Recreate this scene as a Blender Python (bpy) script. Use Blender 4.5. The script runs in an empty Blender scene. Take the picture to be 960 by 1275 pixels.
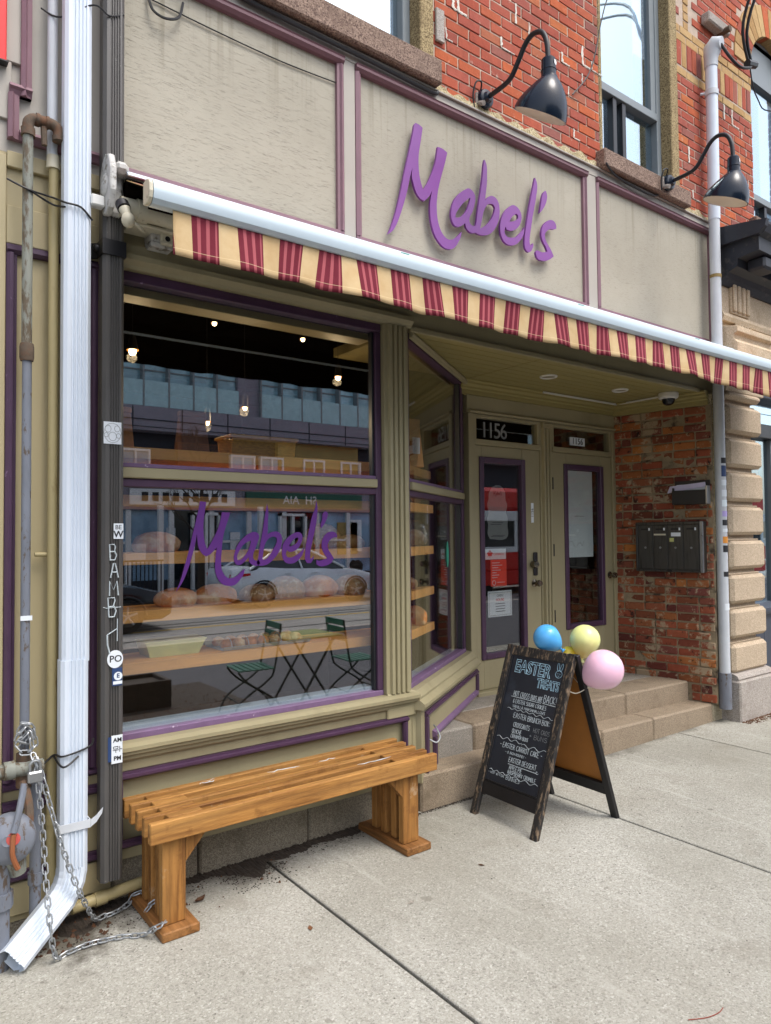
import bpy, bmesh, math, random
from mathutils import Vector, Matrix
random.seed(7)
PI = math.pi
SC = bpy.context.scene
COL = SC.collection

# ------------------------------------------------------------------ camera
cam_d = bpy.data.cameras.new('camera')
cam = bpy.data.objects.new('camera', cam_d)
COL.objects.link(cam)
CAM_LOC = Vector((0.0, -3.45, 1.70))
yaw, pitch, roll = math.radians(36.887), math.radians(1.861), math.radians(-0.538)
f_ = Vector((math.sin(yaw)*math.cos(pitch), math.cos(yaw)*math.cos(pitch), math.sin(pitch)))
r0_ = Vector((math.cos(yaw), -math.sin(yaw), 0.0))
u0_ = r0_.cross(f_)
r_ = math.cos(roll)*r0_ + math.sin(roll)*u0_
u_ = -math.sin(roll)*r0_ + math.cos(roll)*u0_
cam.matrix_world = Matrix(((r_.x, u_.x, -f_.x, CAM_LOC.x), (r_.y, u_.y, -f_.y, CAM_LOC.y),
                           (r_.z, u_.z, -f_.z, CAM_LOC.z), (0, 0, 0, 1)))
cam_d.sensor_fit = 'HORIZONTAL'
cam_d.sensor_width = 36.0
cam_d.lens = 33.40
cam_d.clip_start = 0.05
cam_d.clip_end = 1000.0
SC.camera = cam

# ------------------------------------------------------------------ sky, sun, exposure (overcast spring day)
SUN_EL, SUN_AZ = math.radians(60), math.radians(163)      # azimuth clockwise from +y: high, in front of the facade
wd = bpy.data.worlds.new('World')
SC.world = wd
wd.use_nodes = True
wn = wd.node_tree
for n in list(wn.nodes): wn.nodes.remove(n)
sky = wn.nodes.new('ShaderNodeTexSky')
sky.sky_type = 'NISHITA'; sky.sun_disc = False
sky.sun_elevation = SUN_EL; sky.sun_rotation = SUN_AZ
sky.altitude = 100; sky.air_density = 1.0; sky.dust_density = 4.0; sky.ozone_density = 1.0
hs = wn.nodes.new('ShaderNodeHueSaturation'); hs.inputs['Saturation'].default_value = 0.55
bg = wn.nodes.new('ShaderNodeBackground'); bg.inputs['Strength'].default_value = 0.15
wo = wn.nodes.new('ShaderNodeOutputWorld')
wn.links.new(sky.outputs['Color'], hs.inputs['Color'])
wn.links.new(hs.outputs['Color'], bg.inputs['Color'])
wn.links.new(bg.outputs['Background'], wo.inputs['Surface'])
sun_d = bpy.data.lights.new('sun', 'SUN')
sun_d.energy = 0.6; sun_d.angle = math.radians(22); sun_d.color = (1.0, 0.96, 0.90)
sun = bpy.data.objects.new('sun', sun_d); COL.objects.link(sun)
sv = Vector((math.sin(SUN_AZ)*math.cos(SUN_EL), math.cos(SUN_AZ)*math.cos(SUN_EL), math.sin(SUN_EL)))
sun.rotation_euler = sv.to_track_quat('Z', 'Y').to_euler()
sun.location = (0, -6, 14)
SC.view_settings.view_transform = 'Standard'
SC.view_settings.look = 'None'
SC.view_settings.exposure = 1.17
SC.view_settings.gamma = 1.0
SC.render.engine = 'CYCLES'
SC.cycles.use_denoising = True
SC.cycles.max_bounces = 10
SC.cycles.transparent_max_bounces = 12
SC.cycles.caustics_reflective = False
SC.cycles.caustics_refractive = False
SC.cycles.sample_clamp_indirect = 4.0

# ------------------------------------------------------------------ mesh helpers
class MB:
    def __init__(s, T=None):
        s.v = []; s.f = []; s.m = []; s.T = T; s.mi = 0
    def add(s, vs, fs):
        b = len(s.v)
        for p in vs:
            p = Vector(p)
            s.v.append(s.T @ p if s.T is not None else p)
        for f in fs:
            s.f.append([b+i for i in f]); s.m.append(s.mi)
        return s
    def box(s, x0, x1, y0, y1, z0, z1, c=0.0):
        if x0 > x1: x0, x1 = x1, x0
        if y0 > y1: y0, y1 = y1, y0
        if z0 > z1: z0, z1 = z1, z0
        if c <= 0:
            return s.add([(x0,y0,z0),(x1,y0,z0),(x1,y1,z0),(x0,y1,z0),(x0,y0,z1),(x1,y0,z1),(x1,y1,z1),(x0,y1,z1)],
                         [(0,3,2,1),(4,5,6,7),(0,1,5,4),(1,2,6,5),(2,3,7,6),(3,0,4,7)])
        c = min(c, (x1-x0)*.45, (y1-y0)*.45, (z1-z0)*.45)
        lo = (x0, y0, z0); hi = (x1, y1, z1)
        vs = []; idx = {}
        for i in (0,1):
            for j in (0,1):
                for k in (0,1):
                    for a in range(3):
                        p = []
                        for ax, bit in enumerate((i,j,k)):
                            q = hi[ax] if bit else lo[ax]
                            if ax != a: q += -c if bit else c
                            p.append(q)
                        idx[(i,j,k,a)] = len(vs); vs.append(p)
        fs = []
        for a in range(3):
            o = [x for x in range(3) if x != a]
            for b in (0,1):
                q = []
                for (p1,p2) in ((0,0),(1,0),(1,1),(0,1)):
                    bits = [0,0,0]; bits[a] = b; bits[o[0]] = p1; bits[o[1]] = p2
                    q.append(idx[(*bits, a)])
                fs.append(q)
        for a in range(3):
            o = [x for x in range(3) if x != a]
            for b1 in (0,1):
                for b2 in (0,1):
                    e0 = [0,0,0]; e0[o[0]] = b1; e0[o[1]] = b2; e1 = list(e0); e1[a] = 1
                    fs.append([idx[(*e0,o[0])], idx[(*e1,o[0])], idx[(*e1,o[1])], idx[(*e0,o[1])]])
        for i in (0,1):
            for j in (0,1):
                for k in (0,1):
                    fs.append([idx[(i,j,k,0)], idx[(i,j,k,1)], idx[(i,j,k,2)]])
        return s.add(vs, fs)
    def tube(s, pts, r, n=10, caps=True, closed=False, flat=1.0):
        pts = [Vector(p) for p in pts]
        N = len(pts)
        rs = r if isinstance(r, (list, tuple)) else [r]*N
        t0 = (pts[1]-pts[0]).normalized()
        up = Vector((0,0,1)) if abs(t0.z) < .9 else Vector((1,0,0))
        nx = t0.cross(up).normalized()
        vs = []; prev = t0
        for i, p in enumerate(pts):
            if closed: t = pts[(i+1) % N] - pts[i-1]
            else: t = pts[min(i+1, N-1)] - pts[max(i-1, 0)]
            t = t.normalized() if t.length > 1e-9 else prev
            ax = prev.cross(t)
            if ax.length > 1e-8:
                nx = Matrix.Rotation(prev.angle(t), 3, ax.normalized()) @ nx
            nx = (nx - t*nx.dot(t)).normalized()
            by = t.cross(nx)
            for k in range(n):
                a = 2*PI*k/n
                vs.append(p + rs[i]*(math.cos(a)*nx + math.sin(a)*by*flat))
            prev = t
        fs = []
        for i in range(N if closed else N-1):
            j = (i+1) % N
            for k in range(n):
                k2 = (k+1) % n
                fs.append((i*n+k, i*n+k2, j*n+k2, j*n+k))
        if caps and not closed:
            fs.append(tuple(range(n))[::-1]); fs.append(tuple((N-1)*n+k for k in range(n)))
        return s.add(vs, fs)
    def lathe(s, prof, n=20, M=None):
        # profile of (r, z) revolved about z, placed by matrix M
        vs = []; fs = []
        for (r, z) in prof:
            for k in range(n):
                a = 2*PI*k/n
                p = Vector((r*math.cos(a), r*math.sin(a), z))
                vs.append(M @ p if M is not None else p)
        for i in range(len(prof)-1):
            for k in range(n):
                k2 = (k+1) % n
                fs.append((i*n+k, i*n+k2, (i+1)*n+k2, (i+1)*n+k))
        if prof[0][0] > 1e-6: fs.append(tuple(range(n))[::-1])
        if prof[-1][0] > 1e-6: fs.append(tuple((len(prof)-1)*n+k for k in range(n)))
        return s.add(vs, fs)
    def extr(s, prof, x0, x1):
        # closed profile of (y, z) swept along x
        n = len(prof)
        vs = [(x0, y, z) for y, z in prof] + [(x1, y, z) for y, z in prof]
        fs = [(i, (i+1) % n, n+(i+1) % n, n+i) for i in range(n)]
        fs += [tuple(range(n))[::-1], tuple(range(n, 2*n))]
        return s.add(vs, fs)
    def extrz(s, prof, z0, z1):
        # closed profile of (x, y) swept along z
        n = len(prof)
        vs = [(x, y, z0) for x, y in prof] + [(x, y, z1) for x, y in prof]
        fs = [(i, (i+1) % n, n+(i+1) % n, n+i) for i in range(n)]
        fs += [tuple(range(n))[::-1], tuple(range(n, 2*n))]
        return s.add(vs, fs)
    def grid(s, fn, nu, nv):
        vs = [fn(i/nu, j/nv) for j in range(nv+1) for i in range(nu+1)]
        fs = [(j*(nu+1)+i, j*(nu+1)+i+1, (j+1)*(nu+1)+i+1, (j+1)*(nu+1)+i) for j in range(nv) for i in range(nu)]
        return s.add(vs, fs)
    def ball(s, c, r, n=14, m=8, sq=(1,1,1), jit=0.0):
        vs = []; fs = []
        for j in range(m+1):
            th = PI*j/m
            for i in range(n):
                a = 2*PI*i/n
                k = 1 + (random.uniform(-jit, jit) if 0 < j < m else 0)
                vs.append((c[0]+r*sq[0]*k*math.sin(th)*math.cos(a), c[1]+r*sq[1]*k*math.sin(th)*math.sin(a), c[2]+r*sq[2]*k*math.cos(th)))
        for j in range(m):
            for i in range(n):
                i2 = (i+1) % n
                fs.append((j*n+i, (j+1)*n+i, (j+1)*n+i2, j*n+i2))
        return s.add(vs, fs)
    def mesh(s, me):
        return s.add([v.co for v in me.vertices], [tuple(p.vertices) for p in me.polygons])

WL = {}
def tagp(o, label=None, cat=None, group=None, kind=None):
    if label: o['label'] = label
    if cat: o['category'] = cat
    if group: o['group'] = group
    if kind: o['kind'] = kind
    return o
def obj(name, mb, m, parent=None, smooth=False, bevel=0.0, kind=None, label=None, cat=None, group=None, sub=0, angle=40):
    me = bpy.data.meshes.new(name)
    vs = mb.v
    lo = [min(p[i] for p in vs) for i in range(3)]; hi = [max(p[i] for p in vs) for i in range(3)]
    c = Vector([(a+b)/2 for a, b in zip(lo, hi)])
    me.from_pydata([tuple(p-c) for p in vs], [], mb.f)
    bm = bmesh.new(); bm.from_mesh(me)
    bmesh.ops.remove_doubles(bm, verts=bm.verts, dist=1e-6) if smooth else None
    bmesh.ops.recalc_face_normals(bm, faces=bm.faces)
    bm.to_mesh(me); bm.free()
    mats = m if isinstance(m, (list, tuple)) else [m]
    for q in mats: me.materials.append(q)
    if len(mats) > 1:
        for p, k in zip(me.polygons, mb.m): p.material_index = k
    if smooth:
        me.polygons.foreach_set('use_smooth', [True]*len(me.polygons))
        try: me.set_sharp_from_angle(angle=math.radians(angle))
        except Exception: pass
    o = bpy.data.objects.new(name, me); COL.objects.link(o)
    if bevel > 0:
        b = o.modifiers.new('edge', 'BEVEL'); b.width = bevel; b.segments = 2; b.limit_method = 'ANGLE'; b.angle_limit = math.radians(50)
    WL[o.name] = c
    if parent is not None:
        o.parent = parent; o.location = c - WL[parent.name]
    else: o.location = c
    return tagp(o, label, cat, group, kind)
def thing(name, label, cat, loc=(0,0,0), group=None, kind=None):
    o = bpy.data.objects.new(name, None); COL.objects.link(o)
    o.empty_display_size = .1
    o.location = loc; WL[o.name] = Vector(loc)
    return tagp(o, label, cat, group, kind)
def copy_tree(o, parent=None):
    c = o.copy(); COL.objects.link(c)
    if parent is not None: c.parent = parent
    for ch in list(o.children): copy_tree(ch, c)
    return c
def M4(o, ex, ey, ez):
    o, ex, ey, ez = map(Vector, (o, ex, ey, ez))
    return Matrix(((ex.x, ey.x, ez.x, o.x), (ex.y, ey.y, ez.y, o.y), (ex.z, ey.z, ez.z, o.z), (0,0,0,1)))
def along(p, d, side=Vector((0,0,1))):
    d = Vector(d).normalized(); sx = d.cross(side)
    if sx.length < 1e-4: sx = d.cross(Vector((1,0,0)))
    sx.normalize(); sy = d.cross(sx)
    return M4(p, sx, sy, d)
def cyl(p, q, r, n=16, mb=None):
    mb = mb or MB()
    return mb.tube([p, q], r, n)
def arc(c, r, a0, a1, n, plane='xz'):
    out = []
    for i in range(n+1):
        a = a0+(a1-a0)*i/n; x, y = r*math.cos(a), r*math.sin(a)
        out.append({'xz': (c[0]+x, c[1], c[2]+y), 'yz': (c[0], c[1]+x, c[2]+y), 'xy': (c[0]+x, c[1]+y, c[2])}[plane])
    return out
def smooth_path(pts, n=6):
    pts = [Vector(p) for p in pts]; out = []
    for i in range(len(pts)-1):
        p0 = pts[max(i-1,0)]; p1 = pts[i]; p2 = pts[i+1]; p3 = pts[min(i+2, len(pts)-1)]
        for k in range(n):
            t = k/n
            out.append(.5*((2*p1)+(p2-p0)*t+(2*p0-5*p1+4*p2-p3)*t*t+(3*p1-p0-3*p2+p3)*t**3))
    out.append(pts[-1]); return out
def curve_mesh(loops, extrude, bev=0.0, spline=True):
    # flat outline (list of closed loops, holes included) -> solid mesh in its own XY plane
    cu = bpy.data.curves.new('outline', 'CURVE'); cu.dimensions = '2D'; cu.fill_mode = 'BOTH'
    cu.extrude = extrude; cu.bevel_depth = bev; cu.bevel_resolution = 1; cu.resolution_u = 4
    for lp in loops:
        sp = cu.splines.new('BEZIER'); sp.bezier_points.add(len(lp)-1)
        n = len(lp)
        for i, b in enumerate(sp.bezier_points):
            p = Vector((*lp[i], 0)); a = Vector((*lp[i-1], 0)); c = Vector((*lp[(i+1) % n], 0))
            v1 = (p-a); v2 = (c-p)
            sharp = v1.angle(v2) > math.radians(52) if v1.length > 0 and v2.length > 0 else True
            b.co = p
            if sharp or not spline:
                b.handle_left_type = b.handle_right_type = 'VECTOR'
            else:
                t = (v1.normalized()+v2.normalized()).normalized()
                b.handle_left_type = b.handle_right_type = 'FREE'
                b.handle_left = p - t*v1.length*.33; b.handle_right = p + t*v2.length*.33
        sp.use_cyclic_u = True
    return eval_curve(cu)
def eval_curve(cu):
    o = bpy.data.objects.new('tmp', cu); COL.objects.link(o)
    dg = bpy.context.evaluated_depsgraph_get(); dg.update()
    me = bpy.data.meshes.new_from_object(o.evaluated_get(dg))
    bpy.data.objects.remove(o); bpy.data.curves.remove(cu)
    return me
def text_mesh(s, size, extrude=.0008, align='CENTER', offset=0.0, outline=0.0, space=1.0):
    cu = bpy.data.curves.new('t', 'FONT'); cu.body = s; cu.size = size; cu.align_x = align; cu.align_y = 'CENTER'
    cu.offset = offset; cu.space_character = space; cu.resolution_u = 3
    if outline > 0:
        cu.fill_mode = 'NONE'; cu.bevel_depth = outline; cu.bevel_resolution = 0
    else: cu.extrude = extrude
    return eval_curve(cu)
def facade_frame(x, y, z):            # writing frame on a wall that faces -y
    return M4((x, y, z), (1,0,0), (0,0,1), (0,-1,0))

STROKES = {
 'A':[[(0,0),(1.7,6),(2.2,6),(4,0)],[(.8,2.3),(3.2,2.3)]], 'B':[[(0,0),(0,6),(2.6,6),(3.3,5),(2.6,3.3),(0,3.2)],[(2.6,3.3),(3.9,1.8),(2.8,0),(0,0)]],
 'C':[[(3.8,5),(2.4,6),(.6,5),(0,3),(.6,1),(2.4,0),(3.8,1)]], 'D':[[(0,0),(0,6),(2.4,5.7),(3.8,3.4),(3,.8),(0,0)]],
 'E':[[(3.6,6),(0,6),(0,0),(3.6,0)],[(0,3.1),(2.8,3.1)]], 'F':[[(3.6,6),(0,6),(0,0)],[(0,3.1),(2.8,3.1)]],
 'G':[[(3.8,5),(2.2,6),(.4,5),(0,3),(.6,.8),(2.4,0),(3.8,1),(3.8,2.8),(2.2,2.8)]], 'H':[[(0,0),(0,6)],[(3.6,0),(3.6,6)],[(0,3),(3.6,3)]],
 'I':[[(1,0),(1,6)]], 'K':[[(0,0),(0,6)],[(3.4,6),(0,2.8),(3.6,0)]], 'L':[[(0,6),(0,0),(3.4,0)]],
 'M':[[(0,0),(.4,6),(2.2,2.4),(4,6),(4.4,0)]], 'N':[[(0,0),(0,6),(3.6,0),(3.6,6)]],
 'O':[[(2,6),(.5,5),(0,3),(.6,.8),(2,0),(3.4,.8),(4,3),(3.4,5.2),(2,6)]], 'P':[[(0,0),(0,6),(2.6,5.8),(3.5,4.4),(2.6,2.9),(0,2.7)]],
 'Q':[[(2,6),(.5,5),(0,3),(.6,.8),(2,0),(3.4,.8),(4,3),(3.4,5.2),(2,6)],[(2.6,1.6),(4.2,-.6)]],
 'R':[[(0,0),(0,6),(2.6,5.8),(3.4,4.5),(2.6,3.1),(0,2.9)],[(1.6,3),(3.8,0)]], 'S':[[(3.6,5.2),(2,6),(.3,5),(.6,3.6),(3.2,2.6),(3.6,1),(2,0),(.1,.8)]],
 'T':[[(0,6),(4,6)],[(2,6),(2,0)]], 'U':[[(0,6),(.2,1.2),(1.6,0),(3.2,.8),(3.6,6)]], 'V':[[(0,6),(1.9,0),(3.8,6)]],
 'W':[[(0,6),(1.1,0),(2.3,4),(3.5,0),(4.6,6)]], 'X':[[(0,6),(3.6,0)],[(3.6,6),(0,0)]], 'Y':[[(0,6),(1.9,3.2),(3.8,6)],[(1.9,3.2),(1.9,0)]],
 '!':[[(1,6),(1,2)],[(1,.5),(1,0)]], ':':[[(1,4.4),(1,3.8)],[(1,1.4),(1,.8)]], '-':[[(.3,3),(2.8,3)]], '+':[[(.2,3),(3,3)],[(1.6,4.5),(1.6,1.5)]],
 '&':[[(3.8,0),(.9,4.6),(1.4,6),(2.4,5.4),(2,4),(.2,2),(.6,.3),(2,0),(3.8,2.4)]], '1':[[(.4,4.8),(1.6,6),(1.6,0)]], '6':[[(3,6),(.6,3.6),(0,1.6),(1.4,0),(3,.8),(3,2.4),(1.4,3.2),(.2,2.2)]],
 '8':[[(1.8,3.2),(.4,4.6),(1.8,6),(3.2,4.6),(1.8,3.2),(0,1.4),(1.8,0),(3.6,1.4),(1.8,3.2)]], '.':[[(.6,.4),(.6,0)]], "'":[[(.8,6),(.6,4.8)]],
 ' ':[]}
def stroke_text(mb, s, u0, v0, u1, h, r=.0016, jit=.15, slope=0.0):
    # hand lettering from u0 to u1 on the baseline v0
    adv = []
    for ch in s:
        g = STROKES.get(ch, [])
        w = max([p[0] for st in g for p in st], default=1.6); adv.append(w)
    tot = sum(adv)+1.3*(len(s)-1)
    k = (u1-u0)/tot; x = 0
    for ch, w in zip(s, adv):
        dy = random.uniform(-jit, jit)*h*.2
        for st in STROKES.get(ch, []):
            pts = [(u0+(x+p[0]+random.uniform(-jit, jit))*k, v0+dy+(p[1]+random.uniform(-jit, jit))*h/6+slope*(x/tot), 0) for p in st]
            mb.tube(pts, r*.78, 4, flat=.6)
        x += w+1.3
SIGN_LETTERS={
 'M':[[(2.826,4.295),(2.857,4.293),(2.884,4.283),(2.867,4.191),(2.849,4.098),(2.847,4.039),(2.852,3.976),(2.866,3.922),(2.883,3.885),(2.919,3.937),(2.958,4.015),(2.988,4.090),(3.003,4.162),(3.009,4.201),(3.048,4.202),(3.092,4.189),(3.071,4.116),(3.040,4.025),(3.017,3.951),(2.999,3.865),(2.995,3.798),(3.001,3.726),(3.020,3.672),(3.048,3.635),(3.087,3.616),(3.127,3.624),(3.162,3.648),(3.193,3.678),(3.210,3.696),(3.203,3.662),(3.182,3.623),(3.156,3.586),(3.126,3.562),(3.091,3.552),(3.047,3.557),(3.009,3.581),(2.976,3.617),(2.953,3.669),(2.940,3.731),(2.939,3.797),(2.946,3.850),(2.958,3.901),(2.942,3.871),(2.918,3.839),(2.891,3.814),(2.857,3.821),(2.825,3.852),(2.803,3.903),(2.791,3.947),(2.798,3.999),(2.785,3.963),(2.757,3.854),(2.728,3.761),(2.696,3.674),(2.660,3.594),(2.633,3.556),(2.600,3.529),(2.629,3.593),(2.661,3.679),(2.698,3.809),(2.736,3.962),(2.774,4.103),(2.807,4.236),(2.817,4.283)]],
 'a':[[(3.281,4.007),(3.317,3.997),(3.339,3.968),(3.332,3.912),(3.309,3.852),(3.284,3.811),(3.282,3.784),(3.297,3.765),(3.323,3.763),(3.354,3.772),(3.359,3.735),(3.322,3.714),(3.285,3.713),(3.255,3.732),(3.242,3.762),(3.209,3.735),(3.173,3.720),(3.143,3.726),(3.124,3.754),(3.118,3.794),(3.129,3.849),(3.157,3.906),(3.198,3.951),(3.239,3.984)],[(3.295,3.947),(3.279,3.898),(3.252,3.845),(3.221,3.810),(3.185,3.785),(3.157,3.778),(3.160,3.801),(3.186,3.842),(3.227,3.891),(3.269,3.929)]],
 'b':[[(3.431,4.249),(3.449,4.217),(3.452,4.148),(3.448,4.077),(3.437,4.012),(3.430,3.968),(3.456,3.996),(3.495,4.016),(3.534,4.012),(3.561,3.983),(3.570,3.936),(3.563,3.878),(3.540,3.823),(3.505,3.776),(3.466,3.743),(3.413,3.723),(3.365,3.717),(3.333,3.721),(3.300,3.709),(3.293,3.722),(3.319,3.749),(3.338,3.771),(3.354,3.844),(3.374,3.946),(3.395,4.041),(3.411,4.136),(3.422,4.215)],[(3.480,3.957),(3.509,3.958),(3.525,3.942),(3.517,3.908),(3.497,3.868),(3.467,3.829),(3.428,3.791),(3.399,3.772),(3.380,3.760),(3.391,3.799),(3.404,3.850),(3.416,3.888),(3.436,3.924),(3.455,3.946)]],
 'e':[[(3.709,4.011),(3.750,4.007),(3.781,3.982),(3.793,3.946),(3.779,3.899),(3.747,3.858),(3.710,3.831),(3.675,3.820),(3.639,3.820),(3.628,3.839),(3.617,3.804),(3.623,3.781),(3.648,3.769),(3.689,3.774),(3.730,3.790),(3.772,3.825),(3.804,3.858),(3.820,3.881),(3.816,3.843),(3.798,3.803),(3.766,3.766),(3.729,3.736),(3.688,3.719),(3.642,3.716),(3.607,3.731),(3.583,3.764),(3.574,3.804),(3.578,3.854),(3.596,3.901),(3.627,3.948),(3.668,3.988)],[(3.739,3.957),(3.756,3.951),(3.754,3.928),(3.733,3.909),(3.702,3.893),(3.669,3.883),(3.682,3.906),(3.708,3.936)]],
 'l':[[(3.941,4.276),(3.960,4.241),(3.961,4.197),(3.949,4.135),(3.931,4.063),(3.907,3.976),(3.892,3.906),(3.878,3.844),(3.871,3.792),(3.876,3.767),(3.892,3.767),(3.906,3.787),(3.910,3.772),(3.902,3.748),(3.885,3.724),(3.864,3.711),(3.841,3.715),(3.822,3.736),(3.818,3.771),(3.824,3.831),(3.842,3.908),(3.865,4.009),(3.895,4.119),(3.920,4.207)]],
 'q':[[(4.055,4.213),(4.069,4.191),(4.068,4.153),(4.047,4.102),(4.018,4.061),(3.984,4.027),(3.990,4.050),(4.003,4.105),(4.015,4.153),(4.032,4.192)]],
 's':[[(4.111,4.009),(4.145,4.005),(4.165,3.984),(4.166,3.958),(4.138,3.945),(4.098,3.938),(4.064,3.917),(4.043,3.893),(4.038,3.862),(4.051,3.835),(4.075,3.811),(4.105,3.781),(4.132,3.743),(4.092,3.712),(4.047,3.692),(3.992,3.681),(3.954,3.688),(3.938,3.709),(3.936,3.730),(3.950,3.746),(3.972,3.744),(4.004,3.743),(4.043,3.755),(4.062,3.764),(4.047,3.790),(4.020,3.820),(4.002,3.853),(3.999,3.889),(4.011,3.929),(4.038,3.966),(4.071,3.993)]],
}
DECAL_LETTERS={
 'M':[[(1.436,1.883),(1.470,1.880),(1.462,1.828),(1.455,1.766),(1.456,1.715),(1.463,1.668),(1.476,1.636),(1.501,1.678),(1.529,1.730),(1.546,1.777),(1.556,1.829),(1.603,1.827),(1.590,1.787),(1.573,1.740),(1.561,1.688),(1.555,1.631),(1.551,1.579),(1.553,1.537),(1.567,1.505),(1.590,1.484),(1.612,1.483),(1.641,1.494),(1.667,1.517),(1.686,1.530),(1.678,1.501),(1.658,1.472),(1.629,1.447),(1.590,1.443),(1.559,1.454),(1.534,1.481),(1.520,1.517),(1.518,1.564),(1.522,1.610),(1.529,1.647),(1.512,1.629),(1.490,1.609),(1.469,1.600),(1.447,1.615),(1.428,1.648),(1.423,1.679),(1.420,1.715),(1.410,1.664),(1.391,1.593),(1.367,1.523),(1.341,1.469),(1.310,1.425),(1.331,1.475),(1.352,1.544),(1.378,1.634),(1.399,1.720),(1.420,1.802)]],
 'a':[[(1.745,1.725),(1.764,1.715),(1.770,1.699),(1.761,1.670),(1.746,1.632),(1.734,1.600),(1.737,1.579),(1.752,1.570),(1.766,1.575),(1.775,1.556),(1.760,1.543),(1.734,1.547),(1.713,1.563),(1.708,1.590),(1.687,1.569),(1.661,1.552),(1.641,1.551),(1.627,1.566),(1.622,1.592),(1.630,1.624),(1.647,1.660),(1.676,1.692),(1.711,1.716)],[(1.723,1.678),(1.711,1.638),(1.687,1.601),(1.661,1.578),(1.644,1.576),(1.641,1.595),(1.653,1.623),(1.676,1.655),(1.705,1.673)]],
 'b':[[(1.818,1.880),(1.826,1.838),(1.823,1.772),(1.821,1.712),(1.849,1.724),(1.879,1.726),(1.901,1.712),(1.909,1.684),(1.904,1.646),(1.885,1.607),(1.854,1.573),(1.820,1.549),(1.787,1.542),(1.763,1.546),(1.756,1.557),(1.764,1.583),(1.770,1.626),(1.788,1.712),(1.803,1.799)],[(1.862,1.698),(1.876,1.690),(1.876,1.668),(1.857,1.633),(1.833,1.598),(1.802,1.574),(1.790,1.577),(1.794,1.610),(1.803,1.653),(1.821,1.682),(1.842,1.696)]],
 'e':[[(2.015,1.722),(2.034,1.711),(2.039,1.688),(2.027,1.655),(2.004,1.627),(1.973,1.614),(1.950,1.614),(1.940,1.623),(1.931,1.601),(1.941,1.584),(1.966,1.582),(1.998,1.594),(2.030,1.615),(2.050,1.635),(2.043,1.604),(2.020,1.574),(1.988,1.552),(1.956,1.548),(1.928,1.557),(1.913,1.579),(1.908,1.618),(1.916,1.656),(1.941,1.689),(1.973,1.711)],[(2.006,1.693),(2.013,1.686),(2.005,1.666),(1.982,1.650),(1.960,1.642),(1.954,1.648),(1.967,1.667),(1.989,1.686)]],
 'l':[[(2.129,1.903),(2.138,1.864),(2.133,1.796),(2.119,1.727),(2.102,1.665),(2.090,1.614),(2.087,1.575),(2.098,1.572),(2.112,1.588),(2.108,1.568),(2.092,1.547),(2.069,1.547),(2.056,1.564),(2.055,1.604),(2.063,1.660),(2.080,1.728),(2.103,1.813),(2.124,1.864)]],
 'q':[[(2.191,1.843),(2.209,1.831),(2.204,1.808),(2.187,1.773),(2.163,1.744),(2.157,1.756),(2.169,1.796),(2.174,1.828)]],
 's':[[(2.241,1.724),(2.265,1.712),(2.270,1.692),(2.244,1.689),(2.220,1.675),(2.206,1.652),(2.209,1.623),(2.229,1.594),(2.246,1.570),(2.229,1.545),(2.195,1.530),(2.154,1.527),(2.128,1.539),(2.129,1.565),(2.141,1.559),(2.175,1.564),(2.202,1.572),(2.178,1.601),(2.165,1.636),(2.169,1.676),(2.189,1.707),(2.213,1.721)]],
}

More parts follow.
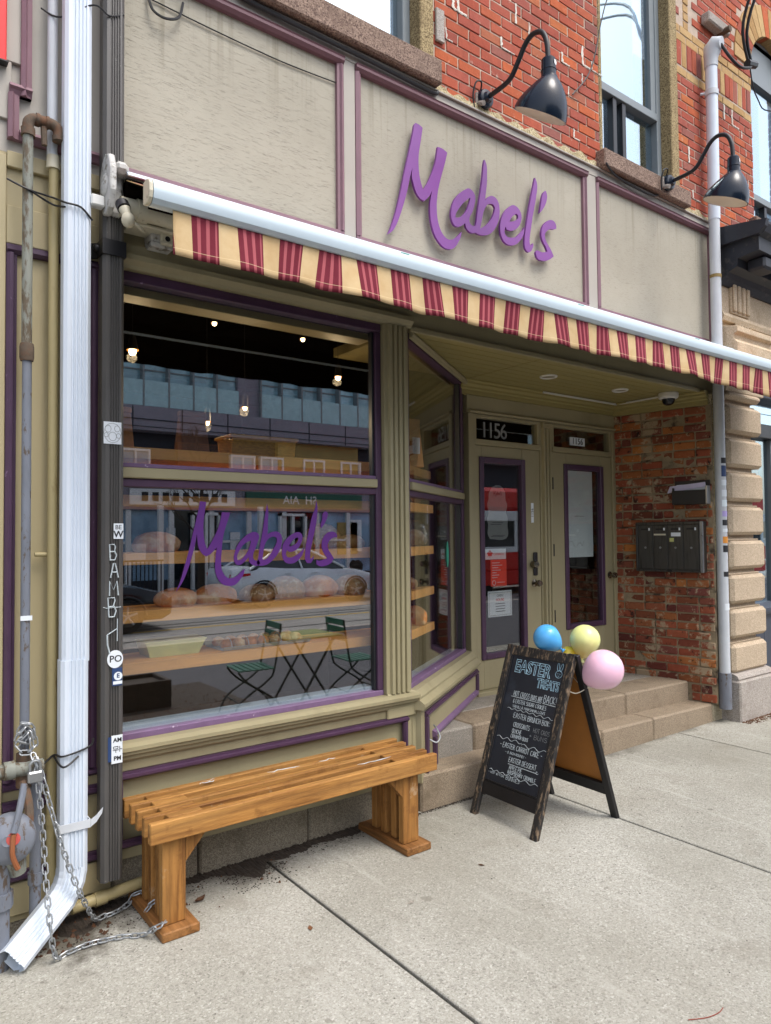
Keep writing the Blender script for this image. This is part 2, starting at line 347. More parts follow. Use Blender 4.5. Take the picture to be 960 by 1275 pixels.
# ------------------------------------------------------------------ materials
def hexc(h):
    h = h.lstrip('#'); out = []
    for i in (0,2,4):
        c = int(h[i:i+2], 16)/255
        out.append(c/12.92 if c <= .04045 else ((c+.055)/1.055)**2.4)
    return out
class NT:
    def __init__(s, name):
        s.mat = bpy.data.materials.new(name); s.mat.use_nodes = True
        s.t = s.mat.node_tree
        for n in list(s.t.nodes): s.t.nodes.remove(n)
        s.out = s.n('ShaderNodeOutputMaterial')
    def n(s, typ, props=None, **inp):
        nd = s.t.nodes.new(typ)
        for k, v in (props or {}).items(): setattr(nd, k, v)
        for k, v in inp.items():
            key = int(k[1:]) if k[0] == 'i' and k[1:].isdigit() else k.replace('_', ' ')
            s.set(nd.inputs[key], v)
        return nd
    def set(s, sock, v):
        if isinstance(v, bpy.types.NodeSocket): s.t.links.new(v, sock)
        elif isinstance(v, bpy.types.Node): s.t.links.new(v.outputs[0], sock)
        elif isinstance(v, (list, tuple)) and len(v) == 3 and len(getattr(sock, 'default_value', [0]*3)) == 4: sock.default_value = (*v, 1)
        else: sock.default_value = v
    def math(s, op, a, b=0.0, c=None):
        nd = s.n('ShaderNodeMath', {'operation': op}, i0=a, i1=b)
        if c is not None: s.set(nd.inputs[2], c)
        return nd.outputs[0]
    def mix(s, fac, a, b, mode='MIX'):
        nd = s.n('ShaderNodeMix', {'data_type': 'RGBA', 'blend_type': mode})
        s.set(nd.inputs[0], fac); s.set(nd.inputs[6], a); s.set(nd.inputs[7], b)
        return nd.outputs[2]
    def ramp(s, fac, stops):
        nd = s.n('ShaderNodeValToRGB', None, i0=fac)
        e = nd.color_ramp.elements
        while len(e) > 1: e.remove(e[-1])
        for i, (p, c) in enumerate(stops):
            q = e[0] if i == 0 else e.new(p)
            q.position = p; q.color = (*c, 1) if isinstance(c, (list, tuple)) else (c, c, c, 1)
        return nd.outputs[0]
    def coords(s, stretch=(1,1,1), rnd=True, rot=(0,0,0)):
        tc = s.n('ShaderNodeTexCoord').outputs['Object']
        if rnd:
            oi = s.n('ShaderNodeObjectInfo').outputs['Random']
            cb = s.n('ShaderNodeCombineXYZ', None, X=s.math('MULTIPLY', oi, 31.0), Y=s.math('MULTIPLY', oi, 17.0), Z=s.math('MULTIPLY', oi, 53.0))
            tc = s.n('ShaderNodeVectorMath', {'operation': 'ADD'}, i0=tc, i1=cb).outputs[0]
        mp = s.n('ShaderNodeMapping', None, Vector=tc, Scale=stretch, Rotation=rot)
        return mp.outputs[0]
    def noise(s, vec, scale, detail=5.0, rough=.6):
        return s.n('ShaderNodeTexNoise', None, Vector=vec, Scale=scale, Detail=detail, Roughness=rough).outputs[0]
    def voro(s, vec, scale, out=0, feature='F1'):
        return s.n('ShaderNodeTexVoronoi', {'feature': feature}, Vector=vec, Scale=scale).outputs[out]
    def bsdf(s, col, rough=.6, metal=0.0, spec=.5, bump=None, bd=.002, **kw):
        b = s.n('ShaderNodeBsdfPrincipled')
        s.set(b.inputs['Base Color'], col); s.set(b.inputs['Roughness'], rough); s.set(b.inputs['Metallic'], metal)
        s.set(b.inputs['Specular IOR Level'], spec)
        for k, v in kw.items(): s.set(b.inputs[k.replace('_', ' ')], v)
        if bump is not None:
            bp = s.n('ShaderNodeBump', None, Strength=1.0, Distance=bd, Height=bump)
            s.t.links.new(bp.outputs[0], b.inputs['Normal'])
        s.t.links.new(b.outputs[0], s.out.inputs[0])
        return s.mat
def mul(c, k): return [min(1, x*k) for x in c]
def MAT(name, col, rough=.6, metal=0.0, spec=.5, var=.12, vs=6, stretch=(1,1,1), bump=.0, bs=60, dirt=None, ds=8, dth=.62, dsoft=.06, rnd=0.0, rot=(0,0,0), rv=.1, dstretch=None):
    s = NT(name); c = hexc(col) if isinstance(col, str) else col
    v = s.coords(stretch, True, rot)
    n = s.noise(v, vs)
    base = s.mix(s.ramp(n, [(.3, 0), (.7, 1)]), mul(c, 1-var), mul(c, 1+var))
    if rnd:
        oi = s.n('ShaderNodeObjectInfo').outputs['Random']
        k = s.math('MULTIPLY_ADD', oi, rnd*2, 1-rnd)
        base = s.mix(1.0, base, s.n('ShaderNodeCombineColor', None, i0=k, i1=k, i2=k).outputs[0], 'MULTIPLY')
    r = s.math('MULTIPLY_ADD', n, rv*2, rough-rv)
    if dirt:
        dv = s.coords(dstretch or stretch, True, rot)
        m = s.ramp(s.noise(dv, ds, 8, .65), [(dth-dsoft, 0), (dth+dsoft, 1)])
        base = s.mix(m, base, hexc(dirt) if isinstance(dirt, str) else dirt)
    bmp = s.noise(v, bs, 6, .65) if bump else None
    return s.bsdf(base, r, metal, spec, bmp, bump)

OLIVE = MAT('olive_paint', '#9c9373', .55, var=.07, vs=3, bump=.0012, bs=14, stretch=(1,1,.25), dirt='#877e60', ds=2.5, dth=.66, dsoft=.12)
OLIVE_DK = MAT('olive_paint_soffit', '#988d5b', .5, var=.08, vs=3, bump=.001, bs=20, stretch=(.2,1,1))
BEIGE = MAT('beige_paint', '#ada07c', .5, var=.06, vs=2, bump=.0008, bs=20, stretch=(1,1,.2), dirt='#94855c', ds=3, dth=.68, dsoft=.1)
PURPLE = MAT('purple_trim_paint', '#4a324a', .45, var=.12, vs=8, bump=.0006, bs=40, dirt='#8d7596', ds=16, dth=.7, dsoft=.03)
PURPLE_LT = MAT('worn_purple_paint', '#755b7c', .5, var=.12, vs=10, bump=.0008, bs=40, dirt='#c0b2c4', ds=18, dth=.66, dsoft=.02)
MAUVE = MAT('mauve_trim_paint', '#84646e', .6, var=.08, vs=8, bump=.0006, bs=50)
MAUVE_DK = MAT('dark_mauve_paint', '#6f4f57', .6, var=.1, vs=8, bump=.0006, bs=50)
TAUPE = MAT('taupe_paint', '#aaa59c', .7, var=.05, vs=4, bump=.0008, bs=30)
WHITE = MAT('white_enamel', '#d0d9e4', .35, var=.03, vs=5, dirt='#b3ada0', ds=12, dth=.76, dsoft=.02)
WHITE2 = MAT('white_plastic', '#dcdcd8', .4, var=.03, vs=8)
AWNBAR = MAT('pale_aluminium_enamel', '#bfcfd8', .4, var=.03, vs=3, stretch=(.4,1,1), dirt='#9a8f78', ds=9, dth=.72, dsoft=.05)
CASTGREY = MAT('grimy_cast_white', '#b9b8b4', .55, var=.18, vs=20, dirt='#6b6456', ds=24, dth=.58, dsoft=.06, bump=.001, bs=40)
CREAMY = MAT('cream_metal', '#c9c3ad', .45, var=.07, vs=9, dirt='#8a7f66', ds=20, dth=.68)
DARKPIPE = MAT('dark_grey_enamel', '#514f4d', .42, var=.08, vs=4, dirt='#9a9893', ds=46, dth=.70, dsoft=.012)
BLACK = MAT('black_metal', '#1a1a1d', .4, var=.2, vs=9)
NAVY = MAT('navy_gloss_enamel', '#101b2a', .2, var=.08, vs=5, spec=.35)
WHITEIN = MAT('white_reflector', '#e6e0d0', .45, var=.03)
RUST = MAT('rusty_iron', '#5a4d40', .85, var=.3, vs=30, bump=.002, bs=70, dirt='#6b4a34', ds=22, dth=.55, dsoft=.1)
RUSTPAINT = MAT('flaking_grey_green_paint', '#7f8279', .7, var=.15, vs=20, stretch=(1,1,.3), bump=.0015, bs=60, dirt='#5d5140', ds=26, dth=.54, dsoft=.04)
GREYPIPE = MAT('blue_grey_pipe_paint', '#70757f', .5, var=.14, vs=12, stretch=(1,1,.4), bump=.0008, bs=50, dirt='#574a3e', ds=34, dth=.6, dsoft=.03)
CONDUIT = MAT('ochre_conduit_paint', '#a89a6f', .5, var=.08, vs=9, stretch=(1,1,.3), dirt='#8b7950', ds=20, dth=.68)
CONDUIT_W = MAT('grey_white_conduit', '#c3c8cd', .45, var=.05, vs=9)
GALV = MAT('galvanised_steel', '#a8acaf', .5, .7, var=.12, vs=40)
STEELDK = MAT('brushed_dark_steel', '#5b5a57', .38, .75, var=.15, vs=3, stretch=(1,14,1), dirt='#32302c', ds=3, dth=.6, dsoft=.15)
STEEL = MAT('steel_trim', '#a5a8aa', .3, .8, var=.1, vs=12)
BRASS = MAT('aged_knob_metal', '#7c7466', .25, .9, var=.15, vs=30)
def mat_wood(name, base, dark, light, axis='x', rnd=.12):
    s = NT(name)
    st = {'x': (1.4,22,22), 'y': (22,1.4,22), 'z': (22,22,1.4)}[axis]; st2 = {'x': (.5,5,5), 'y': (5,.5,5), 'z': (5,5,.5)}[axis]
    v = s.coords(st); v2 = s.coords(st2); v0 = s.coords()
    g = s.noise(v, 2.2, 8, .68); g2 = s.noise(v2, 2.0, 4, .5); w = s.noise(v0, 9, 7, .7)
    col = s.mix(s.ramp(g, [(.36, 0), (.62, 1)]), hexc(dark), hexc(base))
    col = s.mix(s.ramp(g2, [(.4, 0), (.7, .45)]), col, hexc(light))
    col = s.mix(s.ramp(w, [(.56, 0), (.66, .5)]), col, hexc(dark))
    col = s.mix(s.ramp(s.noise(v0, 5, 8, .75), [(.62, 0), (.68, .45)]), col, hexc('#b9a68a'))
    oi = s.n('ShaderNodeObjectInfo').outputs['Random']; k = s.math('MULTIPLY_ADD', oi, rnd*2, 1-rnd)
    col = s.mix(1.0, col, s.n('ShaderNodeCombineColor', None, i0=k, i1=k, i2=k).outputs[0], 'MULTIPLY')
    return s.bsdf(col, s.math('MULTIPLY_ADD', w, .3, .5), 0, .25, g, .0018)
BENCH = mat_wood('stained_cedar', '#a6753c', '#6a4320', '#ba8f54', 'x')
BENCHV = mat_wood('stained_cedar_upright', '#a0703a', '#66411f', '#b3864c', 'z')
BENCHF = mat_wood('worn_cedar_foot', '#94663a', '#62401f', '#a5794c', 'y')
SHELF = MAT('honey_pine', '#f0b263', .45, var=.14, vs=2.0, stretch=(1,14,14), bump=.0004, bs=10, dirt='#8f5a28', ds=12, dth=.74, dsoft=.02, rnd=.05, dstretch=(1,2,2))
BOARDWOOD = MAT('worn_black_wood', '#24211f', .6, var=.3, vs=5, stretch=(14,14,1), bump=.002, bs=14, dirt='#84705a', ds=9, dth=.57, dsoft=.06, dstretch=(6,6,1.6))
BOARDWOOD2 = MAT('black_board_frame', '#141214', .5, var=.3, vs=5, bump=.001, bs=30, dirt='#6f5a42', ds=16, dth=.7, dsoft=.02)
CHALKBOARD = MAT('chalkboard_slate', '#1c2029', .5, var=.22, vs=3.5, dirt='#343a46', ds=4, dth=.66, dsoft=.1)
KRAFT = MAT('orange_hardboard', '#a5692a', .55, var=.12, vs=5, bump=.0005, bs=80)
CHALK = MAT('chalk_ink', '#c2cccf', .8, var=.1, vs=90)
CHALKBLUE = MAT('pale_blue_chalk_ink', '#9dc0d0', .8, var=.1, vs=90)
LETTER = MAT('violet_sign_paint', '#7c3f8e', .38, var=.05, vs=5, bump=.0003, bs=40)
VINYL = MAT('violet_vinyl', '#612d80', .4, var=.03)
PAPER = MAT('white_paper', '#dfe5ea', .7, var=.03, vs=4, bump=.0008, bs=8)
PAPERBLUE = MAT('pale_blue_paper', '#e2edf2', .7, var=.04, vs=2, bump=.001, bs=4)
INK = MAT('black_ink', '#222226', .6, var=.1)
REDINK = MAT('red_ink', '#d23226', .6, var=.1)
REDPAPER = MAT('orange_red_paper', '#e2452c', .6, var=.08, vs=8)
GREYFILM = MAT('grey_translucent_film', '#8d9090', .6, var=.06)
TEAL = MAT('teal_sticker', '#2f9d83', .5, var=.05)
NAVYST = MAT('navy_sticker', '#28406b', .5, var=.06)
REDSIGN = MAT('red_sign_enamel', '#e01010', .35, var=.04)
RUBBERDK = MAT('black_cable', '#17171a', .5, var=.2)
LEDGE = MAT('blue_grey_ledge', '#b5c9d8', .4, var=.06)
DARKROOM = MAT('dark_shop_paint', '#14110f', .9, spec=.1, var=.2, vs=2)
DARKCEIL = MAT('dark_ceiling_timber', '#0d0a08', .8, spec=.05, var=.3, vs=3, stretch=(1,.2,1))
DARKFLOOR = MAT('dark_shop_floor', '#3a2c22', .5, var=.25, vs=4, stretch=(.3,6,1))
BLUEGREY = MAT('dark_slate_paint', '#3e4450', .5, var=.08, vs=5, stretch=(8,8,.4), bump=.0006, bs=30)
CORN = MAT('black_cornice_paint', '#242830', .55, var=.2, vs=6, bump=.0015, bs=30, dirt='#4d4a48', ds=9, dth=.64, dsoft=.06)
ASPHALT = MAT('asphalt', '#6f6e6c', .85, var=.12, vs=2, bump=.003, bs=120)
SOIL = MAT('wet_soil', '#352d25', .9, var=.4, vs=30, bump=.006, bs=60)
LEAF = MAT('dead_leaf', '#5a3a22', .8, var=.4, vs=20, rnd=.4)
FRAMEGREY = MAT('grey_window_frame', '#7f878b', .45, var=.05, vs=6)
FRAMEDK = MAT('black_window_frame', '#202226', .4, var=.1)
CURTAIN = MAT('white_curtain', '#cdd6de', .85, var=.1, vs=5, stretch=(8,1,.6), bump=.01, bs=6)
CURTAINB = MAT('pale_blind', '#c6d3e2', .85, var=.04)
BALLOONS = {}

def mat_stone(name, c1, c2, c3, scale=90, dirt=None, bump=.003):
    s = NT(name); v = s.coords()
    vo = s.voro(v, scale, 1)
    g = s.n('ShaderNodeSeparateColor', None, i0=vo).outputs[0]
    col = s.ramp(g, [(.05, hexc(c3)), (.35, hexc(c1)), (.7, hexc(c2)), (.95, mul(hexc(c2), 1.3))])
    n = s.noise(v, 3.0, 6)
    col = s.mix(s.ramp(n, [(.35, .0), (.75, .35)]), col, mul(hexc(c1), .7))
    if dirt: col = s.mix(s.ramp(s.noise(v, 5, 8, .7), [(.52, 0), (.72, .8)]), col, hexc(dirt))
    b = s.math('ADD', s.noise(v, scale*.8, 4), s.math('MULTIPLY', s.noise(v, 12, 5), 1.5))
    return s.bsdf(col, .85, 0, .3, b, bump)
STONE = mat_stone('tan_granite', '#b8a68e', '#c6b49c', '#a08c74', 260, '#a8957c')
STONEGREY = mat_stone('grey_granite', '#a19a92', '#b0a8a0', '#857d76', 260, '#8a8178')
SILLSTONE = mat_stone('brown_speckled_stone', '#7f6a5e', '#927d6e', '#54403a', 150, '#6b574c')
JAMBSTONE = mat_stone('ochre_speckled_stone', '#8f7d5c', '#a8966f', '#5f4c30', 150, '#7a6849')
CEMENT = mat_stone('rough_ochre_cement', '#b5a57f', '#cabd9c', '#847352', 140, '#9a8960', .004)
STEPSTONE = mat_stone('worn_step_stone', '#8f806d', '#9c8d79', '#796b59', 320, '#746654', .003)
STEPSTONE2 = mat_stone('grey_worn_step_stone', '#8f8a80', '#9d968c', '#7b746a', 320, '#7c756a', .002)
FOUND = mat_stone('dirty_foundation_stone', '#827a6a', '#928a7a', '#6b6355', 260, '#5d5547', .004)
LIME = mat_stone('pale_limestone', '#c4b095', '#d0bea4', '#ac9678', 260, '#a89072', .002)
PLASTER = mat_stone('beige_render', '#a69c84', '#b3a991', '#8b8068', 220, '#8b8068', .004)

def mat_fascia():
    s = NT('weathered_taupe_plywood'); v = s.coords(rnd=True)
    tc = s.n('ShaderNodeTexCoord').outputs['Object']
    base = s.mix(s.ramp(s.noise(v, 1.6, 6), [(.3, 0), (.7, 1)]), hexc('#a39e8f'), hexc('#afaa9b'))
    mp = s.n('ShaderNodeMapping', None, Vector=v, Scale=(.7, 1, 12.0), Rotation=(0, math.radians(-3), 0)).outputs[0]
    gr = s.noise(mp, 24.0, 10, .75)
    crack = s.ramp(gr, [(.565, 0), (.605, .9)])
    patch = s.ramp(s.noise(v, 2.2, 4), [(.40, .35), (.62, 1)])
    base = s.mix(s.math('MULTIPLY', s.math('MULTIPLY', crack, patch), .6), base, hexc('#5f594e'))
    # rain streaks that run down from the top edge
    st = s.n('ShaderNodeMapping', None, Vector=v, Scale=(22, 1, .5)).outputs[0]
    zz = s.n('ShaderNodeSeparateXYZ', None, i0=tc).outputs[2]
    top = s.ramp(zz, [(.0, 0), (.52, 1)])
    sk = s.math('MULTIPLY', s.ramp(s.noise(st, 1.0, 4, .6), [(.54, 0), (.72, .75)]), top)
    base = s.mix(sk, base, hexc('#79735f'))
    b = s.math('MULTIPLY_ADD', crack, -.6, s.math('MULTIPLY', gr, .5))
    return s.bsdf(base, .75, 0, .3, b, .0012)
FASCIA = mat_fascia()

def mat_brick(name, stops, mort, msmear=.60, rough=.85, black=None, patch=None):
    s = NT(name); v = s.coords()
    oi = s.n('ShaderNodeObjectInfo').outputs['Random']
    isl = s.n('ShaderNodeNewGeometry').outputs['Random Per Island']
    k = s.math('FRACT', s.math('ADD', oi, isl))
    base = s.ramp(k, [(p, hexc(c)) for p, c in stops])
    n = s.noise(v, 22, 6, .7)
    base = s.mix(s.ramp(n, [(.3, .0), (.75, .55)]), base, s.mix(1.0, base, (.55, .5, .5), 'MULTIPLY'))
    if mort:
        base = s.mix(s.math('MULTIPLY', s.ramp(s.noise(v, 14, 8, .7), [(msmear, 0), (msmear+.06, .8)]), 1.0), base, hexc(mort))
    if black:
        base = s.mix(s.ramp(s.noise(v, 9, 7, .7), [(black, 0), (black+.05, .9)]), base, (.018, .012, .011))
    big = s.noise(s.n('ShaderNodeNewGeometry').outputs['Position'], 1.3, 5, .6)
    base = s.mix(s.ramp(big, [(.38, .45), (.62, 0)]), base, s.mix(1.0, base, (.70, .64, .66), 'MULTIPLY'))
    if patch:
        g = s.n('ShaderNodeNewGeometry').outputs['Position']
        pn = s.noise(g, 2.6, 9, .72)
        pm = s.ramp(pn, [(patch, 0), (patch+.035, .85)])
        base = s.mix(pm, base, hexc('#a8997f'))
    b = s.math('ADD', s.noise(v, 40, 6, .7), s.noise(v, 160, 3, .6))
    return s.bsdf(base, rough, 0, .25, b, .0025)
BRICK = mat_brick('red_facade_brick', [(0,'#b05640'),(.18,'#bc6046'),(.36,'#ac5c4c'),(.52,'#cc6c42'),(.62,'#a75848'),(.78,'#b95c47'),(.9,'#9a625a'),(1,'#ce7846')], '#cbbcaa', .635)
BRICKY = mat_brick('yellow_brick', [(0,'#c2a06c'),(.5,'#d0b07c'),(1,'#b8935f')], '#d5c3a0', .72)
BRICKE = mat_brick('worn_entry_brick', [(0,'#9c523c'),(.18,'#aa6044'),(.32,'#6c3832'),(.46,'#bc7844'),(.58,'#62322e'),(.72,'#ae6640'),(.86,'#804a42'),(1,'#c88244')], '#b9a88c', .565, black=.585, patch=.55)
MORTAR = MAT('mortar', '#b7a594', .9, var=.15, vs=20, bump=.004, bs=60, dirt='#94877a', ds=10, dth=.64, dsoft=.08)
MORTARE = MAT('crumbling_mortar', '#95866c', .95, var=.25, vs=14, bump=.006, bs=50, dirt='#4a3f33', ds=7, dth=.58, dsoft=.06)

def mat_walk():
    s = NT('exposed_aggregate_concrete'); 
    g = s.n('ShaderNodeNewGeometry').outputs['Position']
    vo = s.voro(g, 130, 1); r1 = s.n('ShaderNodeSeparateColor', None, i0=vo).outputs[0]
    vo2 = s.voro(g, 300, 1); r2 = s.n('ShaderNodeSeparateColor', None, i0=vo2).outputs[1]
    base = s.ramp(r1, [(0, hexc('#6f6b65')), (.16, hexc('#a29e95')), (.7, hexc('#b4b0a7')), (.92, hexc('#c4c0b7')), (1, hexc('#dedad2'))])
    base = s.mix(.35, base, s.ramp(r2, [(0, hexc('#7a766e')), (.5, hexc('#b2aea4')), (1, hexc('#d4d0c7'))]))
    oi = s.n('ShaderNodeObjectInfo').outputs['Random']
    big = s.noise(g, .9, 7, .6)
    base = s.mix(s.ramp(big, [(.3, .5), (.55, 0)]), base, hexc('#8b867a'))
    base = s.mix(s.ramp(big, [(.5, 0), (.75, .35)]), base, hexc('#beb9b0'))
    mp = s.n('ShaderNodeMapping', None, Vector=g, Scale=(9, 1.1, 1), Rotation=(0, 0, math.radians(-24))).outputs[0]
    stq = s.ramp(s.noise(mp, 1.3, 8, .7), [(.55, 0), (.70, .55)])
    base = s.mix(stq, base, hexc('#cfcbc3'))
    sp = s.ramp(s.noise(g, 9, 3, .5), [(.70, 0), (.72, .5)])
    base = s.mix(sp, base, hexc('#6b655c'))
    k = s.math('MULTIPLY_ADD', oi, .1, .95)
    base = s.mix(1.0, base, s.n('ShaderNodeCombineColor', None, i0=k, i1=k, i2=k).outputs[0], 'MULTIPLY')
    # dirt that gathers along the foot of the shopfront
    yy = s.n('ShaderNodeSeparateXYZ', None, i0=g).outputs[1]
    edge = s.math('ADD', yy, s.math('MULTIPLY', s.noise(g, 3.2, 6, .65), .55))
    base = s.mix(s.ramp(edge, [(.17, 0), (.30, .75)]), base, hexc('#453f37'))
    gum = s.n('ShaderNodeTexVoronoi', {'feature': 'F1'}, Vector=s.n('ShaderNodeVectorMath', {'operation': 'ADD'}, i0=g, i1=s.n('ShaderNodeVectorMath', {'operation': 'SCALE'}, i0=s.n('ShaderNodeTexNoise', None, Vector=g, Scale=14.0).outputs[1], Scale=.03).outputs[0]).outputs[0], Scale=1.9).outputs[0]
    base = s.mix(s.ramp(gum, [(.030, .55), (.040, 0)]), base, hexc('#5d5850'))
    blot = s.ramp(s.noise(g, 1.9, 8, .72), [(.56, 0), (.66, .38)])
    base = s.mix(blot, base, hexc('#877f72'))
    # damp stain where the joint meets the wall under the bench
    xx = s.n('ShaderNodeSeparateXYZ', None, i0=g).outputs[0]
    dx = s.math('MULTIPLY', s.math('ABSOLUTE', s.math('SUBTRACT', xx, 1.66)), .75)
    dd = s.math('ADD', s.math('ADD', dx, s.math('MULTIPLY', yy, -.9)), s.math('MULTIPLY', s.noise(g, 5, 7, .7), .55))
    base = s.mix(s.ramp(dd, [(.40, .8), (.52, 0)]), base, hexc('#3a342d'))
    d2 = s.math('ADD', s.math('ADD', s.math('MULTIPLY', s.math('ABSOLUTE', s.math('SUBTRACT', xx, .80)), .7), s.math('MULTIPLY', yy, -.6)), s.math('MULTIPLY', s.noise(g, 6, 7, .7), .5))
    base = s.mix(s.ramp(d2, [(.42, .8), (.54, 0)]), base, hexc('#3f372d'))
    wear = s.ramp(s.noise(g, .55, 5, .6), [(.42, 0), (.66, .42)])
    base = s.mix(wear, base, hexc('#8f897c'))
    hair = s.n('ShaderNodeTexVoronoi', {'feature': 'DISTANCE_TO_EDGE'}, Vector=s.n('ShaderNodeVectorMath', {'operation': 'ADD'}, i0=g, i1=s.n('ShaderNodeTexNoise', None, Vector=g, Scale=2.0, Detail=5.0).outputs[1]).outputs[0], Scale=.42).outputs[0]
    base = s.mix(s.ramp(hair, [(.0008, .0), (.003, 0)]), base, hexc('#5b554b'))
    base = s.mix(1.0, base, (.885, .91, .90), 'MULTIPLY')
    b = s.math('ADD', r1, s.math('MULTIPLY', s.noise(g, 60, 4), 1.2))
    return s.bsdf(base, .85, 0, .3, b, .0022)
WALK = mat_walk()

def mat_glass(name, f0=.07, tint=(.93,.95,.94), rough=0.0, gcol=(1,1,1)):
    s = NT(name)
    lw = s.n('ShaderNodeLayerWeight', None, Blend=.5).outputs['Facing']
    fac = s.math('MULTIPLY_ADD', s.math('POWER', lw, 5.0), 1-f0, f0)
    tr = s.n('ShaderNodeBsdfTransparent', None, Color=tint)
    gl = s.n('ShaderNodeBsdfGlossy', None, Color=gcol, Roughness=rough)
    mx = s.n('ShaderNodeMixShader', None, i0=fac)
    s.t.links.new(tr.outputs[0], mx.inputs[1]); s.t.links.new(gl.outputs[0], mx.inputs[2])
    s.t.links.new(mx.outputs[0], s.out.inputs[0])
    return s.mat
GLASS = mat_glass('shop_window_glass', .22, (.985,.99,.985))
GLASSD = mat_glass('door_glass', .14, (.95,.96,.95))
GLASSUP = mat_glass('upstairs_window_glass', .46, (.8,.86,.9), 0.0, (.80,.94,1))
GLASSBAG = mat_glass('clear_plastic', .10, (.9,.92,.93), .15)

def mat_stripe():
    s = NT('striped_awning_canvas'); v = s.coords(rnd=False)
    tc = s.n('ShaderNodeTexCoord').outputs['UV']
    u = s.n('ShaderNodeSeparateXYZ', None, i0=tc).outputs[0]
    fx = s.math('FRACT', u)
    red = s.math('LESS_THAN', fx, .585)
    k = s.math('FRACT', s.math('MULTIPLY', fx, 3.0/.585))
    thin = s.math('MULTIPLY', s.math('GREATER_THAN', k, .62), red)
    edge = s.math('MULTIPLY', s.math('LESS_THAN', s.math('ABSOLUTE', s.math('SUBTRACT', fx, .2925)), .255), thin)
    n = s.noise(v, 9, 6)
    cream = s.mix(s.ramp(n, [(.3, 0), (.75, 1)]), hexc('#d0b88e'), hexc('#bf9f72'))
    mar = s.mix(s.ramp(n, [(.3, 0), (.75, 1)]), hexc('#6a1f2e'), hexc('#782a38'))
    col = s.mix(red, cream, mar); col = s.mix(edge, col, hexc('#aa585f'))
    vv = s.n('ShaderNodeSeparateXYZ', None, i0=tc).outputs[1]
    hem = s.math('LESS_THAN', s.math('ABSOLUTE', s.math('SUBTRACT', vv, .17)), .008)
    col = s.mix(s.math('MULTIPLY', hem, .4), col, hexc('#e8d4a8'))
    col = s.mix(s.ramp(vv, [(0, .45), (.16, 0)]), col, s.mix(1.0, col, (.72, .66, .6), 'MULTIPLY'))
    col = s.mix(s.ramp(s.noise(v, 4, 7, .7), [(.55, 0), (.75, .35)]), col, s.mix(1.0, col, (.7, .62, .5), 'MULTIPLY'))
    return s.bsdf(col, .8, 0, .2, s.noise(v, 300, 2), .0006)
CANVAS = mat_stripe()
def mat_canvas_top():
    s = NT('awning_canvas_roll'); v = s.coords(rnd=False)
    x = s.n('ShaderNodeSeparateXYZ', None, i0=v).outputs[0]
    fx = s.math('FRACT', s.math('DIVIDE', x, .192)); red = s.math('LESS_THAN', fx, .585)
    return s.bsdf(s.mix(red, hexc('#cfb07a'), hexc('#7a1e34')), .85)
CANVAS2 = mat_canvas_top()
def mat_emit(name, col, st):
    s = NT(name)
    e = s.n('ShaderNodeEmission', None, Color=col, Strength=st)
    s.t.links.new(e.outputs[0], s.out.inputs[0]); return s.mat
BULB = mat_emit('lit_bulb', (1, .74, .40), 7.0)
AWN_SHADE = MAT('awning_shade_black', '#1a1614', 1.0, spec=0.0, var=.1)  # near-black with the shade under the awning put into the colour
def mat_balloon(name, col, sss=.25):
    s = NT(name); c = hexc(col)
    return s.bsdf(c, .24, 0, .5, None, 0, Subsurface_Weight=sss, Subsurface_Radius=(.05,.05,.05))
BB = mat_balloon('blue_latex', '#58aeea'); BY = mat_balloon('lemon_latex', '#e4e79a'); BP = mat_balloon('pink_latex', '#f2c3d8'); BO = mat_balloon('yellow_latex', '#ecd24e')
BREAD = MAT('bread_crust', '#c07c3c', .7, var=.35, vs=14, bump=.007, bs=26, dirt='#dcc79f', ds=11, dth=.56, dsoft=.1, rnd=.25)
BREADS = MAT('seeded_crust', '#aa8250', .75, var=.3, vs=50, bump=.006, bs=60, dirt='#d6c7a2', ds=38, dth=.58, dsoft=.05, rnd=.2)
WICKER = MAT('wicker', '#b08a3e', .6, var=.35, vs=40, stretch=(1,1,3), bump=.004, bs=60)
KRAFTP = MAT('kraft_bag', '#b98a55', .8, var=.12, vs=6, bump=.002, bs=10)
PALEGREEN = MAT('pale_carton', '#c5c97f', .7, var=.1, vs=8)
OCHRE = MAT('ochre_paint_wall', '#a58f58', .8, var=.1, vs=2)
BISTRO = MAT('green_bistro_enamel', '#1f5c4a', .35, var=.1, vs=8)
BISTROF = MAT('dark_bistro_frame', '#16241f', .35, var=.1, vs=8)
TABLEG = MAT('olive_table_top', '#6f7a34', .45, var=.08)
CARSILVER = MAT('silver_car_paint', '#dde6ee', .2, .15, var=.03, spec=.6)
CARBLACK = MAT('black_car_paint', '#15171b', .15, .2, var=.05, spec=.6)
CARGLASS = MAT('car_window_glass', '#1b242b', .05, 0, spec=.9, var=.05)
TYRE = MAT('tyre_rubber', '#19191a', .8, var=.15)
TAILRED = MAT('tail_light_red', '#c01420', .2, var=.05)
TRAMRED = MAT('red_tram_paint', '#d0231c', .3, var=.04)
TRAMWHITE = MAT('white_tram_paint', '#e0e4e6', .3, var=.03)
BLDGLASS = MAT('blue_office_glass', '#8fb8c6', .08, 0, spec=.9, var=.35, vs=1.2, rnd=.4)
BLDGLASS2 = MAT('shop_glass_far', '#8fb0cb', .1, 0, spec=.8, var=.35, vs=1.2, rnd=.3)
BLDDARK = MAT('dark_blue_cladding', '#2b2f3a', .7, var=.1)
BLDCONC = MAT('grey_violet_concrete', '#8b8894', .8, var=.08, vs=1)
BLDBRICK = MAT('brown_far_brick', '#6d4c38', .85, var=.25, vs=12)
SIGNGREEN = MAT('green_shop_sign', '#1f5a48', .5, var=.1)
BARK = MAT('tree_bark', '#3b332c', .9, var=.3, vs=20, bump=.01, bs=20)

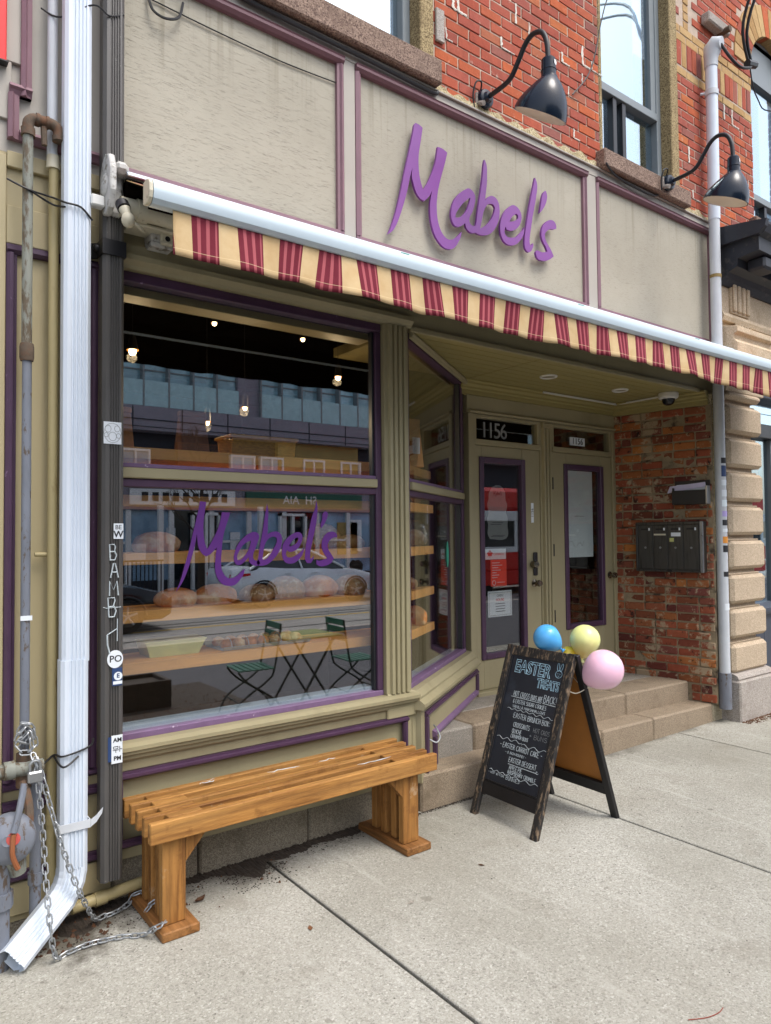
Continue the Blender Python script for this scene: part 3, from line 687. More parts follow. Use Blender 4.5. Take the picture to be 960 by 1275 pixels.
# ------------------------------------------------------------------ ground
def sheet(x0, x1, y0, y1, z): return MB().add([(x0,y0,z),(x1,y0,z),(x1,y1,z),(x0,y1,z)], [(0,1,2,3)])
obj('ground', sheet(-220, 220, -220, 220, -.16), ASPHALT, kind='structure')
obj('road', MB().box(-60, 60, -15.4, -7.74, -.156, -.13), MAT('worn_concrete_road', '#8d8b87', .85, var=.12, vs=1, bump=.003, bs=90), kind='structure')
walk = thing('sidewalk', None, None, (0,0,0), kind='structure')
obj('bedding', MB().box(-14, 26, -7.6, .35, -.155, -.016), SOIL, walk)
xs = [-12.0 + .0]
xj = [-9.77, -7.85, -5.93, -4.0, -2.08, -.155, 1.772, 3.70, 5.655, 7.58, 9.5, 11.43, 13.35, 15.3, 17.2, 19.1, 21.0]
yj = [(.33, -2.55), (-2.562, -5.0), (-5.012, -7.58)]
for i in range(len(xj)-1):
    g = .008
    obj('slab', MB().box(xj[i]+g, xj[i+1]-g, -2.55, .33, -.05, 0, .004), WALK, walk)
obj('asphalt_verge', MB().box(-13, 25, -7.58, -2.565, -.05, -.002), MAT('dark_verge_asphalt', '#4a4b50', .9, var=.15, vs=3, bump=.004, bs=90, dirt='#63645f', ds=60, dth=.66), walk)
kerb = thing('kerb', None, None, (0,-7.68,0), kind='structure')
for i in range(len(xj)-1):
    obj('kerbstone', MB().box(xj[i]+.004, xj[i+1]-.004, -7.74, -7.592, -.15, .004, .012), STONEGREY, kerb)
obj('far_pavement', MB().box(-60, 60, -18.6, -15.4, -.156, 0), WALK, kind='structure')
obj('road_marking', MB().box(-60, 60, -10.45, -10.33, -.13, -.126), MAT('yellow_road_paint', '#b89a45', .8), kind='structure')
rl = MB()
for y in (-9.2, -8.45, -11.2, -10.75): rl.box(-60, 60, y-.04, y+.04, -.13, -.125)
obj('tram_rail', rl, BLACK, kind='structure')

# ------------------------------------------------------------------ the bakery shopfront
shop = thing('bakery_shopfront', 'olive and taupe bakery shopfront with purple trim around its display windows', 'shopfront', (3.7, 0, 0))
A0 = Vector((2.765, 0, 0)); B0 = Vector((4.085, .87, 0))
dv = (B0-A0); ALEN = dv.length; dv.normalize(); inw = Vector((-dv.y, dv.x, 0))
TA = M4(A0, dv, inw, (0,0,1))                     # angled window frame: x along it, y into the shop
# base wall under the windows
fo = thing('foundation', None, None)
fo.parent = shop; fo.location = Vector((1.9,.1,.1))-WL[shop.name]; WL[fo.name] = Vector((1.9,.1,.1))
for a, b in ((1.0,1.42),(1.428,2.06),(2.068,2.52),(2.528,2.85)):
    obj('foundation_block', MB().box(a, b, .035+random.uniform(-.006,.006), .3, -.1, .205, .012), FOUND, fo)
obj('mortar', MB().box(.95, 2.86, .052, .32, -.1, .20), SOIL, fo)
obj('riser_panel', MB().box(1.0, 2.78, .02, .07, .20, .64), OLIVE, shop)
obj('riser_board', MB().box(1.0, 2.775, 0, .03, .605, .66, .003).box(1.0, 2.775, 0, .03, .2, .255, .003), OLIVE, shop)
obj('riser_stile', MB().box(2.735, 2.78, 0, .03, .256, .604, .003), OLIVE, shop)
def moulding(nm, T, x0, x1, z0, z1, w, mat, parent, d=.022, y=0.0, sides='tblr'):
    # picture-frame moulding proud of the board behind it, mitred simply by butting
    for k in sides:
        mb = MB(T)
        if k in 'tb':
            za, zb = (z1-w, z1) if k == 't' else (z0, z0+w)
            mb.extr([(y, za), (y-d*.55, za), (y-d, za+w*.3), (y-d, za+w*.62), (y-d*.5, za+w*.72), (y-d*.5, zb), (y, zb)], x0, x1)
        else:
            xa, xb = (x0, x0+w) if k == 'l' else (x1-w, x1)
            mb.extrz([(xa, y), (xa, y-d*.55), (xa+w*.3, y-d), (xa+w*.62, y-d), (xa+w*.72, y-d*.5), (xb, y-d*.5), (xb, y)], z0+w*.98, z1-w*.98)
        obj(nm, mb, mat, parent)
moulding('riser_trim', None, 1.0, 2.735, .255, .605, .036, PURPLE, shop, .03, .0)
# sill with stepped mouldings
obj('window_sill', MB().extr([(.06,.655),(-.012,.655),(-.022,.665),(-.022,.68),(-.045,.69),(-.045,.703),(-.06,.71),(-.06,.728),(-.03,.742),(.06,.748)], 1.0, 2.80), OLIVE, shop)
# header over the window, ledge moulding
obj('header_board', MB().box(1.0, 2.78, .0, .12, 2.985, 3.43), OLIVE, shop)
obj('header_moulding', MB().extr([(0,2.985),(-.02,2.985),(-.03,3.0),(-.055,3.02),(-.055,3.045),(-.03,3.055),(-.03,3.10),(0,3.11)], 1.0, 2.785), OLIVE, shop)
obj('entry_header', MB().box(2.785, 6.40, .0, .10, 2.985, 3.43), OLIVE, shop)
# window frame: outer purple trim, mullion
def window_frame(T, x0, x1, px, prefix=''):
    obj('frame_trim', MB(T).box(x0, x1, .012, .07, 2.935, 2.985, .004), PURPLE, shop)
    obj('frame_trim', MB(T).box(x0, x1, .012, .07, .742, .775, .004), PURPLE_LT, shop)
    obj('frame_trim', MB(T).box(x0, x0+px, .014, .07, .776, 2.934, .004), PURPLE, shop)
    obj('frame_trim', MB(T).box(x1-px, x1, .014, .07, .776, 2.934, .004), PURPLE, shop)
    obj('mullion', MB(T).box(x0+px, x1-px, -.004, .075, 1.985, 2.036, .005), OLIVE, shop)
    obj('frame_trim', MB(T).box(x0+px, x1-px, .016, .07, 2.037, 2.058, .003), PURPLE_LT, shop)
    obj('frame_trim', MB(T).box(x0+px, x1-px, .016, .07, 1.945, 1.984, .003), PURPLE, shop)
    obj('glazing_bead', MB(T).box(x1-px-.016, x1-px, .03, .066, .776, 1.944, .002).box(x1-px-.016, x1-px, .03, .066, 2.06, 2.934, .002), FRAMEDK, shop)
    obj('window_pane', MB(T).box(x0+px-.004, x1-px+.004, .048, .054, 2.05, 2.94), GLASS, shop)
    obj('window_pane', MB(T).box(x0+px-.004, x1-px+.004, .048, .054, .77, 1.95), GLASS, shop)
window_frame(None, .985, 2.575, .042)
# fluted corner pier
pr_ = [(2.577, .08), (2.577, -.012)]
x = 2.605
pr_ += [(2.60, -.012)]
for k in range(4):
    pr_ += [(x, -.012), (x+.005, -.03), (x+.026, -.03), (x+.031, -.012)]; x += .037
pr_ += [(2.765, -.012), (2.765, .08)]
obj('corner_pier', MB().extrz(pr_, .75, 2.984), OLIVE, shop)
obj('pier_base', MB().box(2.578, 2.80, -.02, .08, .60, .75, .006), OLIVE, shop)
obj('corner_post', MB().extrz([(2.776,-.004),(2.83,-.004),(2.86,.03),(2.80,.08),(2.776,.08)], .2, .604), OLIVE, shop)
# angled window
window_frame(TA, .035, ALEN-.04, .05)
obj('angled_sill', MB(TA).extr([(.06,.63),(-.085,.63),(-.095,.645),(-.095,.665),(-.06,.69),(-.06,.705),(-.03,.742),(.06,.748)], .0, ALEN+.02), OLIVE, shop)
obj('angled_riser', MB(TA).box(.03, ALEN+.03, -.06, .06, .18, .63), OLIVE, shop)
moulding('riser_trim', TA, .10, ALEN-.0, .40, .60, .034, PURPLE, shop, .026, -.06, 'tr')
obj('riser_trim', MB(TA).box(.10, .134, -.084, -.06, .22, .565, .004), PURPLE, shop)
obj('riser_trim', MB(TA).extr([(-.06,.40),(-.078,.40),(-.088,.41),(-.088,.428),(-.06,.44)], .27, ALEN-.035), PURPLE_LT, shop)
obj('riser_trim', MB(TA).box(.27, .31, -.088, -.06, .22, .399, .004), PURPLE, shop)
hk = obj('door_hook', MB(TA).box(.165, .19, -.068, -.058, .36, .50, .002), RUST, shop)
obj('hook_wire', MB(TA).tube(smooth_path([(.178,-.068,.41),(.19,-.11,.39),(.22,-.125,.42),(.225,-.10,.47),(.20,-.09,.495)]), .005, 6), GALV, hk)
obj('angled_head', MB(TA).box(.0, ALEN, -.01, .06, 2.986, 3.1), OLIVE, shop)
obj('angled_head_trim', MB(TA).extr([(-.01,2.93),(-.03,2.935),(-.04,2.955),(-.03,2.978),(-.01,2.978)], 0.02, ALEN-.02), OLIVE, shop)
obj('opening_sticker', MB(TA @ M4((1.10,.044,1.55),(1,0,0),(0,0,1),(0,-1,0))).lathe([(0,.001),(.045,.001),(.045,0)], 20, Matrix.Diagonal((.75,2.2,1,1))), TEAL, shop)

# interior shell
room = thing('shop_interior', 'dark bakery room seen through the display window', 'room', (2.9, 3.4, 0))
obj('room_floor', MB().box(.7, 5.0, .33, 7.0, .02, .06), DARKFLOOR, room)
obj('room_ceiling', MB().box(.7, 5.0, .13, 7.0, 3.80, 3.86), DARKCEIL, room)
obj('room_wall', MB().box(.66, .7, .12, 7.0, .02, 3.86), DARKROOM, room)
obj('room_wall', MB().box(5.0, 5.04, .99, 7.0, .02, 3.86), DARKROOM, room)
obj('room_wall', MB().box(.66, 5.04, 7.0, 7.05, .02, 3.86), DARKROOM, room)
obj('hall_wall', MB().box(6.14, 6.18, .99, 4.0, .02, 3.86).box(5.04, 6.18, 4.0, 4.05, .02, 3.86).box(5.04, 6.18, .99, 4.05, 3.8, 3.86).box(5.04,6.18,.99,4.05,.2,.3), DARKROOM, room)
cb = MB()
for k in range(6): cb.box(.72, 4.98, 1.0+k*1.0, 1.12+k*1.0, 3.62, 3.795)
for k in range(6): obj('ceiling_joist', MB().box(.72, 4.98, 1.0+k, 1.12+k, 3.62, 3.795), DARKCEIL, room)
obj('window_ledge', MB().box(1.03, 2.535, .058, .15, .72, .797, .003), LEDGE, room)
obj('angled_ledge', MB(TA).box(.05, ALEN-.06, .066, .15, .72, .765), LEDGE, room)
obj('display_floor', MB().extrz([(1.03,.151),(2.60,.151),(3.7,.66),(3.7,.9),(1.03,.9)], .60, .64), DARKFLOOR, room)
obj('inner_head', MB().box(1.03, 2.54, .072, .20, 2.89, 2.93, .002), OLIVE, room)
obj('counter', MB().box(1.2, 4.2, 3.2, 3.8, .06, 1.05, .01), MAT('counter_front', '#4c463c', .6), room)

# soffit of the entry
sof = thing('soffit', None, None); sof.parent = shop; sof.location = Vector((4.5,.4,2.98))-WL[shop.name]; WL[sof.name] = Vector((4.5,.4,2.98))
nb = 9; yb = .84
for k in range(nb):
    y0 = .0+yb*k/nb+.003; y1 = .0+yb*(k+1)/nb-.003
    xa0 = A0.x+y0/dv.y*dv.x+.02; xa1 = A0.x+y1/dv.y*dv.x+.02
    xr = 6.26
    for (a0, a1, b) in ((xa0, xa1, 4.037), (4.049, 4.049, xr)):
        if a0 > b-.03: continue
        a1 = min(a1, b-.01)
        obj('soffit_board', MB().extrz([(a0,y0),(b,y0),(b,y1),(a1,y1)], 2.978, 2.984), OLIVE_DK, sof, bevel=0)
obj('soffit_backing', MB().box(2.78, 6.30, .101, .86, 2.9845, 3.05), MAT('soffit_gap', '#5b5230', .8), sof)
obj('soffit_edge', MB().box(2.785, 6.36, -.022, -.001, 2.968, 3.0, .003), OLIVE, sof)
# crown moulding and frieze at the back and on the right of the entry
cp = [(.0,0),(-.028,0),(-.034,-.012),(-.058,-.02),(-.066,-.04),(-.085,-.05),(-.085,-.068),(-.072,-.078)]
BX = 6.085
crown = [(.87,2.978),(.775,2.978),(.775,2.965),(.80,2.955),(.80,2.942),(.825,2.925),(.825,2.91),(.845,2.90),(.845,2.865),(.87,2.86)]
obj('crown_moulding', MB().extr(crown, 4.0, 6.11), OLIVE_DK, shop)
Tr = M4((6.085,.87,0), (.157,-.9876,0), (.9876,.157,0), (0,0,1))      # right wall frame: x towards the street, y into the wall
obj('crown_moulding', MB(Tr).extr([(y-.87, z-.002) for y, z in crown], .0, .93), OLIVE_DK, shop)
obj('frieze_board', MB().box(4.08, 6.10, .85, .93, 2.715, 2.862, .003), OLIVE, shop)
obj('frieze_bead', MB().extr([(.85,2.712),(.832,2.716),(.828,2.728),(.84,2.74),(.85,2.742)], 4.10, 6.08), OLIVE, shop)
# door frame
obj('door_jamb', MB().box(4.09, 4.165, .845, .95, .34, 2.712, .004), OLIVE, shop)
obj('door_jamb', MB().box(6.045, 6.10, .85, .95, .30, 2.712, .004), OLIVE, shop)
pp = [(4.985,.95),(4.985,.862)]
for k in range(3): pp += [(5.005+k*.042,.862),(5.012+k*.042,.836),(5.034+k*.042,.836),(5.041+k*.042,.862)]
pp += [(5.15,.862),(5.15,.95)]
obj('door_post', MB().extrz(pp, .33, 2.711), OLIVE, shop)
obj('door_post_cap', MB().box(5.0, 5.135, .83, .86, 2.66, 2.70, .004), OLIVE, shop)
for (x0, x1) in ((4.166, 4.984), (5.151, 6.044)):
    obj('transom_bar', MB().box(x0, x1, .85, .95, 2.452, 2.50, .004), OLIVE, shop)
    obj('transom_frame', MB().box(x0, x0+.03, .86, .93, 2.501, 2.711, .003).box(x1-.03, x1, .86, .93, 2.501, 2.711, .003).box(x0+.031, x1-.031, .86, .93, 2.685, 2.711, .003), OLIVE, shop)
    tp = obj('transom_pane', MB().box(x0+.028, x1-.028, .892, .898, 2.49, 2.69), GLASSD, shop)
    if x0 < 4.5:
        for k_, ch in enumerate('1156'):
            m = MB(facade_frame(4.315+.078*k_, .8885, 2.583)); m.mesh(text_mesh(ch, .19, .001, offset=.0005)); obj('digit', m, GREYFILM, tp)
    else:
        pl = obj('number_plate', MB().box(5.44, 5.66, .885, .890, 2.535, 2.612), PAPER, tp)
        m = MB(facade_frame(5.55, .8835, 2.5735)); m.mesh(text_mesh('1156', .082, .0006, offset=.0006)); obj('plate_number', m, INK, pl)
obj('threshold', MB().box(4.12, 4.985, .80, .95, .33, .402, .004), OLIVE, shop)
obj('threshold', MB().box(5.15, 6.06, .80, .95, .26, .338, .004), OLIVE, shop)

# fascia with three framed panels
fas = thing('fascia', None, None); fas.parent = shop; fas.location = Vector((3.7,0,4))-WL[shop.name]; WL[fas.name] = Vector((3.7,0,4))
panels = [(.985, 2.30), (2.385, 4.575), (4.69, 6.43)]
ZB, ZT = 3.45, 4.515
for (x0, x1) in panels:
    obj('fascia_panel', MB().box(x0+.02, x1-.02, .014, .06, ZB+.01, ZT-.01), FASCIA, fas)
obj('fascia_rail', MB().box(.985, 6.50, -.012, .06, ZT, 4.575, .003), TAUPE, fas)
obj('fascia_rail', MB().box(.985, 6.50, -.004, .06, 3.432, ZB, .003), TAUPE, fas)
for (a, b) in ((2.301, 2.384), (4.576, 4.689), (6.431, 6.50)):
    obj('fascia_stile', MB().box(a, b, -.01, .06, ZB+.001, ZT-.001, .003), TAUPE, fas)
for i, (x0, x1) in enumerate(panels):
    w = .042
    obj('panel_trim', MB().extr([(.014,ZT-w),(-.012,ZT-w),(-.03,ZT-w*.6),(-.03,ZT-w*.2),(-.036,ZT-.002),(-.012,ZT-.001),(.014,ZT-.001)], x0, x1), MAUVE_DK, fas)
    obj('panel_trim', MB().box(x0, x1, -.016, .014, ZB+.001, ZB+.028, .003), MAUVE, fas)
    for (xa, s_) in ((x0, 1), (x1, -1)):
        if i == 0 and s_ == 1: continue
        obj('panel_trim', MB().extrz([(xa, .014),(xa, -.014),(xa+s_*.02, -.026),(xa+s_*.028,-.012),(xa+s_*w,-.008),(xa+s_*w,.014)], ZB+.029, ZT-w-.001), MAUVE, fas)
obj('fascia_capping', MB().box(.985, 6.52, -.03, .08, 4.576, 4.588, .002), TAUPE, fas)

# right-hand end of the shopfront: render strip beside the brick reveal
obj('render_strip', MB().box(6.245, 6.40, -.03, .30, .16, 2.985, .006), PLASTER, shop)
obj('timber_strip', MB().box(6.275, 6.315, -.052, -.031, .55, 1.42, .004), MAT('raw_timber_strip', '#b88a5c', .7, var=.15, stretch=(14,14,1)), shop)
obj('render_edge', MB().extrz([(6.255,-.031),(6.262,-.055),(6.285,-.06),(6.30,-.031)], 1.44, 2.96), CEMENT, shop)

# ------------------------------------------------------------------ entry steps
steps = thing('entry_steps', 'two worn tan stone steps leading up to the doors', 'steps', (4.6, .3, 0))
def slab4(x0, x1, y0, y1, zb, zl0, zl1, c=.012):
    # block with a gently falling top (zl0 at x0 to zl1 at x1) and eased top edges
    mb = MB(); mb.box(x0, x1, y0, y1, zb, zl0, c)
    for p in mb.v:
        t = (p.x-x0)/(x1-x0)
        if p.z > (zb+zl0)/2: p.z += (zl1-zl0)*t
    return mb
lz = lambda x: .222-(x-2.8)*.0185
for i, (a, b) in enumerate(((2.83,3.60),(3.606,4.62),(4.626,5.30),(5.306,6.235))):
    obj('lower_step_block', slab4(a, b, -.02+random.uniform(-.004,.004), .30, -.1, lz(a), lz(b), .014), STEPSTONE, steps)
obj('step_end', slab4(6.237, 6.42, -.02, .2, -.1, .155, .15, .01), PLASTER, steps)
uz = lambda x: .392-(x-3.05)*.0175
for i, (a, b) in enumerate(((3.02,3.47),(3.476,4.40),(4.406,5.22),(5.226,6.19))):
    obj('upper_step_block', slab4(a, b, .185+random.uniform(-.004,.004), .52, .0, uz(a), uz(b), .014), STEPSTONE2 if i == 0 else STEPSTONE, steps)
obj('landing_slab', slab4(3.3, 4.6, .526, 1.0, .0, uz(3.3), uz(4.6), .006), STEPSTONE2, steps)
obj('landing_slab', slab4(4.607, 6.16, .526, 1.0, .0, uz(4.607)-.002, uz(6.16)-.002, .006), STEPSTONE2, steps)
obj('step_bed', MB().box(2.9, 6.3, .06, 1.0, -.1, .14), SOIL, steps)

# ------------------------------------------------------------------ brick walls
def brick_block(x0, x1, z0, z1, y0, y1, T=None, c=.004, j=.003):
    mb = MB(T); mb.box(x0, x1, y0, y1, z0, z1, c)
    return mb
ew = thing('entry_brick_wall', 'worn multicoloured brick side wall of the recessed entry', 'brick wall', (6.17, .4, .15))
obj('mortar_bed', MB(Tr).box(-.02, .945, .012, .14, .16, 2.865), MORTARE, ew)
zc = .165; k = 0; rowh = .0795
while zc < 2.84:
    x = -.01 - (.0 if k % 2 else .105)
    while x < .94:
        L = .205 if random.random() > .18 else .1
        a = max(x, -.01); b = min(x+L-.011, .938)
        if zc < .3 and a < .72: a = max(a, .72)
        if b-a > .03 and b > a:
            yo = random.uniform(-.006, .006)
            if .05 < (b-.2) and random.random() < .07: yo = .012
            mb = MB(Tr); mb.box(a, b, yo, .10, zc+random.uniform(0,.003), min(zc+rowh-.012+random.uniform(-.003,.002), 2.86), random.uniform(.005,.010))
            for p in mb.v: p += Vector((random.uniform(-.003,.003), random.uniform(-.002,.002), random.uniform(-.003,.003)))
            obj('brick', mb, BRICKE, ew)
        x += L
    zc += rowh; k += 1

fw = thing('upper_brick_facade', 'red brick upper storey with sash windows and yellow brick bands', 'brick facade', (5.4, .1, 4.57))
W2 = (4.80, 5.80); W3 = (7.29, 8.21); W1 = (1.80, 2.895)
ARC3 = ((W3[0]+W3[1])/2, 6.42)
# mortar sheet with the window openings left out
for (a, b, z0, z1) in ((.6, W1[0]-.12, 4.5, 7.4), (W1[1]+.12, W2[0]-.03, 4.5, 7.4), (W2[1]+.11, W3[0], 4.5, 7.4), (W3[1], 11.5, 4.0, 7.4),
                       (W1[0]-.12, W1[1]+.12, 6.95, 7.4), (W2[0]-.03, W2[1]+.11, 6.95, 7.4), (W3[0], W3[1], 6.9, 7.4), (W1[0]-.12,W1[1]+.12,4.5,4.62),(W2[0]-.03,W2[1]+.11,4.5,4.60),(W3[0],W3[1],4.3,4.83)):
    obj('mortar_bed', MB().box(a, b, .006, .20, z0, z1), MORTAR, fw)
def in_open(a, b, z0, z1):
    for (x0, x1, za, zb) in ((W1[0]-.125, W1[1]+.125, 4.0, 6.95), (W2[0]-.04, W2[1]+.115, 4.0, 6.95), (W3[0]-.0, W3[1]+.0, 4.85, 6.42)):
        if b > x0 and a < x1 and z1 > za and z0 < zb: return (x0, x1)
    return None
bricks = []
ROW = .0785; z = 4.592; k = 0
while z < 7.38:
    x = .6 + (.11 if k % 2 else 0)
    band = 5.83 <= z+.035 <= 6.29 and x < 20
    while x < 11.4:
        a, b = x, x+.2
        x += .211
        pieces = [(a, b)]
        for (x0, x1, za, zb) in ((W1[0]-.125, W1[1]+.125, 4.0, 6.95), (W2[0]-.035, W2[1]+.115, 4.0, 6.95), (W3[0], W3[1], 4.85, 6.42)):
            if z+ROW > za and z < zb:
                np_ = []
                for (p, q) in pieces:
                    if q <= x0 or p >= x1: np_.append((p, q)); continue
                    if p < x0: np_.append((p, x0))
                    if q > x1: np_.append((x1, q))
                pieces = np_
        for (p, q) in pieces:
            if q-p < .035: continue
            cx, cz = (p+q)/2, z+ROW/2
            if 5.93 < cz < 6.17 and 5.9 < cx < 7.3: continue           # soldier course panel, laid below
            r = math.hypot(cx-ARC3[0], cz-ARC3[1])
            if r < .80 and cz > 6.40: continue                         # arch ring
            if p > 6.45 and z < 4.3: continue
            yel = ((5.83 < cz < 5.93 or 6.17 < cz < 6.30) and (5.9 < cx < 7.3)) or (6.17 < cz < 6.30 and 4.4 < cx < 4.8)
            bricks.append((p, q, z, z+ROW-.0095, yel))
    z += ROW; k += 1
z = 5.935
x = 5.925
for i in range(16):
    bricks.append((x, x+.074, 5.938, 6.163, i % 4 == 1)); x += .0845
for i in range(9):
    bricks.append((6.045, 6.125, 6.31+i*.0785, 6.31+i*.0785+.0685, True))
bricks = [b for b in bricks if not (b[2] > 6.30 and b[3]-b[2] < .08 and b[1] > 6.035 and b[0] < 6.135 and not b[4])]
def bkey(b):
    cx, cz = (b[0]+b[1])/2, (b[2]+b[3])/2
    d = Vector((cx, 0, cz))-CAM_LOC
    w = d.dot(f_); px = 480+890.7*d.dot(r_)/w; py = 637.5-890.7*d.dot(u_)/w
    return (0 if (-10 < px < 970 and -10 < py < 1285) else 1000)+w
bricks.sort(key=bkey)
rest = MB(); resty = MB()
for i, (a, b, z0, z1, yel) in enumerate(bricks):
    yo = random.uniform(-.003, .003)
    if i < 285:
        mb = MB(); mb.box(a, b, yo, .06, z0, z1, .004)
        for p in mb.v: p += Vector((random.uniform(-.002,.002), 0, random.uniform(-.002,.002)))
        obj('brick', mb, BRICKY if yel else BRICK, fw)
    else:
        (resty if yel else rest).box(a, b, yo, .06, z0, z1, .004)
obj('brickwork', rest, BRICK, fw, kind='stuff')
if resty.v: obj('yellow_brickwork', resty, BRICKY, fw, kind='stuff')
ms = MB()
rs_ = random.Random(11)
for _ in range(34):
    x, z = (rs_.uniform(3.05, 4.72), rs_.uniform(4.66, 5.9)) if _ < 22 else (rs_.uniform(5.95, 7.2), rs_.uniform(4.62, 5.75))
    z = 4.592+round((z-4.592)/.0785)*.0785
    h = rs_.choice((.07, .075, .08, .15)); w0 = rs_.uniform(.005, .010)
    n_ = 7; vs = []
    for i in range(n_+1):
        w_ = w0*rs_.uniform(.6, 1.6); xx = x+rs_.uniform(-.004, .004)
        vs += [(xx-w_, -.0035, z+h*i/n_), (xx, -.0065, z+h*i/n_), (xx+w_, -.0035, z+h*i/n_)]
    ms.add(vs, [(i*3+j,i*3+j+1,(i+1)*3+j+1,(i+1)*3+j) for i in range(n_) for j in range(2)])
    if rs_.random() < .5:
        L_ = rs_.uniform(.05, .14); vs = []
        for i in range(n_+1):
            w_ = w0*.8*rs_.uniform(.5, 1.5)
            vs += [(x+L_*i/n_, -.0035, z-w_), (x+L_*i/n_, -.0062, z), (x+L_*i/n_, -.0035, z+w_)]
        ms.add(vs, [(i*3+j,i*3+j+1,(i+1)*3+j+1,(i+1)*3+j) for i in range(n_) for j in range(2)])
obj('pale_mortar_repair', ms, MAT('white_mortar', '#d6d0c4', .9, var=.12, vs=40, bump=.002, bs=80), fw, kind='stuff')
# arch ring of yellow voussoirs over the third window
for i in range(17):
    a0 = PI*(1-i/17)-.006; a1 = PI*(1-(i+1)/17)+.006
    vs = []
    for y in (-.01, .1):
        for (rr, aa) in ((.475,a0),(.475,a1),(.79,a1),(.79,a0)):
            vs.append((ARC3[0]+rr*math.cos(aa), y, ARC3[1]+rr*math.sin(aa)))
    obj('voussoir', MB().add(vs, [(0,1,2,3),(7,6,5,4),(0,4,5,1),(1,5,6,2),(2,6,7,3),(3,7,4,0)]), BRICK if i % 5 == 2 else BRICKY, fw, bevel=.004)
# cement skirt between fascia and brick, sills, jambs
def rough_strip(x0, x1):
    mb = MB(); n = int((x1-x0)/.02); top = []
    for i in range(n+1): top.append((x0+(x1-x0)*i/n, 4.635+.014*math.sin(i*.7)+.01*math.sin(i*.23+x0)+random.uniform(-.006,.006)))
    vs = []; fs = []
    for (x, zt) in top: vs += [(x,-.012,4.58),(x,-.012+random.uniform(-.003,.002),zt),(x,.03,zt+.012)]
    for i in range(n):
        for j in range(2): fs.append((i*3+j,(i+1)*3+j,(i+1)*3+j+1,i*3+j+1))
    return mb.add(vs, fs)
for (a, b) in ((3.02, 4.70), (5.97, 6.42)): obj('cement_fillet', rough_strip(a, b), CEMENT, fw)
obj('window_sill', MB().box(1.45, 3.02, -.085, .18, 4.592, 4.752, .01), SILLSTONE, fw)
obj('window_sill', MB().box(4.715, 5.965, -.085, .18, 4.592, 4.735, .01), SILLSTONE, fw)
obj('window_jamb', MB().box(W1[1]+.002, W1[1]+.118, -.012, .22, 4.754, 6.95, .008), JAMBSTONE, fw)
obj('window_jamb', MB().box(W1[0]-.118, W1[0]-.002, -.012, .22, 4.754, 6.95, .008), JAMBSTONE, fw)
obj('window_jamb', MB().box(W2[1]-.01, W2[1]+.108, -.012, .22, 4.737, 6.95, .008), JAMBSTONE, fw)
obj('window_jamb', MB().box(W2[0]-.028, W2[0]+.01, .0, .22, 4.737, 6.95, .006), JAMBSTONE, fw)
obj('window_sill', MB().box(W3[0]-.1, W3[1]+.1, -.07, .2, 4.70, 4.85, .01), SILLSTONE, fw)
obj('patch_plate', MB().box(3.03, 3.10, -.02, .0, 4.93, 5.15, .004), STONEGREY, fw)
# sash windows
def sash(x0, x1, z0, z1, zm, slider, fm):
    w = obj('sash_window', MB().box(x0, x0+.06, .09, .2, z0, z1, .004).box(x1-.06, x1, .09, .2, z0, z1, .004).box(x0+.06, x1-.06, .09, .2, z0, z0+.05, .004).box(x0+.06, x1-.06, .09, .2, z1-.06, z1, .004), fm, fw)
    obj('meeting_rail', MB().box(x0+.06, x1-.06, .085, .17, zm-.035, zm+.035, .004), fm, w)
    obj('window_pane', MB().box(x0+.06, x1-.06, .13, .136, zm+.03, z1-.05), GLASSUP, w)
    obj('window_pane', MB().box(x0+.06, x1-.06, .15, .156, z0+.04, zm-.03), GLASSUP, w)
    obj('inner_frame', MB().box(x1-.13, x1-.06, .10, .16, zm+.035, z1-.06, .003).box(x0+.06, x0+.10, .10, .16, zm+.035, z1-.06, .003), fm, w)
    if slider:
        for xx in slider: obj('sash_stile', MB().box(xx-.025, xx+.025, .10, .16, z0+.05, zm-.035, .003), FRAMEDK, w)
    obj('curtain', MB().grid(lambda u, v: (x0+.1+(x1-x0-.2)*u, .30+.025*math.sin(u*34+v*2)+.01*math.sin(v*9), z0+(zm-z0-.05)*v), 60, 8), CURTAIN, w, smooth=True)
    obj('blind', MB().box(x0, x1, .36, .37, zm, z1), CURTAINB, w)
    obj('room_back', MB().box(x0-.2, x1+.2, 1.2, 1.25, z0-.3, z1+.3), DARKROOM, w)
sash(W1[0]+.0, W1[1], 4.753, 6.95, 5.62, None, FRAMEGREY)
sash(W2[0]+.01, W2[1]-.012, 4.736, 6.95, 5.40, (5.25, 5.12), FRAMEGREY)
sash(W3[0], W3[1], 4.851, 6.86, 5.18, (7.75,), FRAMEGREY)
obj('arch_infill', MB().extr([(.09,6.42),(.2,6.42),(.2,6.9),(.09,6.9)], W3[0], W3[1]), FRAMEGREY, fw)
obj('black_pipe', MB().tube([(8.05,-.06,6.75),(8.05,-.06,7.4)], .03, 8), RUST, fw)

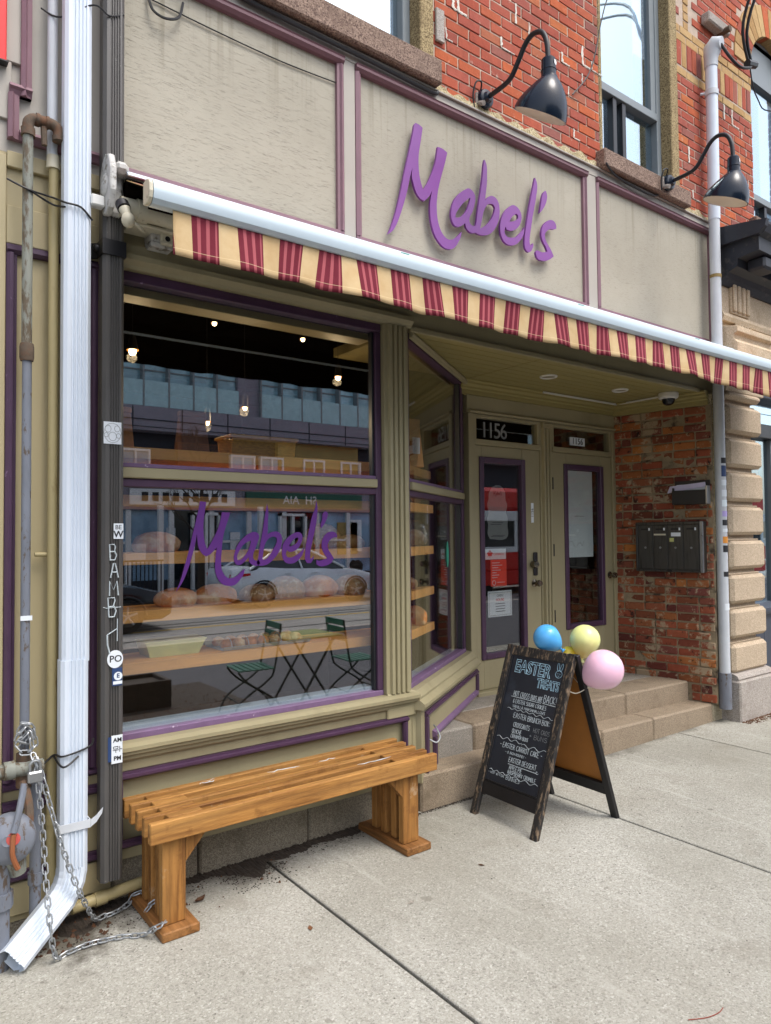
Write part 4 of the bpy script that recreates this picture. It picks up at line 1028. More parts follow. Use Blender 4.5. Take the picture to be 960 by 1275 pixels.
# ------------------------------------------------------------------ neighbour on the left
ln = thing('left_neighbour_front', 'beige panelled front with purple mouldings behind the downpipes', 'shopfront', (.2, 0, 0))
obj('upper_board', MB().box(-2.6, .984, .012, .08, 3.40, 7.4), TAUPE, ln)
obj('band_board', MB().box(-2.6, .55, -.004, .08, 3.54, 3.80, .003), TAUPE, ln)
obj('white_board', MB().box(.525, .588, -.006, .012, 3.80, 7.4, .003), TAUPE, ln)
obj('lower_panel', MB().box(-2.6, .984, .012, .08, .06, 3.399), BEIGE, ln)
obj('stile_board', MB().box(-2.6, .533, -.006, .012, .10, 3.38, .003), BEIGE, ln)
obj('rail_board', MB().box(.534, .984, -.004, .012, 2.992, 3.16, .003), BEIGE, ln)
obj('ledge_board', MB().box(.534, .984, -.01, .012, 3.33, 3.40, .003), BEIGE, ln)
obj('base_board', MB().box(.534, .984, -.006, .012, .09, .225, .003), BEIGE, ln)
obj('stall_block', MB().box(-2.6, .984, .02, .2, -.1, .10, .008), FOUND, ln)
w = .046
for (pts) in ([('v',.585,.630,3.655,7.4),('h',.54,.63,3.655,3.70),('v',.535,.58,3.455,3.654),('h',.581,.984,3.455,3.50)]):
    k, a, b, c, d = pts
    if k == 'v': obj('upper_trim', MB().extrz([(a,.012),(a,-.02),(a+(b-a)*.35,-.034),(a+(b-a)*.55,-.02),(b,-.012),(b,.012)], c, d), MAUVE, ln)
    else: obj('upper_trim', MB().extr([(.012,c),(-.012,c),(-.022,c+(d-c)*.4),(-.034,c+(d-c)*.6),(-.022,d),(.012,d)], a, b), MAUVE, ln)
obj('display_frame', MB().box(-2.3, .34, -.012, .0, 2.45, 2.55, .003).box(-2.3, .34, -.012, .0, .75, .85, .003).box(-2.3, -2.2, -.012, .0, .851, 2.449, .003).box(.24, .34, -.012, .0, .851, 2.449, .003), PURPLE, ln)
obj('display_glass', MB().box(-2.2, .24, -.0105, -.0085, .85, 2.45), CARGLASS, ln)
moulding('panel_trim', None, .535, .92, .62, 2.99, .042, PURPLE, ln, .034, .012)
moulding('panel_trim', None, .535, .975, .232, .575, .042, PURPLE, ln, .034, .012)
rs = thing('red_sign', 'bright red sign edge high on the beige front beside the grey conduit', 'sign', (.2, -.02, 3.8))
obj('sign_board', MB().box(-1.9, .525, -.035, -.007, 3.775, 4.9, .004), REDSIGN, rs)
obj('sign_rim', MB().box(-1.9, .531, -.05, -.006, 3.765, 3.774, .002), BLACK, rs)

# ------------------------------------------------------------------ awning
awn = thing('retractable_awning', 'part-open retractable awning with pale front bar and maroon striped valance', 'awning', (3.8, -.1, 3.3))
barp = [(-.795,2.945),(-.82,2.938),(-.845,2.94),(-.862,2.955),(-.868,2.978),(-.866,3.006),(-.855,3.024),(-.828,3.034),(-.795,3.03)]
obj('front_bar', MB().extr(barp, .885, 6.9), AWNBAR, awn, smooth=True, angle=30)
obj('bar_end_cap', MB().extr([(y-.0, z) for y, z in barp], .868, .884), CREAMY, awn, bevel=.004)
obj('bar_back_shade', MB().box(.892, 6.895, -.7935, -.781, 2.943, 3.016), AWN_SHADE, awn)  # added strip, near-black so the bar's back mirrors dark in the glass
obj('bar_lip', MB().box(.90, 6.89, -.794, -.780, 3.018, 3.032, .002), AWNBAR, awn)
for x_ in (2.05, 3.35, 4.6, 5.9): obj('paint_chip', MB().box(x_, x_+.05, -.859, -.857, 3.020, 3.0235).box(x_+.04, x_+.09, -.8505, -.849, 3.0235, 3.027), TEAL, awn)
va = MB(); uvs = []
NX, NZ = 420, 8
X0, X1 = .968, 6.80
def vfn(u, v):
    x = X0+(X1-X0)*u
    amp = (1-v)
    y = -.835+amp*(.010*math.sin(x*9.3)+.007*math.sin(x*23+1)+.012*math.sin(x*2.7))-.006*amp
    zb = 2.765+.003*math.sin(x*14)+.002*math.sin(x*33+2)
    if x > 4.6: zb -= .022*min(1, (x-4.6)/.8)*(1-.3*math.sin(x*5))
    return (x, y, zb+(2.945-zb)*v)
va.grid(vfn, NX, NZ)
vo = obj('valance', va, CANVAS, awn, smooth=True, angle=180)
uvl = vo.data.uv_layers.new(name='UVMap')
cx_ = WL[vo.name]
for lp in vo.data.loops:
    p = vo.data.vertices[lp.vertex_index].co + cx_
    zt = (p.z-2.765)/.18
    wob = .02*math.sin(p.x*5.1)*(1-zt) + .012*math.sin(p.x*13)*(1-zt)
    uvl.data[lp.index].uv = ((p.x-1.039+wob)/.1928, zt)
vo.data.materials.clear(); vo.data.materials.append(AWN_SHADE); vo.data.materials.append(CANVAS)  # inner face near-black so its mirror image in the glass stays dark
sm = vo.modifiers.new('thick', 'SOLIDIFY'); sm.thickness = .0022; sm.offset = 0; sm.material_offset = 1
obj('canvas', MB().extr([(-.795,3.012),(-.19,3.322),(-.19,3.326),(-.795,3.016)], .99, 6.78), CANVAS2, awn)
obj('canvas_dark_sheet', MB().extr([(-.795,3.005),(-.19,3.315),(-.19,3.319),(-.795,3.009)], .985, 6.785), AWN_SHADE, awn)  # added sheet, near-black so the canvas underside mirrors dark
obj('roller', MB().tube([(1.0,-.15,3.305),(6.82,-.15,3.305)], .044, 14), AWN_SHADE, awn, smooth=True)  # roller coloured near-black to stand for the dark gap
obj('hood', MB().extr([(-.03,3.365),(-.19,3.355),(-.215,3.335),(-.222,3.338),(-.195,3.366),(-.03,3.378)], .99, 6.85), WHITE, awn)
obj('hood_end_cap', MB().box(6.851, 6.87, -.225, -.03, 3.26, 3.38, .006), CREAMY, awn)
obj('torsion_bar', MB().tube([(.97,-.16,3.212),(6.80,-.16,3.212)], .044, 18), CREAMY, awn, smooth=True)
obj('clamp', MB().tube([(1.045,-.16,3.212),(1.095,-.16,3.212)], .051, 18), CREAMY, awn, smooth=True, angle=50)
obj('mount_foot', MB().box(1.02, 1.30, -.15, -.02, 3.150, 3.166, .004), CREAMY, awn)
# cast end bracket with round cheek and winding eye
ec = [(.0,-.13),(.04,-.12),(.075,-.07),(.085,.0),(.08,.07),(.05,.125),(.0,.15),(-.05,.13),(-.08,.06),(-.08,-.04),(-.05,-.11)]
obj('end_bracket', MB().add([(x, -.16+a*1.0, 3.285+b) for x in (.905,.935) for a, b in ec], [tuple(range(11))[::-1], tuple(range(11,22))]+[(i,(i+1)%11,11+(i+1)%11,11+i) for i in range(11)]), CASTGREY, awn, bevel=.008)
obj('end_bracket', MB().box(.936, 1.0, -.215, -.07, 3.345, 3.40, .018).box(.936, .99, -.15, -.06, 3.17, 3.36, .012), CASTGREY, awn)
obj('bracket_boss', MB().lathe([(0,.012),(.035,.01),(.05,0)], 18, along((.904,-.16,3.29),(-1,0,0))), CASTGREY, awn, smooth=True)
obj('square_shaft', MB().box(.845, .904, -.17, -.12, 3.185, 3.235, .006), WHITE2, awn)
obj('winding_gear', MB().tube([(.96,-.225,3.195),(.965,-.245,3.165)], .030, 14), BLACK, awn, smooth=True)
obj('winding_eye', MB().tube([(.966,-.247,3.162),(.972,-.262,3.13)], [.026,.020], 14).ball((.975,-.27,3.108), .030, sq=(1,1,1.15)), CREAMY, awn, smooth=True)
obj('release_pin', MB().tube(smooth_path([(1.0,-.2,3.13),(1.03,-.22,3.118),(1.05,-.21,3.108),(1.07,-.19,3.11)]), .008, 8), CREAMY, awn, smooth=True)
for (sx, xe) in ((1, 1.55), (-1, 5.6)):
    xs_ = 1.25 if sx == 1 else 6.5
    obj('folding_arm', MB().tube([(xs_,-.15,3.19),(xs_+sx*1.1,-.30,3.11)], .026, 8).tube([(xs_+sx*1.1,-.30,3.10),(xs_+sx*.55,-.80,2.99)], .022, 8).ball((xs_+sx*1.1,-.30,3.105), .04), AWN_SHADE, awn, smooth=True)  # shade put into the arms' colour so they vanish from the mirror image
# wall box below the bracket
wb = thing('awning_arm_box', 'small grey junction box on the wall under the awning bracket', 'junction box', (1.19, -.05, 3.1))
obj('box_body', MB().box(1.135, 1.243, -.10, 0.0, 3.115, 3.186, .006).box(1.135, 1.243, -.10, 0.0, 3.09, 3.114, .004), CASTGREY, wb)
obj('socket', MB().box(1.185, 1.24, -.15, -.1005, 3.155, 3.19, .006).box(1.175, 1.235, -.128, -.1005, 3.10, 3.154, .006), CREAMY, wb)
obj('socket_hole', MB().tube([(1.205,-.128,3.127),(1.205,-.1295,3.127)], .013, 12), BLACK, wb)

# ------------------------------------------------------------------ sign lettering
sg = thing('shop_sign', "raised violet script lettering on the middle taupe fascia panel", 'sign lettering', (3.4, -.04, 3.9))
for k, loops in SIGN_LETTERS.items():
    me = curve_mesh(loops, .0085, .0)
    mb = MB(M4((0,-.030-(.0012 if k in 'bls' else 0),0), (1,0,0), (0,0,1), (0,-1,0))); mb.mesh(me)
    lt = obj('apostrophe' if k == 'q' else 'letter', mb, LETTER, sg)
    continue
    xs_ = [p[0] for p in loops[0]]; zs_ = [p[1] for p in loops[0]]
    st_ = MB()
    for q in (loops[0][len(loops[0])//4], loops[0][len(loops[0])*3//4]):
        c_ = (sum(xs_)/len(xs_)); d_ = (sum(zs_)/len(zs_))
        st_.tube([(q[0]*.97+c_*.03, -.031, q[1]*.97+d_*.03), (q[0]*.97+c_*.03, .013, q[1]*.97+d_*.03)], .006, 6)
    obj('stand_off', st_, BLACK, lt)
dc = thing('window_lettering', "flat purple vinyl script stuck on the lower display window pane", 'window lettering', (1.8, .045, 1.6))
for k, loops in DECAL_LETTERS.items():
    me = curve_mesh(loops, .0006)
    mb = MB(M4((0,.0455,0), (1,0,0), (0,0,1), (0,-1,0))); mb.mesh(me)
    obj('apostrophe' if k == 'q' else 'letter', mb, VINYL, dc)

# ------------------------------------------------------------------ gooseneck lamps
def lamp(xb, label, a1v, yb=0.0):
    t = thing('gooseneck_lamp', label, 'wall lamp', (xb, 0, 4.685), 'gooseneck lamps over the sign')
    obj('wall_box', MB().box(xb-.075, xb-.005, -.02, .02, 4.63, 4.72, .008).tube([(xb-.05,-.022,4.64),(xb-.05,-.06,4.625)], .018, 8), STONEGREY, t)
    obj('wall_plate', MB().lathe([(.0,.075),(.03,.07),(.04,.05),(.058,.045),(.066,.03),(.066,.0)], 24, along((xb,.0,4.685),(0,-1,0))), NAVY, t, smooth=True, angle=45)
    ph = smooth_path([(xb,-.07,4.687),(xb,-.20,4.692),(xb,-.27,4.715),(xb,-.335,4.79),(xb,-.395,4.865),(xb,-.46,4.892),(xb,-.53,4.862),(xb,-.567,4.78),(xb,-.577,4.66)], 6)
    obj('neck', MB().tube(ph, .0165, 10), RUBBERDK, t, smooth=True)
    hd = obj('lamp_holder', MB().lathe([(.0,.0),(.034,.0),(.044,-.012),(.046,-.075),(.049,-.078),(.049,-.084),(.046,-.087),(.046,-.12),(.054,-.126),(.056,-.14),(.0,-.14)], 20, Matrix.Translation((xb,-.578,4.668))), NAVY, t, smooth=True, angle=35)
    obj('maker_sticker', MB().lathe([(0,.0015),(.017,.001),(.017,0)], 14, along((xb+.012,-.622,4.625),(.25,-1,0))), WHITE2, hd)
    c0 = Vector((xb,-.577,4.545)); c1 = Vector((xb,-.505,4.335)); a0 = Vector((0,0,-1)); a1 = Vector(a1v).normalized()
    rings = []
    N = 14; n = 32
    for i in range(N+1):
        q = i/N
        c = c0.lerp(c1, q); ax = a0.lerp(a1, q**1.1).normalized()
        r = .046+(.172-.046)*(1-(1-q)**1.8)
        e1 = Vector((1,0,0)); e2 = ax.cross(e1).normalized()
        rings.append([c+r*(math.cos(2*PI*k/n)*e1+math.sin(2*PI*k/n)*e2) for k in range(n)])
    vs = [p for rg in rings for p in rg]
    fs = [(i*n+k, i*n+(k+1)%n, (i+1)*n+(k+1)%n, (i+1)*n+k) for i in range(N) for k in range(n)]
    sh = MB().add(vs, fs)
    inn = []
    for i, rg in enumerate(rings):
        cc = sum(rg, Vector())/n
        inn.append([cc+(p-cc)*(.965 if i else .8) for p in rg])
    mb2 = MB().add([p for rg in inn for p in rg], fs)
    rim = MB().add(rings[-1]+inn[-1], [(k,(k+1)%n,n+(k+1)%n,n+k) for k in range(n)])
    so = obj('shade', sh, NAVY, t, smooth=True, angle=80)
    obj('shade_lining', mb2, WHITEIN, so, smooth=True, angle=80)
    obj('shade_rim', rim, NAVY, so)
    obj('lamp_bulb', MB().ball((xb,-.54,4.43), .04), WHITE2, t, smooth=True)
    obj('feed_cable', MB().tube(smooth_path([(xb-.04,-.02,4.72),(xb-.06,-.05,4.77),(xb-.1,-.04,4.76),(xb-.11,-.02,4.68),(xb-.09,-.01,4.60)]), .006, 6), RUBBERDK, t, smooth=True)
    t.location.y = yb
lamp(3.46, 'navy gooseneck lamp on red brick above the violet lettering', (.15,.50,-.85))
lamp(5.565, 'navy gooseneck lamp beside the white pipe, its pale lining showing', (-.16,.34,-.93), -.086)

# ------------------------------------------------------------------ pipes on the left
def fluted(x0, x1, y0, y1, nf=4):
    # rectangular downspout section with ribbed front, anticlockwise
    pts = [(x0+.012,y1),(x0,y1-.012),(x0,y0+.014),(x0+.014,y0)]
    w_ = (x1-x0-.05)/nf
    for k in range(nf):
        a = x0+.03+k*w_
        pts += [(a,y0),(a+w_*.22,y0+.007),(a+w_*.6,y0+.007),(a+w_*.82,y0)]
    pts += [(x1-.014,y0),(x1,y0+.014),(x1,y1-.012),(x1-.012,y1)]
    return pts
wd_ = thing('white_downspout', 'tall white ribbed downspout that elbows out onto the pavement', 'downspout', (.79, -.12, 0))
obj('pipe_section', MB().extrz(fluted(.735,.848,-.165,-.085), 1.165, 7.3), WHITE, wd_)
obj('pipe_section', MB().extrz(fluted(.731,.843,-.168,-.082), .288, 1.175), WHITE, wd_)
# elbow and spout: sweep the section round the bend
sec = fluted(-.056,.056,-.043,.043)
path = [((.787,-.125,.345),(0,0,-1))]
axis_h = Vector((-.75,-.47,-.44)).normalized()
c0 = Vector((.787,-.125,.29))
cur = c0.copy(); d0 = Vector((0,0,-1))
stations = [(cur.copy(), d0.copy())]
NB = 9
for i in range(1, NB+1):
    t = i/NB
    d = d0.lerp(axis_h, t).normalized()
    cur = cur+d*.0195
    stations.append((cur.copy(), d))
cur = cur+axis_h*.235; stations.append((cur.copy(), axis_h))
front = Vector((0,-1,0))
vs = []; n = len(sec)
for i, (c, d) in enumerate(stations):
    if i == 0: fr = front.copy()
    else:
        pd = stations[i-1][1]; ax_ = pd.cross(d)
        if ax_.length > 1e-6: fr = Matrix.Rotation(pd.angle(d), 3, ax_.normalized()) @ fr
        fr = (fr-d*fr.dot(d)).normalized()
    sd = d.cross(fr).normalized()
    k = 1.0+(.025 if (0 < i < NB and i % 2) else 0)
    for (a, b) in sec: vs.append(c-sd*a*k*-1+fr*(-b)*k)
fs = [(i*n+j, i*n+(j+1)%n, (i+1)*n+(j+1)%n, (i+1)*n+j) for i in range(len(stations)-1) for j in range(n)]
el = obj('elbow_spout', MB().add(vs, fs), WHITE, wd_)
sdm = el.modifiers.new('thick', 'SOLIDIFY'); sdm.thickness = .003
obj('pipe_strap', MB().extrz([(.724,-.08),(.724,-.174),(.851,-.174),(.851,-.08),(.847,-.08),(.847,-.1705),(.728,-.1705),(.728,-.08)], .452, .487), CONDUIT_W, wd_)
obj('strap_tail', MB().add([(.8515,-.176,.455),(.8515,-.176,.485),(.875,-.172,.468),(.875,-.172,.497),(.90,-.166,.497),(.905,-.166,.523),(.8515,-.173,.455),(.8515,-.173,.485),(.875,-.169,.468),(.875,-.169,.497),(.90,-.163,.497),(.905,-.163,.523)], [(0,2,3,1),(2,4,5,3),(6,7,9,8),(8,9,11,10),(0,1,7,6),(4,10,11,5),(0,6,8,2),(2,8,10,4),(1,3,9,7),(3,5,11,9)]), CONDUIT_W, wd_)
dp = thing('dark_downspout', 'dark grey ribbed downspout beside the shop window, stickers and graffiti on it', 'downspout', (.955, -.08, .17))
obj('pipe_section', MB().extrz(fluted(.908,1.004,-.125,-.045), .172, 7.3), DARKPIPE, dp)
obj('pipe_strap', MB().extrz([(.86,-.02),(.90,-.05),(.903,-.134),(1.009,-.134),(1.009,-.04),(1.003,-.04),(1.003,-.128),(.909,-.128),(.906,-.045),(.865,-.01)], 2.99, 3.06), BLACK, dp)
obj('strap_bolt', MB().ball((.895,-.07,3.03), .018), BLACK, dp)
def sticker(x0, x1, z0, z1, m, nm, parent=dp, y=-.1285, th=.0012): return obj(nm, MB().box(x0, x1, y, y+th, z0, z1), m, parent)
s1 = sticker(.912, .99, 2.125, 2.225, PAPER, 'round_sticker')
mb = MB(facade_frame(.951, -.1293, 2.175))
for rr, cx, cy in ((.045,0,0),(.016,-.02,.018),(.014,.02,.02),(.02,.0,-.016),(.011,.026,-.012),(.01,-.028,-.01)):
    mb.tube([(cx+rr*math.cos(a/12*2*PI)*.85, cy+rr*math.sin(a/12*2*PI), 0) for a in range(12)], .0009, 4, closed=True)
obj('sticker_print', mb, GREYFILM, s1)
s2 = sticker(.957, 1.0, 1.695, 1.765, PAPER, 'letter_sticker')
mb = MB(facade_frame(.978,-.1293,1.747)); mb.mesh(text_mesh('BE', .028, .0003)); mb.T = facade_frame(.978,-.1293,1.715); mb.mesh(text_mesh('W', .04, .0003, offset=.001)); obj('sticker_print', mb, INK, s2)
mb = MB(facade_frame(0,-.1285,0))
for ch, za, zb, xa, xb in (('B',1.60,1.67,.94,.972),('A',1.52,1.585,.945,.978),('M',1.44,1.505,.94,.975),('B',1.345,1.43,.935,.972)):
    for st in STROKES[ch]:
        mb.tube([(xa+(xb-xa)*p[0]/4+random.uniform(-.003,.003), za+(zb-za)*p[1]/6, 0) for p in st], .0030, 4)
mb.tube([(.975,1.335,0),(.974,1.235,0)], .0022, 4).tube([(.93,1.265,0),(.972,1.29,0)], .0026, 4).tube([(.93,1.265,0),(.932,1.22,0),(.942,1.18,0)], .0034, 4)
mb.tube([(.912,1.39,0),(.925,1.385,0),(.99,1.387,0)], .0016, 4)
obj('graffiti_tag', mb, CHALK, dp)
s3 = obj('oval_sticker', MB().lathe([(0,.001),(.035,.0008),(.035,0)], 24, M4((.965,-.1285,1.155),(1.0,0,0),(0,0,1.15),(0,-1,0))), PAPER, dp)
mb = MB(facade_frame(.967,-.1298,1.155)); mb.mesh(text_mesh('PO', .042, .0003, offset=.0006)); obj('sticker_print', mb, INK, s3)
s4 = sticker(.952, .996, 1.035, 1.115, NAVYST, 'blue_sticker')
mb = MB(facade_frame(.978,-.1293,1.078)); mb.lathe([(0,.0004),(.019,.0002),(.019,0)], 16); mb.T = facade_frame(.976,-.1293,1.05); mb.box(-.02,.02,-.008,.006,0,.0004); obj('sticker_print', mb, PAPER, s4)
mb = MB(facade_frame(.978,-.1299,1.079)); mb.mesh(text_mesh('E', .026, .0003, offset=.001)); obj('sticker_letter', mb, NAVYST, s4)
sticker(.935, .975, .70, .81, NAVYST, 'blue_sticker', y=-.1280)
s5 = sticker(.950, .998, .690, .815, PAPER, 'white_sticker', y=-.1295)
mb = MB(facade_frame(.976,-.1302,.793)); mb.mesh(text_mesh('AM', .026, .0003, offset=.0008)); mb.T = facade_frame(.976,-.1302,.712); mb.mesh(text_mesh('PM', .026, .0003, offset=.0008))
mb.T = facade_frame(.976,-.1302,.752)
for (a,b,c,d) in ((-.017,.013,.002,.013),(-.017,.013,-.017,.003),(-.017,.003,.002,.003),(.002,.013,.002,.003),(-.02,-.003,.006,-.003),(-.007,-.003,-.007,-.014),(.010,.013,.010,-.012),(.010,.0,.02,.0)):
    mb.tube([(a,b,0),(c,d,0)], .0014, 4)
obj('sticker_print', mb, INK, s5)

gp = thing('rusty_gas_pipe', 'thin rusty gas pipe with a swan-neck top running up the beige front', 'gas pipe', (.605, -.1, .8))
obj('upper_pipe', MB().tube([(.600,-.1,2.52),(.600,-.1,3.47)], .021, 14), RUSTPAINT, gp, smooth=True)
obj('coupling', MB().tube([(.601,-.1,2.46),(.601,-.1,2.475),(.601,-.1,2.52),(.601,-.1,2.535)], [.026,.029,.029,.026], 14), RUST, gp, smooth=True)
obj('lower_pipe', MB().tube([(.602,-.1,.60),(.602,-.1,2.46)], .019, 14), GREYPIPE, gp, smooth=True)
obj('swan_neck', MB().tube([(.600,-.1,3.45),(.600,-.1,3.475)]+arc((.634,-.1,3.49),.034,PI,PI/2,5)+[(.655,-.1,3.524)]+arc((.69,-.1,3.49),.034,PI/2,0,5)+[(.724,-.1,3.46)], .024, 12).tube([(.600,-.1,3.44),(.600,-.1,3.475)],.029,12).tube([(.724,-.1,3.455),(.724,-.1,3.475)],.028,12).tube([(.63,-.1,3.524),(.645,-.1,3.524)],.028,12).tube([(.67,-.1,3.524),(.682,-.1,3.524)],.028,12), RUST, gp, smooth=True)
obj('plug', MB().tube([(.662,-.1,3.50),(.665,-.1,3.42)], [.014,.012], 8), RUST, gp)
obj('paper_tag', MB().box(.58,.625,-.122,-.119,1.355,1.375), PAPER, gp)
cd = thing('ochre_conduit', 'ochre painted conduit, white in its upper half, beside the white downspout', 'conduit', (.72, -.05, .1))
obj('upper_conduit', MB().tube([(.708,-.045,3.40),(.708,-.045,7.3)], .022, 14), CONDUIT_W, cd, smooth=True)
obj('collar', MB().tube([(.712,-.045,3.35),(.712,-.045,3.41)], [.029,.026], 14), CREAMY, cd, smooth=True)
obj('lower_conduit', MB().tube([(.716,-.045,3.36),(.72,-.045,1.2),(.722,-.045,.30),(.725,-.05,.22),(.745,-.06,.16),(.80,-.06,.14)], .022, 12), CONDUIT, cd, smooth=True)
obj('ground_conduit', MB().tube([(.80,-.06,.075),(1.10,-.03,.085),(1.22,-.02,.086)], .026, 12).tube([(.90,-.05,.078),(.95,-.046,.079)], .031, 12), CONDUIT, cd, smooth=True)
obj('conduit_joint', MB().tube([(.722,-.045,.46),(.722,-.045,.50)], .025, 12).tube([(.65,-.03,1.63),(.76,-.03,1.63)], .010, 8), CONDUIT, cd, smooth=True)
for (nm, lab, pts) in (('cable_tie', 'black wire tie knotted round the pipes high on the left', [(.52,-.1,3.23),(.60,-.126,3.195),(.70,-.075,3.21),(.735,-.17,3.16),(.80,-.172,3.155),(.85,-.168,3.11)]),
                   ('cable_tie', 'black wire wrapped round white downspout and conduit above the padlock', [(.66,-.1,.72),(.72,-.075,.76),(.735,-.173,.775),(.80,-.173,.785),(.852,-.165,.80),(.88,-.1,.81)])):
    tagp(obj(nm, MB().tube(smooth_path(pts), .0045, 6).tube(smooth_path([pts[1], (pts[2][0],pts[2][1]-.02,pts[2][2]-.04), (pts[3][0],pts[3][1],pts[3][2]-.02)]), .0045, 6), RUBBERDK, None, smooth=True), lab, 'wire')
tagp(obj('cable_tie', MB().tube(smooth_path([(.66,-.04,4.07),(.73,-.09,4.03),(.85,-.17,4.09),(.93,-.13,4.10),(1.0,-.12,4.14)]), .004, 6), RUBBERDK, None, smooth=True), 'thin black wire crossing the downpipes at the very top', 'wire')

# ------------------------------------------------------------------ gas meter corner, chain and padlock
gm = thing('gas_regulator', 'battered grey gas regulator with a red sticker at the bottom left corner', 'gas regulator', (.5, -.2, .1))
obj('disc_body', MB().lathe([(0,.05),(.02,.054),(.024,.05),(.06,.048),(.075,.036),(.09,.03),(.098,.01),(.098,-.012),(.085,-.03),(.05,-.045),(0,-.05)], 28, along((.525,-.24,.51),(-.3,-1,.15))), GREYPIPE, gm, smooth=True, angle=50)
obj('red_sticker', MB().lathe([(0,.056),(.024,.0555),(.026,.05)], 18, along((.545,-.243,.515),(-.3,-1,.15))), MAT('faded_red_sticker', '#c0544c', .5), gm)
obj('lever', MB().tube(smooth_path([(.575,-.26,.72),(.55,-.29,.62),(.53,-.30,.55)]), .013, 8), GREYPIPE, gm, smooth=True)
obj('lever_tip', MB().tube(smooth_path([(.53,-.30,.545),(.525,-.31,.47),(.545,-.31,.41)]), .010, 8), MAT('orange_tip', '#8a5230', .5), gm, smooth=True)
obj('valve_arm', MB().tube(smooth_path([(.59,-.16,.70),(.60,-.22,.60),(.585,-.26,.50),(.57,-.26,.46)]), .018, 8), RUST, gm, smooth=True)
obj('cross_pipe', MB().tube([(.2,-.13,.745),(.67,-.12,.74)], .03, 14).tube([(.52,-.13,.745),(.56,-.13,.745)], .038, 12), RUSTPAINT, gm, smooth=True)
obj('union', MB().tube([(.602,-.1,.66),(.602,-.1,.80)], .032, 10), RUST, gm, smooth=True)
obj('riser_pipe', MB().tube([(.50,-.22,.42),(.50,-.22,.33),(.50,-.22,.0)], [.04,.032,.032], 12).tube([(.50,-.22,.24),(.50,-.22,.30)], .045, 8), GREYPIPE, gm, smooth=True)
obj('meter_neck', MB().tube([(.54,-.23,.44),(.56,-.23,.36)], [.05,.03], 10), RUSTPAINT, gm, smooth=True)
obj('drop_pipe', MB().tube([(.645,-.11,.70),(.645,-.11,.0)], .023, 12).tube([(.645,-.11,.25),(.645,-.11,.30)], .029, 10), GREYPIPE, gm, smooth=True)
obj('scratched_star', MB(facade_frame(.585,-.0125+.03,.165)).tube([(-.03,0,0),(.03,.005,0)],.002,4).tube([(0,-.03,0),(.004,.03,0)],.002,4).tube([(-.022,-.02,0),(.022,.022,0)],.002,4).tube([(-.02,.022,0),(.02,-.022,0)],.002,4), CHALK, gm)
def chain_link():
    a, r = .012, .0095
    pts = arc((a,0,0), r, -PI/2, PI/2, 5, 'xy')+arc((-a,0,0), r, PI/2, 3*PI/2, 5, 'xy')
    return MB().tube(pts, .0033, 6, closed=True)
cht = thing('steel_chain', 'galvanised steel chain from the padlock down and along to the bench leg', 'chain', (.7, -.25, 0))
proto_link = obj('link', chain_link(), GALV, cht, smooth=True)
first = True
def run_chain(pts, sag=0):
    global first
    P_ = smooth_path(pts, 10); L = [0]
    for i in range(1, len(P_)): L.append(L[-1]+(P_[i]-P_[i-1]).length)
    step = .0315; s_ = 0; k = 0; j = 0
    while s_ < L[-1]:
        while j < len(L)-2 and L[j+1] < s_: j += 1
        t = (s_-L[j])/max(1e-6, L[j+1]-L[j])
        p = P_[j].lerp(P_[j+1], t); d = (P_[j+1]-P_[j]).normalized()
        q = d.to_track_quat('X', 'Z').to_matrix().to_4x4() @ Matrix.Rotation((PI/2 if k % 2 else 0)+.35+random.uniform(-.2,.2), 4, 'X')
        o = proto_link if first else proto_link.copy()
        if not first: COL.objects.link(o); o.parent = cht
        first = False
        o.matrix_basis = Matrix.Translation(p-WL[cht.name]) @ q
        s_ += step; k += 1
run_chain([(.628,-.16,.79),(.635,-.18,.751),(.645,-.215,.577),(.651,-.25,.424),(.652,-.30,.28),(.657,-.335,.166),(.672,-.33,.06),(.695,-.30,.012),(.74,-.285,.012),(.823,-.275,.012),(.941,-.30,.012),(1.02,-.345,.014),(1.06,-.41,.06),(1.085,-.405,.06),(1.12,-.35,.06)])
run_chain([(.64,-.15,.77),(.652,-.175,.729),(.684,-.205,.581),(.721,-.225,.43),(.767,-.225,.286),(.803,-.215,.193),(.86,-.16,.07),(.90,-.10,.014),(.93,-.085,.012),(.97,-.085,.012),(1.046,-.05,.014),(1.08,-.05,.05),(1.13,-.08,.06)])
run_chain([(.57,-.12,.88),(.60,-.135,.93),(.635,-.12,.88),(.60,-.135,.85),(.572,-.13,.87),(.60,-.14,.91),(.64,-.125,.84),(.60,-.14,.81),(.57,-.13,.84),(.61,-.145,.89),(.625,-.15,.82)])
run_chain([(1.085,-.215,.05),(1.11,-.225,.075),(1.135,-.24,.055),(1.16,-.225,.05)])
pk = thing('padlock', 'steel padlock hanging on the chain at the gas pipe', 'padlock', (.625, -.19, .72))
obj('lock_body', MB().box(.598, .655, -.205, -.175, .695, .742, .006), STEEL, pk, bevel=.002)
obj('shackle', MB().tube([(.607,-.19,.742),(.607,-.19,.765)]+arc((.6265,-.19,.765),.0195,PI,0,8)+[(.646,-.19,.742)], .0055, 8), STEEL, pk, smooth=True)

